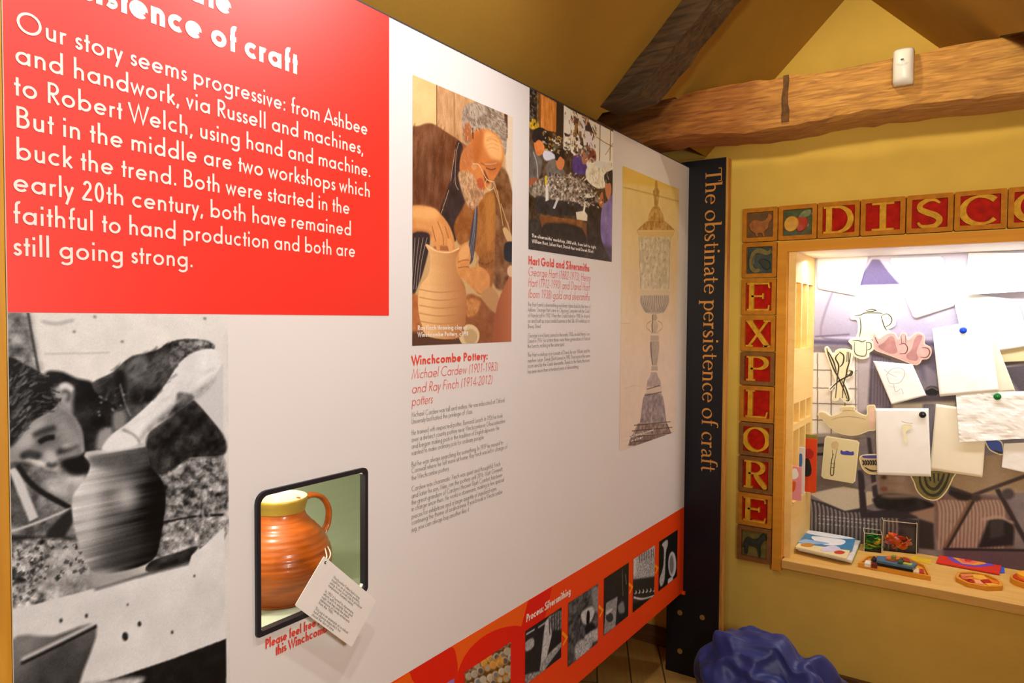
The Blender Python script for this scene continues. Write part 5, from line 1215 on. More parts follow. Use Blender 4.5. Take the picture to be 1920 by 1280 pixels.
# lampshade in the photograph
c.poly([(945, 505), (990, 505), (1055, 590), (1125, 670), (1130, 690), (865, 690), (880, 605)], (120, 108, 150), 1, sm=False, grad=((960, 500), (1000, 690), (96, 84, 122))); c.poly([(862, 672), (1128, 664), (1135, 692), (862, 694)], (240, 238, 244), 1, sm=False)
c.poly([(850, 695), (1140, 692), (1145, 725), (1080, 748), (930, 750), (820, 738)], (250, 250, 250), 2)
c.poly([(1300, 880), (1320, 878), (1330, 870), (1332, 890), (1350, 900), (1328, 900), (1310, 905)], (214, 208, 224), 1)
# tiled wall
c.poly([(540, 1100), (850, 1105), (850, 1640), (540, 1640)], (224, 216, 206), 1, sm=False, noise=8)
for x in (594, 682, 770, 838): c.line([(x, 1105), (x, 1640)], (120, 108, 98), 2, 0.6, sm=False)
for y in (1215, 1330, 1430, 1535): c.line([(540, y-3), (850, y+5)], (120, 108, 98), 2, 0.6, sm=False)
c.poly([(850, 1100), (940, 1110), (920, 1470), (850, 1480)], (176, 166, 170), 3, sm=False)
c.poly([(940, 1100), (1060, 1140), (1075, 1460), (920, 1440)], (84, 74, 88), 2, sm=False)
for k in range(6): c.line([(955+k*18, 1130), (945+k*20, 1450)], (120, 108, 120), 3, 1.5, sm=False)
c.poly([(1215, 1090), (1360, 1080), (1360, 1400), (1260, 1260)], (104, 94, 112), 3, sm=False); c.poly([(1280, 1180), (1370, 1240), (1360, 1340), (1290, 1320)], (138, 128, 140), 3, sm=False)
c.ell(1330, 1350, 46, 34, (34, 30, 34), 1.5); c.line([(1290, 1340), (1330, 1325), (1370, 1345)], (150, 140, 140), 2, 1)
c.poly([(1040, 1390), (1480, 1370), (1480, 1420), (1070, 1440)], (84, 74, 80), 2, sm=False); c.poly([(1075, 1430), (1480, 1415), (1480, 1470), (1075, 1470)], (196, 180, 160), 3, sm=False); c.poly([(1270, 1430), (1350, 1430), (1340, 1700), (1270, 1700)], (96, 88, 100), 2, sm=False)
for k in range(4): c.line([(1290+k*16, 1440), (1290+k*16, 1700)], (140, 130, 138), 2, 1, sm=False)
# worktop, chair, seat, striped cloth
c.poly(N([(560, 470), (870, 470), (870, 700), (560, 720)]), (128, 116, 106), 3, sm=False, noise=20); c.line(N([(590, 530), (640, 528)]), (54, 46, 44), 6, 1); c.line(N([(590, 588), (640, 586)]), (40, 34, 34), 5, 1); c.line(N([(560, 470), (640, 462), (900, 470)]), (150, 138, 124), 5, 2)
c.poly(N([(540, 720), (640, 730), (770, 760), (870, 800), (870, 830), (540, 830)]), (112, 100, 92), 4)
c.poly(N([(540, 840), (700, 805), (760, 795), (960, 830), (960, 900), (880, 930), (770, 950), (640, 895)]), (200, 188, 166), 1.5, sm=False)
c.poly(N([(540, 870), (640, 898), (770, 952), (880, 932), (990, 960), (1240, 1010), (1240, 1260), (540, 1200)]), (58, 52, 56), 1.5, sm=False)
for k in range(22):
    x = 548+k*26; c.line(N([(x, 880+min(k, 8)*10), (x+10, 960+k*4), (x+6, 1230)]), (150, 138, 136), 3.2, 1)
for y in (980, 1000, 1030):
    x = 600
    while x < 980: c.line(N([(x, y+(x-600)*.1), (x+random.uniform(6, 20), y+(x-600)*.1+1)]), (226, 220, 214), 2.2, 0.6, sm=False, op=.55); x += 26
c.poly(N([(850, 690), (890, 690), (912, 960), (1040, 940), (1230, 960), (1240, 1000), (1000, 995), (870, 995)]), (52, 44, 50), 1.5, sm=False); c.poly(N([(860, 520), (912, 500), (960, 480), (980, 700), (940, 760), (880, 700)]), (120, 108, 112), 3, sm=False, noise=20)
c.poly(N([(910, 480), (935, 480), (985, 860), (950, 860)]), (58, 50, 54), 1.5, sm=False); c.line(N([(900, 830), (930, 790), (990, 765)]), (140, 126, 124), 5, 1.5)
c.poly(N([(975, 720), (1215, 730), (1230, 850), (1000, 850)]), (146, 124, 108), 3, sm=False, noise=24); c.ell(*ZN(1020, 735), 20, 14, (80, 50, 40), 2); c.ell(*ZN(1020, 810), 24, 16, (120, 76, 60), 2)
c.poly(N([(950, 870), (1010, 842), (1180, 850), (1330, 900), (1350, 930), (1200, 960), (1000, 940), (955, 900)]), (34, 30, 32), 2, noise=24)
c.poly(N([(1000, 845), (1180, 842), (1250, 860), (1060, 870)]), (130, 114, 104), 3); c.poly(N([(1180, 965), (1340, 925), (1390, 860), (1400, 1000), (1330, 1030), (1240, 990)]), (150, 122, 104), 2, sm=False)
c.poly(N([(1240, 1000), (1340, 1030), (1345, 1200), (1240, 1190)]), (50, 42, 42), 2, sm=False)
# table on trestles, striped blanket, box
c.poly(N([(1430, 700), (1660, 600), (3000, 420), (3000, 780), (1590, 850), (1470, 810)]), (160, 138, 112), 1.5, sm=False, noise=10); c.line(N([(1440, 800), (1590, 850), (2000, 700), (3000, 420)]), (70, 58, 56), 6, 1, sm=False)
c.poly(N([(1345, 870), (1440, 840), (1800, 860), (1850, 960), (1850, 1200), (1390, 1200), (1345, 1100)]), (116, 92, 88), 2, sm=False, noise=10)
for k in range(18):
    x = 1372+k*24; c.line(N([(x-12, 880), (x+8, 960), (x, 1200)]), (176, 150, 134), 3.4, 1); 
c.poly(N([(1440, 810), (1590, 850), (1600, 890), (1500, 880), (1430, 840)]), (40, 34, 36), 2, sm=False)
c.line(N([(1585, 880), (1410, 1190)]), (126, 96, 76), 7, 1, sm=False); c.line(N([(1596, 885), (1424, 1190)]), (50, 40, 40), 4, 1, sm=False); c.line(N([(1745, 810), (1960, 1200)]), (52, 42, 44), 7, 1, sm=False)
c.ell(*ZN(1612, 868), 34, 22, (66, 56, 58), 2); c.ell(*ZN(1815, 842), 42, 36, (74, 66, 68), 2)
c.poly(N([(1690, 1010), (1830, 1000), (1855, 1060), (1850, 1170), (1620, 1190)]), (36, 30, 34), 2, sm=False); c.poly(N([(1700, 1010), (1790, 1005), (1790, 1110), (1700, 1130)]), (60, 54, 56), 2, sm=False); c.line(N([(1650, 1005), (1760, 990), (1850, 1030)]), (180, 156, 140), 4, 2)
c.poly(N([(1400, 1190), (1960, 1200), (3000, 1230), (3000, 1400), (1400, 1400)]), (96, 76, 84), 3, sm=False); c.line(N([(1400, 1195), (2000, 1205)]), (44, 36, 40), 4, 1.5, sm=False)
c.poly(N([(1960, 700), (3000, 600), (3000, 1220), (1990, 1200)]), (150, 130, 112), 4, sm=False)
for x in range(2050, 3000, 160): c.line(N([(x, 700), (x+60, 1220)]), (90, 74, 70), 4, 1, sm=False)
c.poly([(1770, 1150), (1930, 1165), (1930, 1400), (1820, 1260)], (84, 76, 84), 2, sm=False); c.line([(1800, 1190), (1930, 1175)], (150, 142, 146), 3, 1)
c.grain(3)
o = ink_print('kitchen_mural', c, lambda u, v, d: (u, YM, v), None, print_mat('mural_print', 0.55))
tag(o, 'large photograph of a lavender kitchen covering the back of the display case', 'mural')
struct(obj('trim_1', bx(XB-0.02, FXj+0.03, YM+0.0005, YM+0.03, SZ-0.04, FZi+0.03), M_wall))

# ---- printed cut-outs stuck on the mural
M_card = mat('cutout_edge', rgb(226, 214, 178), 0.5, 0.02)
M_line = mat('drawing_ink', rgb(52, 44, 34), 0.5, 0.1)
M_linep = mat('drawing_ink_brown', rgb(96, 52, 50), 0.5, 0.1)
Zc = zoom(1460, 460, 4.265); Zd = zoom(1460, 740, 4.265)
def shrink(pts, k):
    return offset_in(pts, k)
def cutout(name, label, pts, Y, body, face, lines=(), lw=0.004, ink=None, sm=True, cat='cut-out', border=0.0045, extra=()):
    P_ = PYf(Y); q = [P_(p) for p in pts]
    if sm: q = smooth_poly(q, 4)
    cx_ = sum(p[0] for p in q)/len(q); cz_ = sum(p[1] for p in q)/len(q)
    t = thing(name, label, cat, (cx_, YM, cz_))
    bm = bmesh.new(); prism(bm, q, to_wall(YM-0.0006), 0.0, YM-0.0006-Y); obj('card', bm, body, t)
    if face is not None:
        bm = bmesh.new(); prism(bm, shrink(q, border), to_wall(Y), 0.0001, 0.0006); obj('printed_face', bm, face, t)
    for pp_, m_ in extra:
        bm = bmesh.new(); e_ = [P_(p) for p in pp_]; prism(bm, smooth_poly(e_, 4) if len(e_) > 3 else e_, to_wall(Y), 0.0002, 0.0009); obj('printed_shape', bm, m_, t)
    if lines:
        bm = bmesh.new()
        for L in lines:
            L = [P_(p) for p in L]; L = smooth_poly(L, 4, False) if len(L) > 2 else L
            n = len(L); ribbon(bm, L, [lw*(0.55+0.6*abs(math.sin(PI*i/max(n-1, 1)))) for i in range(n)], lambda u, v, d: (u, Y-0.0012-d, v))
        obj('drawn_lines', bm, ink or M_line, t)
    return t
A = lambda L, Z=Zm: [Z(*p) for p in L]
M_cream = mat('cream_print', rgb(222, 222, 190), 0.5, 0.03); M_pink = mat('pink_print', rgb(206, 158, 150), 0.5, 0.12, 40); M_pinkd = mat('dusky_print', rgb(168, 118, 114), 0.5, 0.15, 40)
cutout('coffee_pot_cutout', 'cream cut-out of a lidded coffee pot below the lampshade on the mural', A([(803, 866), (830, 848), (868, 842), (892, 820), (930, 811), (985, 814), (1012, 836), (1060, 834), (1094, 868), (1094, 920), (1068, 942), (1045, 948), (1062, 962), (1050, 980), (1000, 1012), (920, 1016), (840, 1014), (852, 960), (846, 895), (812, 888)]), 3.424,
       mat('pale_cutout', rgb(236, 236, 220), 0.45, 0.02), M_cream, [A([(832, 862), (870, 858), (900, 845), (990, 846), (1010, 850)]), A([(905, 832), (935, 822), (970, 828), (935, 836), (905, 832)]), A([(1005, 862), (1040, 850), (1070, 880), (1062, 915), (1030, 935)]), A([(866, 872), (872, 940), (862, 1000)]), A([(1000, 860), (1022, 930), (1040, 958)])], 0.0035)
cutout('milk_jug_cutout', 'small cream cut-out of a milk jug just below the coffee pot', A([(792, 1024), (812, 1008), (850, 1004), (905, 1012), (940, 1020), (958, 1050), (952, 1082), (926, 1102), (920, 1130), (872, 1142), (822, 1116), (816, 1060), (797, 1038)]), 3.4205, mat('pale_cutout', (1, 1, 1)), M_cream,
       [A([(818, 1024), (850, 1020), (880, 1030), (905, 1018)]), A([(905, 1035), (935, 1040), (936, 1072), (908, 1084)]), A([(832, 1032), (830, 1080), (838, 1108), (872, 1122), (905, 1112), (908, 1030)])], 0.003)
cutout('cruet_set_cutout', 'pink cut-out of a condiment set in a ring-handled stand', A([(950, 978), (966, 980), (986, 1008), (1012, 990), (1042, 974), (1090, 974), (1112, 1010), (1124, 980), (1140, 970), (1164, 978), (1176, 1014), (1204, 984), (1248, 970), (1284, 998), (1282, 1042), (1320, 1066), (1326, 1106), (1302, 1140), (1266, 1146), (1250, 1170), (1214, 1180), (1130, 1148), (1040, 1114), (964, 1086), (950, 1050)]), 3.419,
       mat('pink_edge', rgb(232, 190, 172), 0.5, 0.02), M_pink, [A([(1118, 1050), (1150, 1040), (1172, 1070), (1158, 1104), (1122, 1106)]), A([(1262, 1068), (1300, 1072), (1314, 1098), (1296, 1128), (1256, 1128)]), A([(962, 1000), (975, 1030), (985, 1044)]), A([(1130, 990), (1134, 1040)]), A([(1158, 990), (1160, 1040)])], 0.0032, M_linep,
       extra=[(A([(1052, 1000), (1082, 1000), (1098, 1060), (1106, 1094), (1070, 1108), (1000, 1078), (984, 1056), (1020, 1034)]), M_pinkd), (A([(1222, 1002), (1256, 988), (1264, 1010), (1230, 1090), (1240, 1130), (1226, 1152), (1174, 1140), (1166, 1112), (1196, 1080)]), M_pinkd)])
cutout('cutlery_cutout', 'cut-out of a crossed knife, spoons and fork on the tiled part of the mural', A([(365, 830), (385, 804), (412, 832), (438, 872), (456, 838), (500, 824), (588, 838), (592, 900), (574, 976), (606, 986), (600, 1030), (562, 1062), (534, 1084), (582, 1210), (574, 1252), (530, 1256), (490, 1218), (474, 1238), (440, 1242), (428, 1214), (452, 1124), (420, 1162), (400, 1156), (405, 1134), (452, 1096), (438, 1040), (390, 900)], Zc), 3.422,
       mat('pale_cutout', (1, 1, 1)), mat('cutlery_paper', rgb(226, 216, 176), 0.5, 0.03), [A(L, Zc) for L in ([(385, 820), (400, 880), (440, 985), (480, 1060), (520, 1150), (550, 1230)], [(398, 850), (440, 930), (462, 1010)], [(485, 860), (455, 900), (480, 960), (470, 1050), (455, 1220)], [(485, 850), (520, 880), (515, 940), (490, 970)], [(575, 860), (565, 930), (548, 990), (540, 1040), (520, 1100), (510, 1220)], [(548, 850), (545, 930)], [(562, 850), (558, 930)], [(585, 1000), (560, 1040), (480, 1085), (410, 1150)], [(560, 1000), (590, 1010), (575, 1040), (545, 1030)], [(500, 1070), (540, 1150), (562, 1232), (540, 1240)])], 0.0055)
cutout('teapot_cutout', 'pale cut-out silhouette of a wide teapot above the spoon card', A([(310, 160), (330, 134), (372, 140), (420, 166), (502, 130), (495, 96), (552, 90), (612, 96), (616, 126), (700, 162), (704, 92), (740, 80), (776, 100), (780, 270), (720, 290), (640, 320), (560, 326), (470, 302), (400, 252), (356, 204)], Zd), 3.4225,
       mat('ivory_edge', rgb(236, 222, 180), 0.5, 0.02), mat('ivory_print', rgb(212, 192, 148), 0.5, 0.02), [A([(420, 200), (480, 180), (560, 172), (640, 182), (700, 196)], Zd), A([(500, 130), (560, 122), (612, 130)], Zd)], 0.002, mat('pale_ink', rgb(170, 148, 108), 0.5), extra=[(A([(724, 120), (740, 104), (766, 116), (768, 250), (724, 256)], Zd), mat('blush_print', rgb(222, 184, 160), 0.5))])
P_ = PYf(3.423)
cutout('spoon_card', 'rounded cream card with a drawn spoon on the chair of the mural', [Zd(*p) for p in [(385, 330), (625, 366), (645, 385), (612, 690), (592, 708), (360, 668), (340, 648), (368, 345)]], 3.423, mat('ivory_edge', (1, 1, 1)), mat('card_print', rgb(222, 208, 160), 0.5, 0.02),
       [A(L, Zd) for L in ([(440, 470), (425, 520), (415, 630), (438, 634), (446, 540), (458, 480)], [(430, 440), (432, 490)], [(470, 430), (456, 480)], [(412, 545), (450, 550)], [(420, 580), (446, 584)])], 0.0035, sm=False, cat='card',
       extra=[(A([(418, 400), (440, 372), (470, 376), (482, 404), (462, 434), (432, 430)], Zd), mat('spoon_print', rgb(206, 178, 132), 0.5)), (A([(498, 442), (520, 452), (548, 446), (575, 455), (598, 452), (600, 480), (560, 482), (500, 474)], Zd), mat('blue_print', rgb(70, 66, 150), 0.5, 0.2, 200))])
cutout('bowl_cutout', 'cut-out of a patterned bowl half hidden behind a white paper', A([(648, 492), (700, 476), (800, 474), (830, 480), (830, 600), (790, 634), (722, 632), (672, 594), (650, 536)], Zd), 3.4245, mat('ivory_edge', (1, 1, 1)), mat('bowl_print', rgb(206, 184, 130), 0.5, 0.1, 60),
       [A([(672+i*20, 520), (684+i*20, 545), (672+i*20, 562)], Zd) for i in range(6)]+[A([(668, 530), (790, 528)], Zd), A([(690, 580), (740, 606), (790, 606)], Zd)], 0.007, extra=[(A([(668, 490), (700, 484), (790, 484), (790, 506), (690, 506)], Zd), mat('blue_print', (1, 1, 1)))])
ZN2 = lambda x, y: Zn(x, y)
cutout('green_dish_cutout', 'cut-out of a deep green oval dish under the papers', [Zn(*p) for p in [(1206, 700), (1475, 690), (1466, 740), (1422, 828), (1362, 882), (1292, 876), (1236, 832), (1212, 772)]], 3.4242, mat('ivory_edge', (1, 1, 1)), mat('green_print', rgb(120, 112, 56), 0.5, 0.25, 50),
       [[Zn(*p) for p in L] for L in ([(1250, 700), (1256, 780), (1300, 840), (1360, 846), (1410, 790), (1440, 710)], [(1280, 720), (1300, 790), (1350, 810), (1390, 760), (1406, 710)], [(1310, 710), (1320, 760)], [(1340, 710), (1345, 770)], [(1370, 710), (1370, 760)])], 0.011, mat('dark_green_ink', rgb(44, 44, 26), 0.5))
cutout('bird_cutout', 'blue bird-like cut-out peeping out below the crumpled paper', [Zn(*p) for p in [(1668, 480), (1770, 500), (1792, 560), (1786, 592), (1742, 584), (1690, 552)]], 3.4244, mat('ivory_edge', (1, 1, 1)), mat('blue_cut', rgb(52, 78, 170), 0.5, 0.1), [[Zn(*p) for p in [(1730, 560), (1760, 576), (1780, 574)]]], 0.008)

# ---- papers pinned over it
def paper(name, label, q4, Y, m, curl=0.006, crumple=0.0, seed=0, cat='paper', n=22, rounded=False, sketch=None, group=None):
    P_ = PYf(Y); a, b, c_, d = [np.array(P_(p)) for p in q4]       # tl tr br bl
    rs = np.random.RandomState(seed); f1 = fbm(n+1, n+1, 4, seed+50, 3); f2 = fbm(n+1, n+1, 9, seed+90, 2)
    o = thing(name, label, cat, (float((a[0]+c_[0])/2), Y, float((a[1]+c_[1])/2)), group)
    bm = bmesh.new(); g = []
    for i in range(n+1):
        row = []
        for j in range(n+1):
            s, t_ = j/n, i/n
            if rounded:
                k = 0.06
                def rr(x, y):
                    return x, y
            p = (a*(1-s)+b*s)*(1-t_)+(d*(1-s)+c_*s)*t_
            dd = curl*(t_**2)*(0.4+0.6*s if seed % 2 else 1-0.6*s)+crumple*(f1[i, j]+abs(f2[i, j])*0.8)+0.002
            row.append(bm.verts.new((p[0], Y-max(dd, 0.0003), p[1])))
        g.append(row)
    for i in range(n):
        for j in range(n): 
            if rounded and (i in (0, n-1) and j in (0, n-1)): continue
            bm.faces.new((g[i][j], g[i][j+1], g[i+1][j+1], g[i+1][j]))
    if rounded:
        for (i0, j0) in ((0, 0), (0, n-1), (n-1, 0), (n-1, n-1)):
            vs = [g[i0][j0], g[i0][j0+1], g[i0+1][j0+1], g[i0+1][j0]]
            k = {(0, 0): 0, (0, n-1): 1, (n-1, n-1): 2, (n-1, 0): 3}[(i0, j0)]
            bm.faces.new([v for x, v in enumerate(vs) if x != k])
        bmesh.ops.delete(bm, geom=[v for v in bm.verts if not v.link_faces], context='VERTS')
    so = obj('sheet', bm, m, o, smooth=crumple < 0.004)
    s_ = so.modifiers.new('t', 'SOLIDIFY'); s_.thickness = 0.0006
    if sketch:
        bm = bmesh.new()
        for L, w_ in sketch:
            pts = [P_(p) for p in L]; pts = smooth_poly(pts, 4, False) if len(pts) > 2 else pts
            ribbon(bm, pts, w_, lambda u, v, d: (u, Y-0.0085-curl*0.3-d, v))
        obj('pencil_drawing', bm, mat('pencil', rgb(176, 170, 164), 0.7, 0.05), o)
    return o
M_pap = mat('paper_white', rgb(240, 238, 234), 0.7, 0.01, 6); M_pap2 = mat('paper_cream', rgb(234, 224, 200), 0.7, 0.02, 6); M_bei = mat('paper_beige', rgb(214, 196, 150), 0.7, 0.02, 6); M_lam = mat('laminate_white', rgb(244, 243, 242), 0.3, 0.01)
paper('blank_card', 'blank rounded white card left of the lampshade at the top of the mural', [(1531, 478), (1632, 470), (1607, 555), (1533, 541)], 3.4265, M_lam, 0.001, rounded=True, seed=1, cat='card')
paper('blank_card', 'large blank rounded white card right of the lampshade, tilted', [(1666, 484), (1768, 480), (1792, 573), (1714, 598)], 3.4262, M_lam, 0.001, rounded=True, seed=2, cat='card')
paper('paper_sheet', 'beige sheet partly hidden at the right edge of the frame', [(1868, 655), (1945, 640), (1945, 676), (1874, 679)], 3.4255, M_bei, 0.001, seed=3)
paper('paper_sheet', 'white sheet with a faint drawing behind the sheet with the blue pin', [(1784, 546), (1906, 562), (1936, 648), (1812, 668)], 3.4190, M_pap, 0.003, 0.0012, 4, sketch=[([(1868, 590), (1880, 583), (1893, 590), (1888, 602), (1872, 604)], 0.002), ([(1862, 612), (1880, 606), (1900, 600)], 0.002)])
paper('paper_sheet', 'crumpled white paper curling out of the top right corner of the case', [(1816, 474), (1950, 474), (1945, 545), (1808, 553)], 3.4120, M_pap, 0.016, 0.007, 5)
paper('paper_sheet', 'cream sheet showing behind the right edge of the blue-pinned sheet', [(1800, 630), (1868, 640), (1904, 733), (1800, 742)], 3.4130, M_pap2, 0.001, 0.001, 6)
paper('paper_sheet', 'big white sheet held by the blue pin', [(1748, 616), (1853, 597), (1873, 733), (1762, 743)], 3.4080, M_pap, 0.006, 0.0014, 7)
paper('paper_sheet', 'small tilted white sheet with a pencil sketch below the condiment set', [(1637, 676), (1711, 683), (1737, 741), (1672, 758)], 3.4165, M_pap, 0.006, 0.001, 8, sketch=[([(1662, 704), (1672, 692), (1690, 690), (1697, 700), (1688, 716), (1670, 718), (1664, 706)], 0.0022), ([(1676, 720), (1680, 734), (1690, 728), (1694, 738)], 0.002), ([(1658, 692), (1668, 700), (1682, 706)], 0.002)])
paper('paper_sheet', 'tan-shadowed cream sheet right of the black-pinned sheet', [(1756, 758), (1800, 757), (1850, 826), (1842, 894)], 3.4190, M_pap2, 0.002, 0.001, 9) if False else None
paper('paper_sheet', 'cream sheet hanging between the black-pinned and the green-pinned sheets', [(1755, 757), (1852, 770), (1842, 894), (1743, 880)], 3.4150, M_pap2, 0.010, 0.001, 9)
paper('paper_sheet', 'white sheet with a small yellow drawing held by the black pin', [(1641, 765), (1741, 765), (1746, 893), (1645, 889)], 3.4050, M_pap, 0.005, 0.0008, 10, sketch=[([(1691, 789), (1700, 792), (1712, 793)], 0.0025)])
paper('paper_sheet', 'white sheet at the lower right of the mural, cut off by the picture edge', [(1882, 831), (1950, 828), (1950, 892), (1878, 876)], 3.4170, M_pap, 0.003, 0.001, 11)
paper('paper_sheet', 'wide crumpled white paper held by the green pin', [(1792, 736), (1950, 732), (1950, 820), (1799, 828)], 3.4060, M_pap, 0.006, 0.0042, 12)
P_ = PYf(3.399)
bm = bmesh.new(); prism(bm, smooth_poly([P_(p) for p in [(1690, 797), (1708, 795), (1710, 802), (1698, 810), (1702, 822), (1697, 832), (1694, 815)]], 3), to_wall(3.398), 0.0, 0.0006)
def pin(px, py, col, label, Y):
    q = on(1, Y, px, py); bm = bmesh.new(); n = 24
    prof = [(0.0, 0.0), (0.0125, 0.0), (0.0132, 0.002), (0.0132, 0.006), (0.0118, 0.0078), (0.0, 0.0085)]
    rings = [[bm.verts.new((q[0]+max(r, 1e-4)*math.cos(2*PI*i/n), Y-d, q[2]+max(r, 1e-4)*math.sin(2*PI*i/n))) for i in range(n)] for r, d in prof]
    for a, b in zip(rings, rings[1:]):
        for i in range(n): bm.faces.new((a[i], a[(i+1) % n], b[(i+1) % n], b[i]))
    o = obj('magnet_pin', bm, mat('pin_'+col[0], rgb(*col[1]), 0.3, 0.02), None, True); tag(o, label, 'pin')
pin(1806, 619, ('blue', (18, 62, 190)), 'round blue pin at the top of the big white sheet', 3.404)
pin(1870, 743, ('green', (14, 112, 48)), 'round green pin in the wide crumpled paper', 3.400)
pin(1730, 777, ('black', (34, 34, 34)), 'round black pin in the sheet with the yellow drawing', 3.401)
o = obj('yellow_crayon_mark', bm, mat('yellow_crayon', rgb(238, 232, 196), 0.7), [x for x in bpy.data.objects if x.get('label', '').startswith('white sheet with a small yellow')][0])

# ---- carved tiles round the frame
M_tile = mat('tile_clay', rgb(186, 118, 32), 0.75, 0.16, 40, 0.3, bscale=220, spec=0.2); M_tiled = mat('tile_clay_dark', rgb(128, 80, 28), 0.75, 0.2, 40, 0.3, bscale=220)
M_tred = mat('tile_red', rgb(172, 22, 6), 0.6, 0.25, 45, 0.2, bscale=120, spec=0.12); M_tgold = mat('tile_gold', rgb(208, 154, 38), 0.6, 0.2, 60, 0.2, bscale=200, spec=0.2)
M_tgreen = mat('tile_green', rgb(66, 82, 50), 0.3, 0.35, 40, coat=0.4); M_tolive = mat('tile_olive', rgb(112, 100, 50), 0.35, 0.3, 40, coat=0.3); M_tbrown = mat('tile_brown', rgb(104, 72, 36), 0.4, 0.25, 40); M_tblue = mat('tile_slate', rgb(50, 62, 60), 0.3, 0.35, 40, coat=0.4)
M_hen = mat('hen_glaze', rgb(156, 92, 36), 0.4, 0.25, 60, 0.3)
GW = to_wall(WY)
def tile(x0, x1, z0, z1, kind, label, frame_m=None, recess_m=None, wob=0.0):
    t = thing('carved_tile', label, 'tile', ((x0+x1)/2, WY, z0), 'carved tiles around the display case')
    th = WY-FY; g = 0.002; w_ = x1-x0-2*g; h_ = z1-z0-2*g
    o_ = rrect(x0+g, x1-g, z0+g, z1-g, 0.006, 4)
    bd = 0.017
    i_ = rrect(x0+g+bd, x1-g-bd, z0+g+bd, z1-g-bd, 0.003, 4)
    bm = bmesh.new(); ring_prism(bm, o_, i_, GW, 0.0003, th); obj('tile_frame', bm, frame_m or M_tile, t)
    bm = bmesh.new(); prism(bm, rrect(x0+g+bd-0.002, x1-g-bd+0.002, z0+g+bd-0.002, z1-g-bd+0.002, 0.002, 2), GW, 0.0005, th-0.018); obj('ground', bm, recess_m or M_tred, t)
    X0, X1, Z0, Z1 = x0+g+bd, x1-g-bd, z0+g+bd, z1-g-bd
    U = lambda u, v: (X0+(X1-X0)*u, Z0+(Z1-Z0)*v)
    if len(kind) == 1:
        bm = bmesh.new()
        for pts, wd in caps(kind):
            sc = (X1-X0)
            ribbon(bm, [U(*p) for p in pts], [q*sc*0.98 for q in wd] if isinstance(wd, list) else wd*sc*0.98, GW, (th-0.019, th-0.004))
        obj('letter', bm, M_tgold, t)
        return t
    def relief(name, pts, m, d=0.012):
        bm = bmesh.new(); prism(bm, smooth_poly([U(*p) for p in pts], 4), GW, th-0.0185, th-0.018+d, bev=0.003); obj(name, bm, m, t, smooth=False)
    if kind == 'hen':
        relief('hen', [(0.06, 0.55), (0.12, 0.32), (0.30, 0.16), (0.34, 0.04), (0.44, 0.04), (0.42, 0.16), (0.56, 0.16), (0.60, 0.03), (0.70, 0.04), (0.66, 0.20), (0.80, 0.36), (0.84, 0.56), (0.94, 0.72), (0.90, 0.90), (0.78, 0.92), (0.72, 0.72), (0.52, 0.66), (0.40, 0.70), (0.20, 0.70)], M_hen)
    if kind == 'apples':
        relief('leaf', [(0.52, 0.70), (0.66, 0.92), (0.92, 0.96), (0.94, 0.78), (0.76, 0.66)], mat('leaf_glaze', rgb(120, 128, 84), 0.35, 0.3, 50))
        relief('apple', [(0.44, 0.50), (0.50, 0.72), (0.68, 0.74), (0.82, 0.60), (0.82, 0.36), (0.68, 0.18), (0.50, 0.16)], mat('apple_red', rgb(176, 52, 28), 0.3, 0.25, 40, coat=.4), 0.011)
        relief('apple', [(0.03, 0.44), (0.10, 0.66), (0.28, 0.76), (0.46, 0.68), (0.54, 0.46), (0.44, 0.24), (0.26, 0.16), (0.10, 0.24)], mat('apple_yellow', rgb(208, 152, 44), 0.3, 0.2, 40, coat=.4), 0.015)
    if kind == 'dragon':
        relief('dragon', [(0.08, 0.40), (0.14, 0.72), (0.34, 0.94), (0.60, 0.94), (0.80, 0.84), (0.92, 0.92), (0.92, 0.72), (0.74, 0.66), (0.56, 0.72), (0.36, 0.74), (0.26, 0.56), (0.24, 0.34), (0.36, 0.20), (0.50, 0.22), (0.52, 0.06), (0.30, 0.02), (0.14, 0.14)], M_tolive)
        relief('dragon', [(0.44, 0.46), (0.60, 0.56), (0.84, 0.46), (0.92, 0.28), (0.80, 0.14), (0.62, 0.20), (0.54, 0.34)], mat('dark_glaze', rgb(48, 56, 46), 0.3, 0.3, 50), 0.008)
    if kind == 'horse':
        relief('horse', [(0.04, 0.30), (0.10, 0.56), (0.22, 0.72), (0.46, 0.66), (0.64, 0.74), (0.78, 0.92), (0.90, 0.90), (0.96, 0.74), (0.86, 0.68), (0.78, 0.56), (0.72, 0.40), (0.74, 0.08), (0.66, 0.08), (0.60, 0.36), (0.36, 0.40), (0.24, 0.36), (0.22, 0.10), (0.12, 0.10), (0.12, 0.34)], mat('dark_glaze', (0, 0, 0)))
    return t
cx_ = [0.169, 0.3145, 0.465, 0.6195, 0.7745, 0.9265, 1.085, 1.243]
ty0, ty1 = 1.8225, 1.966
tile(cx_[0], cx_[1], ty0, ty1, 'hen', 'brown tile with a carved hen at the corner of the tile border', M_tile, M_tbrown)
tile(cx_[1], cx_[2], ty0, ty1, 'apples', 'tile with a yellow and a red apple on green, next to the letter D', M_tile, M_tgreen)
for i, ch in enumerate('DISCO'):
    if i+2 < 7: tile(cx_[i+2], cx_[i+3], ty0, ty1, ch, {'D': 'tile with a gold letter D on red above the display case', 'I': 'tile with a gold letter I on red in the top row', 'S': 'tile with a gold letter S on red in the top row', 'C': 'tile with a gold letter C on red in the top row', 'O': 'tile with a rounded gold letter cut off at the end of the top row'}[ch])
zs_ = [1.8225, 1.673, 1.518, 1.366, 1.224, 1.069, 0.926, 0.770, 0.628, 0.478]
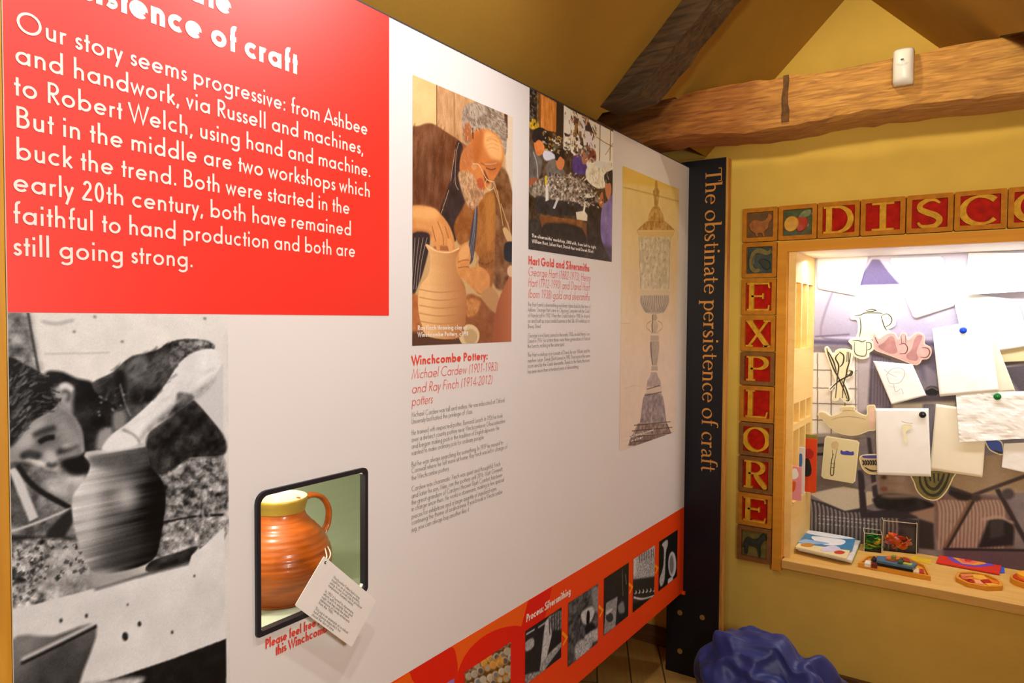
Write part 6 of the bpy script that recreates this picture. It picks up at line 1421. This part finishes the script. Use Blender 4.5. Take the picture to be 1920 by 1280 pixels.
L_ = [('dragon', 'dark green tile with a curled dragon, just below the hen tile', M_tile, M_tblue), ('E', 'tile with a gold letter E on red, just below the dragon tile', None, None), ('X', 'tile with a gold letter X on red', None, None), ('P', 'tile with a gold letter P on red', M_tiled, None), ('L', 'tile with a gold letter L on red', None, None), ('O', 'tile with a ring-shaped gold letter O in the left column', M_tiled, None), ('R', 'tile with a gold letter R on worn red', M_tiled, None), ('E', 'tile with a gold letter E on red, just above the horse tile', None, None), ('horse', 'dark tile with a carved horse at the foot of the left column', M_tiled, M_tolive)]
for (k, lab, fm, rm), z1, z0 in zip(L_, zs_, zs_[1:]): tile(0.1695, 0.3135, z0, z1, k, lab, fm, rm)
# ================================================================== things on the shelf
SH = lambda p, z=SZ: (lambda q: (q[0], q[1]))(on(2, z, *p))
toflat = lambda u, v, d: (u, v, d)
Zs = zoom(1460, 960, 4.174); Zt = zoom(1640, 940, 5.818)
M_pg = mat('page_edges', rgb(238, 232, 216), 0.7, 0.04, 200)
def flat_book(name, label, q, z0, th, cover, cv=None, cat='book'):
    t = thing(name, label, cat, (sum(p[0] for p in q)/4, sum(p[1] for p in q)/4, z0))
    q = [(max(p[0], 0.3845), p[1]) for p in q]
    cx_ = sum(p[0] for p in q)/4; cy_ = sum(p[1] for p in q)/4
    q2 = [(cx_+(p[0]-cx_)*0.975, cy_+(p[1]-cy_)*0.975) for p in q]
    bm = bmesh.new(); prism(bm, q2, toflat, z0+0.0016, z0+th-0.0016); obj('pages', bm, M_pg, t)
    bm = bmesh.new(); prism(bm, q, toflat, z0, z0+0.0016); prism(bm, q, toflat, z0+th-0.0016, z0+th); obj('cover', bm, cover, t)
    return t
# picture books lying in the left corner
zt0 = 0.542
qt = [SH(p, zt0) for p in ((1486, 1024), (1587, 1047), (1604, 1009.5), (1512, 995))]
off = lambda q, dx, dy: [(p[0]+dx, p[1]+dy) for p in q]
flat_book('picture_book', 'green-edged picture book at the bottom of the pile in the shelf corner', off(qt, 0.016, 0.060), SZ+0.0005, 0.010, mat('cover_green', rgb(110, 176, 40), 0.4, 0.1))
flat_book('picture_book', 'red and white picture book in the middle of the pile in the shelf corner', off(qt, 0.018, 0.012), SZ+0.0108, 0.009, mat('cover_white', rgb(226, 216, 208), 0.4, 0.15, 30))
tb = flat_book('picture_book', 'picture book with a blue seaside cover on top of the pile', qt, SZ+0.0201, 0.009, mat('cover_sand', rgb(232, 214, 160), 0.35, 0.05))
ztop = SZ+0.0201+0.009
def on_cover(parent, items, z, Z, name='cover_print'):
    for k, (pts, m) in enumerate(items):
        bm = bmesh.new(); q = [SH(Z(*p), z) for p in pts]; prism(bm, smooth_poly(q, 3) if len(q) > 4 else q, toflat, z-0.0003, z+0.0004+0.0002*k); obj(name, bm, m, parent)
Z3b = zoom(1380, 900, 6.846)
on_cover(tb, [([(760, 800), (1490, 905), (1535, 750), (905, 655)], mat('sea_blue', rgb(66, 130, 172), 0.35, 0.15)), ([(900, 668), (960, 645), (1480, 735), (1450, 752), (1200, 735), (950, 690)], mat('cloud_white', rgb(240, 240, 238), 0.4, 0.03)), ([(980, 720), (1200, 740), (1400, 775), (1350, 830), (1140, 830), (1000, 770)], mat('cloud_white', (1, 1, 1))),
    ([(800, 790), (880, 760), (960, 770), (1200, 810), (1050, 822), (900, 815)], mat('pale_sea', rgb(150, 186, 220), 0.35, 0.1)), ([(830, 825), (900, 808), (1000, 822), (960, 858), (860, 848)], mat('boat_ochre', rgb(196, 130, 44), 0.4)), ([(1260, 920), (1330, 905), (1400, 925), (1350, 950), (1280, 942)], mat('cover_red', rgb(196, 52, 36), 0.4)), ([(1090, 880), (1240, 840), (1340, 880), (1250, 915), (1120, 912)], mat('cloud_lilac', rgb(214, 208, 226), 0.4))], ztop, Z3b)
# books standing in the pigeonholes
def up_book(label, px4, Y, th, m, prints=()):
    P_ = PYf(Y); q = [P_(p) for p in px4]; x0, x1 = q[0][0], q[1][0]; z0, z1 = min(p[1] for p in q), max(p[1] for p in q)
    x0 = XB+0.01; z0 = max(z0, 0.7355)
    t = thing('picture_book', label, 'book', ((x0+x1)/2, Y, z0), 'books in the pigeonholes')
    obj('pages', bx(x0+0.002, x1-0.003, Y+0.0012, Y+th-0.0012, z0+0.002, z1-0.003), M_pg, t)
    bm = bmesh.new(); box(bm, x0, x1, Y, Y+0.0012, z0, z1); box(bm, x0, x1, Y+th-0.0012, Y+th, z0, z1); obj('cover', bm, m, t)
    for pts, pm in prints:
        bm = bmesh.new(); prism(bm, smooth_poly([P_(p) for p in pts], 3), to_wall(Y), 0.0001, 0.0006); obj('cover_print', bm, pm, t)
    return t
Zd6 = lambda L: [Zd(*p) for p in L]
up_book('olive book standing behind the red one in the pigeonholes', Zd6([(180, 322), (305, 325), (300, 700), (180, 700)]), 3.352, 0.012, mat('cover_olive', rgb(140, 128, 44), 0.4))
up_book('red picture book with a black figure, standing in the pigeonholes', Zd6([(170, 345), (304, 360), (276, 790), (190, 780)]), 3.330, 0.014, mat('cover_vermilion', rgb(214, 66, 22), 0.35, 0.05), [(Zd6([(204, 520), (240, 512), (262, 580), (256, 640), (215, 652), (198, 610)]), mat('print_black', rgb(30, 24, 22), 0.4)), (Zd6([(212, 440), (250, 432), (282, 465), (262, 510), (222, 500)]), mat('print_dark_red', rgb(170, 34, 20), 0.4)), (Zd6([(190, 672), (208, 670), (210, 710), (192, 728)]), mat('print_teal', rgb(96, 160, 160), 0.4))])
up_book('white and blue picture book in the middle column of pigeonholes', Zd6([(150, 420), (210, 424), (190, 790), (150, 790)]), 3.205, 0.012, mat('cover_pale', rgb(226, 222, 220), 0.35, 0.04), [(Zd6([(164, 480), (188, 478), (186, 570), (164, 575)]), mat('print_blue', rgb(70, 116, 180), 0.4))])
up_book('pink picture book in the pigeonhole nearest the frame', Zd6([(100, 576), (182, 580), (152, 840), (105, 838)]), 3.090, 0.012, mat('cover_pink', rgb(232, 150, 160), 0.35, 0.05), [(Zd6([(108, 600), (140, 590), (160, 640), (140, 670), (108, 668)]), mat('cloud_white', (1, 1, 1))), (Zd6([(108, 700), (136, 696), (130, 760), (108, 770)]), mat('print_orange', rgb(220, 96, 36), 0.4))])
# clear boxes of shapes
M_acr = bpy.data.materials.new('clear_acrylic'); M_acr.use_nodes = True
nt_ = M_acr.node_tree; b_ = nt_.nodes['Principled BSDF']; tr_ = nt_.nodes.new('ShaderNodeBsdfTransparent'); tr_.inputs[0].default_value = (0.97, 0.96, 0.93, 1)
gl_ = nt_.nodes.new('ShaderNodeBsdfGlossy'); gl_.inputs['Roughness'].default_value = 0.05; fr_ = nt_.nodes.new('ShaderNodeFresnel'); fr_.inputs[0].default_value = 1.3; ms_ = nt_.nodes.new('ShaderNodeMixShader')
nt_.links.new(fr_.outputs[0], ms_.inputs[0]); nt_.links.new(tr_.outputs[0], ms_.inputs[1]); nt_.links.new(gl_.outputs[0], ms_.inputs[2]); nt_.links.new(ms_.outputs[0], nt_.nodes['Material Output'].inputs[0])
# b_.inputs['Transmission Weight'].default_value = 1.0; b_.inputs['Roughness'].default_value = 0.03; b_.inputs['IOR'].default_value = 1.12; b_.inputs['Base Color'].default_value = (0.97, 0.97, 0.95, 1)
MATS['clear_acrylic'] = M_acr
def clear_box(label, fl, fr, depth, h, cols, n, seed, skew=0.0, group=None):
    a, b = np.array(SH(fl)), np.array(SH(fr)); u = (b-a)/np.linalg.norm(b-a); v = np.array([-u[1], u[0]]); W_ = np.linalg.norm(b-a)
    t = thing('clear_box', label, 'box', (float(a[0]), float(a[1]), SZ))
    P3_ = lambda x, y, z: (a[0]+u[0]*x+v[0]*y, a[1]+u[1]*x+v[1]*y, SZ+0.0006+z)
    w_ = 0.003; bm = bmesh.new()
    def bb(x0, x1, y0, y1, z0, z1):
        vs = [bm.verts.new(P3_(*p)) for p in ((x0,y0,z0),(x1,y0,z0),(x1,y1,z0),(x0,y1,z0),(x0,y0,z1),(x1,y0,z1),(x1,y1,z1),(x0,y1,z1))]
        for f in ((0,3,2,1),(4,5,6,7),(0,1,5,4),(1,2,6,5),(2,3,7,6),(3,0,4,7)): bm.faces.new([vs[i] for i in f])
    bb(0, W_, 0, depth, 0, w_); bb(0, W_, 0, w_, w_, h); bb(0, W_, depth-w_, depth, w_, h); bb(0, w_, w_, depth-w_, w_, h); bb(W_-w_, W_, w_, depth-w_, w_, h)
    obj('tray', bm, M_acr, t)
    bm = bmesh.new(); e = 0.0012
    for x in (0, W_):
        for y in (0, depth): bb(x-e, x+e, y-e, y+e, 0, h)
    for y in (0, depth): bb(0, W_, y-e, y+e, h-e, h+e)
    for x in (0, W_): bb(x-e, x+e, 0, depth, h-e, h+e)
    obj('polished_edges', bm, mat('acrylic_edge', rgb(214, 200, 168), 0.2, 0.02), t)
    rs = random.Random(seed); made = 0
    shapes = ['leaf', 'disc', 'square', 'strip']
    for i in range(n):
        x = rs.uniform(0.016, W_-0.016); y = rs.uniform(0.016, depth-0.016); z = 0.008+0.060*(i/n)*rs.uniform(0.7, 1.15)
        r = rs.uniform(0.014, 0.019); k = rs.choice(shapes); bm = bmesh.new()
        if k == 'disc': o2 = [(r*math.cos(q*PI/8), r*math.sin(q*PI/8)) for q in range(16)]
        elif k == 'square': o2 = rrect(-r*.8, r*.8, -r*.8, r*.8, 0.002, 2)
        elif k == 'strip': o2 = rrect(-r*1.2, r*1.2, -r*.4, r*.4, 0.002, 2)
        else: o2 = smooth_poly([(-r*1.2, 0), (-r*.3, r*.6), (r*.7, r*.4), (r*1.3, 0), (r*.5, -r*.5), (-r*.4, -r*.5)], 3)
        prism(bm, o2, toflat, -0.0018, 0.0018)
        M4 = Matrix.Translation(P3_(x, y, z)) @ Matrix.Rotation(rs.uniform(0, 6.28), 4, 'Z') @ Matrix.Rotation(rs.uniform(-0.9, 0.9), 4, 'X') @ Matrix.Rotation(rs.uniform(-0.7, 0.7), 4, 'Y')
        bmesh.ops.transform(bm, matrix=M4, verts=bm.verts)
        cname, crgb = rs.choice(cols)
        o = obj('craft_shape', bm, mat('foam_'+cname, rgb(*crgb), 0.6, 0.06)); tag(o, ('green or yellow craft shape in the small clear box' if group == 'shapes in the small clear box' else 'orange, red or yellow craft shape in the larger clear box'), 'craft shape', group)
clear_box('small clear plastic box of green shapes beside the picture books', (1620, 1033), (1653, 1037), 0.075, 0.078, [('green', (36, 130, 40)), ('lime', (96, 190, 50)), ('dark_green', (20, 80, 34)), ('yellow', (224, 190, 50))], 34, 11, group='shapes in the small clear box')
clear_box('larger clear plastic box of orange shapes in the middle of the shelf', (1655, 1032), (1718, 1039), 0.095, 0.130, [('orange', (236, 104, 24)), ('vermilion', (222, 60, 20)), ('amber', (246, 160, 36)), ('pink', (232, 146, 150)), ('orange', (236, 104, 24))], 84, 12, group='shapes in the larger clear box')
# wooden puzzle tray with a boat built up from pieces
q = [SH(Zs(*p)) for p in ((620, 428), (1190, 538), (1150, 452), (1000, 380), (690, 372))]
t = thing('puzzle_tray', 'wooden puzzle tray holding a dark blue boat built of pieces', 'puzzle', (q[0][0], q[0][1], SZ))
bm = bmesh.new(); prism(bm, q, toflat, SZ+0.0005, SZ+0.008); 
cxq = sum(p[0] for p in q)/5; cyq = sum(p[1] for p in q)/5; qi = [(cxq+(p[0]-cxq)*0.93, cyq+(p[1]-cyq)*0.90) for p in q]
ring_prism(bm, q, qi, toflat, SZ+0.008, SZ+0.018); obj('tray', bm, M_frame, t)
def piece(label, pts, z0, z1, m, Z=Zs, zz=None):
    zz = z1 if zz is None else zz
    bm = bmesh.new(); prism(bm, [SH(Z(*p), zz) for p in pts], toflat, z0, z1, bev=0.0012); o = obj('puzzle_piece', bm, m); tag(o, label, 'puzzle piece', 'pieces of the boat puzzle'); return o
zb0 = SZ+0.0085
M_bluegrey = mat('piece_slate', rgb(72, 104, 128), 0.5, 0.15, 60); M_blk = mat('piece_black', rgb(28, 26, 30), 0.5, 0.1)
piece('long black hull piece of the boat puzzle', [(770, 392), (1050, 440), (1040, 405), (790, 365)], zb0, SZ+0.030, M_blk)
piece('slate blue deck piece lying on the black hull', [(765, 375), (1050, 430), (1085, 400), (1000, 370), (860, 345), (770, 340)], SZ+0.0305, SZ+0.040, M_bluegrey)
piece('dark red and black prow piece at the left of the boat', [(725, 400), (772, 408), (775, 372), (735, 362)], zb0, SZ+0.026, mat('piece_maroon', rgb(110, 28, 20), 0.5, 0.2))
piece('black tilted prow piece above the maroon one', [(722, 366), (752, 378), (772, 360), (745, 340)], SZ+0.0265, SZ+0.033, M_blk)
piece('cream block at the right end of the boat', [(1052, 462), (1098, 470), (1096, 436), (1060, 430)], zb0, SZ+0.024, mat('piece_cream', rgb(226, 202, 150), 0.5, 0.05))
piece('red block at the far right end of the boat', [(1102, 470), (1140, 478), (1132, 444), (1104, 440)], zb0, SZ+0.022, mat('piece_red', rgb(176, 34, 20), 0.5, 0.1))
piece('white block at the left end of the tray', [(672, 398), (720, 404), (722, 378), (680, 374)], zb0, SZ+0.022, mat('piece_white', rgb(226, 222, 210), 0.5, 0.05))
piece('orange and red cabin piece on the blue deck', [(840, 360), (905, 372), (960, 362), (920, 340), (850, 338)], SZ+0.0405, SZ+0.048, mat('piece_orange', rgb(210, 100, 34), 0.5, 0.15))
piece('dark red roof piece behind the green triangle', [(960, 372), (1030, 388), (1020, 362), (975, 348)], SZ+0.0405, SZ+0.050, mat('piece_brick', rgb(150, 50, 26), 0.5, 0.15))
piece('dark green triangle on the blue deck', [(930, 385), (972, 390), (975, 362), (955, 350)], SZ+0.0405, SZ+0.050, mat('piece_green', rgb(52, 84, 46), 0.5, 0.1))
piece('yellow-green strip along the blue deck', [(960, 396), (1040, 412), (1050, 400), (985, 388)], SZ+0.0405, SZ+0.0445, mat('piece_lime', rgb(170, 176, 70), 0.5, 0.1))
piece('olive square standing on the cabin of the boat', [(880, 342), (920, 346), (920, 334), (884, 332)], SZ+0.0485, SZ+0.062, mat('piece_olive', rgb(134, 134, 50), 0.5, 0.1))
def flat_piece(name, label, pts, Z, th, m, cat):
    bm = bmesh.new(); prism(bm, [SH(Z(*p), SZ+th) for p in pts], toflat, SZ+0.0005, SZ+th); o = obj(name, bm, m); tag(o, label, cat); return o
flat_piece('yellow_card', 'small yellow card lying beside the boat puzzle', [(1030, 372), (1190, 406), (1195, 368), (1045, 340)], Zs, 0.002, mat('yellow_card', rgb(226, 184, 40), 0.5, 0.06), 'card')
# folded mats with a diamond pattern
bl = thing('patterned_sheet', 'blue sheet edge showing under the red patterned sheet', 'sheet', (1.0, 3.25, SZ))
bm = bmesh.new(); prism(bm, [SH(Zt(*p)) for p in ((700, 660), (1365, 785), (1418, 782), (1405, 640), (760, 530))], toflat, SZ+0.0005, SZ+0.003); obj('sheet', bm, mat('felt_blue', rgb(58, 92, 196), 0.85, 0.08, 200), bl)
rd = thing('patterned_sheet', 'red sheet with a purple and orange diamond pattern on the shelf', 'sheet', (1.0, 3.25, SZ+0.0032))
zr = SZ+0.0075
bm = bmesh.new(); prism(bm, [SH(Zt(*p), zr) for p in ((672, 660), (1360, 788), (1400, 635), (735, 512))], toflat, SZ+0.0032, zr); obj('sheet', bm, mat('felt_red', rgb(214, 46, 22), 0.7, 0.08, 200), rd)
for k, (pts, m) in enumerate([([(790, 610), (850, 580), (1020, 580), (1160, 610), (1240, 660), (1310, 695), (1160, 715), (1000, 705), (860, 660)], mat('felt_purple', rgb(110, 74, 176), 0.7, 0.08)), ([(850, 610), (960, 596), (1110, 612), (1220, 680), (1100, 695), (960, 680)], mat('felt_amber', rgb(240, 150, 36), 0.7, 0.08)), ([(920, 630), (1000, 610), (1100, 630), (1130, 660), (1050, 682), (960, 672)], mat('felt_pink', rgb(226, 110, 90), 0.7, 0.08)), ([(975, 640), (1020, 626), (1070, 645), (1040, 662), (990, 660)], mat('felt_red', (0, 0, 0)))]):
    bm = bmesh.new(); prism(bm, [SH(Zt(*p), zr) for p in pts], toflat, zr-0.0005, zr+0.0006+0.0005*k); obj('pattern', bm, m, rd)
# octagonal and round puzzle trays
oc = [SH(Zt(*p), SZ+0.015) for p in ((880, 800), (905, 768), (1060, 765), (1235, 795), (1360, 850), (1398, 890), (1390, 925), (1220, 930), (1010, 890), (885, 830))]
ccx, ccy = sum(p[0] for p in oc)/len(oc), sum(p[1] for p in oc)/len(oc)
t = thing('puzzle_tray', 'octagonal wooden puzzle tray filled with orange and red pieces', 'puzzle', (ccx, ccy, SZ))
bm = bmesh.new(); prism(bm, oc, toflat, SZ+0.0005, SZ+0.007); ring_prism(bm, oc, [(ccx+(p[0]-ccx)*.86, ccy+(p[1]-ccy)*.86) for p in oc], toflat, SZ+0.007, SZ+0.016); obj('tray', bm, M_frame, t)
zo = SZ+0.012
for k, (pts, nm, col_) in enumerate([([(925, 790), (1060, 785), (1075, 805), (960, 815)], 'salmon', (222, 130, 80)), ([(925, 800), (965, 818), (1070, 845), (1040, 860), (960, 840)], 'coral', (214, 96, 60)), ([(980, 846), (1075, 848), (1085, 874), (1040, 872)], 'crimson', (186, 36, 24)), ([(1065, 790), (1190, 802), (1230, 840), (1160, 850), (1080, 830)], 'amber', (240, 176, 60)), ([(1080, 842), (1150, 855), (1190, 900), (1100, 888)], 'peach', (236, 160, 110)), ([(1155, 852), (1240, 846), (1270, 880), (1200, 882)], 'crimson', (0, 0, 0)), ([(1245, 845), (1330, 862), (1372, 895), (1280, 880)], 'orange', (236, 120, 30)), ([(1200, 888), (1290, 888), (1365, 905), (1250, 912)], 'amber', (0, 0, 0))]):
    bm = bmesh.new(); prism(bm, [SH(Zt(*p), zo) for p in pts], toflat, SZ+0.0075, zo, bev=0.0008); o = obj('puzzle_piece', bm, mat('puz_'+nm, rgb(*col_), 0.45, 0.1, 60))
    tag(o, ['salmon strip at the far edge of the octagonal puzzle', 'coral wedge on the left of the octagonal puzzle', 'crimson triangle at the left of the octagonal puzzle', 'amber quadrilateral in the middle of the octagonal puzzle', 'peach wedge at the front of the octagonal puzzle', 'crimson wedge right of the middle of the octagonal puzzle', 'orange sliver on the right of the octagonal puzzle', 'amber sliver at the front right of the octagonal puzzle'][k], 'puzzle piece', 'pieces of the octagonal puzzle')
rc = SH((1931, 1096)); R_ = 0.062
t = thing('round_puzzle', 'round wooden puzzle tray at the right end of the visible shelf', 'puzzle', (rc[0], rc[1], SZ))
circ = lambda r, n=40: [(rc[0]+r*math.cos(2*PI*i/n), rc[1]+r*math.sin(2*PI*i/n)) for i in range(n)]
bm = bmesh.new(); prism(bm, circ(R_), toflat, SZ+0.0005, SZ+0.008); ring_prism(bm, circ(R_), circ(R_*.86), toflat, SZ+0.008, SZ+0.020); obj('tray', bm, M_frame, t)
for k, (r, z0, z1, nm, c_, lab) in enumerate([(R_*.84, 0.0085, 0.026, 'vermilion', (206, 62, 22), 'large red-orange disc in the round puzzle'), (R_*.66, 0.0265, 0.040, 'amber2', (240, 168, 40), 'smaller amber disc on top of the round puzzle')]):
    bm = bmesh.new(); prism(bm, circ(r), toflat, SZ+z0, SZ+z1, bev=0.0015); o = obj('puzzle_piece', bm, mat('disc_'+nm, rgb(*c_), 0.45, 0.08)); tag(o, lab, 'puzzle piece', 'discs of the round puzzle')
# ================================================================== bean bag
M_bag = mat('blue_nylon', rgb(44, 54, 120), 0.42, 0.06, 20, 0.04, spec=0.5, sheen=0.1)
t = thing('bean_bag', 'crumpled blue nylon bean bag on the floor against the end wall', 'bean bag', (0.40, 2.68, 0))
# let a loose sack settle over three lumps of filling, then keep the settled cloth as a mesh
tmp = []
def collider(bm):
    me = bpy.data.meshes.new('filling'); bm.to_mesh(me); bm.free()
    o = bpy.data.objects.new('filling', me); COL.objects.link(o); o.modifiers.new('c', 'COLLISION')
    o.collision.thickness_outer = 0.004; o.collision.cloth_friction = 30; o.collision.damping = 0.5; tmp.append(o)
collider(bx(-1, 2, 1.5, 3.5, -0.2, 0.0)); collider(bx(-1, 2, 3.03, 3.5, 0, 1)); collider(bx(-0.085, 0.165, 2.84, 2.895, 0, 2))
for c_, r in (((.32, 2.70, .14), (.14, .13, .15)), ((.55, 2.74, .12), (.06, .08, .15)), ((.19, 2.66, .22), (.035, .04, .07))):
    bm = bmesh.new(); bmesh.ops.create_icosphere(bm, subdivisions=4, radius=1.0)
    for v in bm.verts: v.co = (c_[0]+r[0]*v.co.x, c_[1]+r[1]*v.co.y, c_[2]+r[2]*v.co.z)
    collider(bm)
from mathutils import noise as mnoise
bm = bmesh.new(); bmesh.ops.create_icosphere(bm, subdivisions=5, radius=1.0)
for v in bm.verts:
    d = v.co.copy(); k = 1+0.06*mnoise.noise(d*2.3)
    v.co = (0.38+0.36*d.x*k, 2.66+0.23*d.y*k, 0.31+0.28*d.z*k)
bag = obj('cover', bm, M_bag, None)
cl = bag.modifiers.new('cl', 'CLOTH'); s_ = cl.settings
s_.quality = 12; s_.mass = 0.15; s_.tension_stiffness = 15; s_.compression_stiffness = 15; s_.shear_stiffness = 5; s_.bending_stiffness = 0.03; s_.air_damping = 2
s_.use_pressure = True; s_.uniform_pressure_force = -0.8; s_.shrink_min = -0.03
k_ = cl.collision_settings; k_.use_collision = True; k_.distance_min = 0.004; k_.collision_quality = 4; k_.use_self_collision = True; k_.self_distance_min = 0.004
cl.point_cache.frame_end = 80
for f_ in range(1, 75): S.frame_set(f_)
ev = bag.evaluated_get(bpy.context.evaluated_depsgraph_get()); co_ = [v.co.copy() for v in ev.to_mesh().vertices]
bag.modifiers.clear(); S.frame_set(1)
for o in tmp: bpy.data.objects.remove(o, do_unlink=True)
# pinch the gathered corner, sink the saddle and crease the cloth round them
for v, q in zip(bag.data.vertices, co_): v.co = q
bag.data.update(); nr_ = [v.normal.copy() for v in bag.data.vertices]; tip0 = Vector((0.175, 2.62, 0.285)); tip1 = Vector((0.138, 2.60, 0.325))
for v, q, nn in zip(bag.data.vertices, co_, nr_):
    k = math.exp(-((q-tip0).length/0.055)**2); e = q+(tip1-tip0)*k
    e.z -= 0.052*math.exp(-((q.x-0.485)/0.042)**2)*max(0, min(1, (q.z-0.14)/0.12))
    dv = q-tip1; an = math.atan2(dv.z, dv.x); di = dv.length
    r1 = 1-abs(mnoise.noise(Vector((an*3.2, di*2.5, q.y*3)))); r2 = 1-abs(mnoise.noise(Vector((q.x*5+q.z*7+4, q.y*5, q.z*3-q.x*4)))); r3 = mnoise.noise(q*7)
    e += nn*(0.018*(r1**7-0.3)+0.016*(r2**7-0.25)+0.005*r3)*min(1, q.z/0.1)
    v.co = (0.63-(0.63-e.x)*0.86, min(e.y, 3.02), max(e.z, 0.003))
bag.data.polygons.foreach_set('use_smooth', [True]*len(bag.data.polygons)); bag.data.update()
bag.parent = t; bag.matrix_parent_inverse = parent_inv(t)
sb_ = bag.modifiers.new('s', 'SUBSURF'); sb_.levels = 1; sb_.render_levels = 1
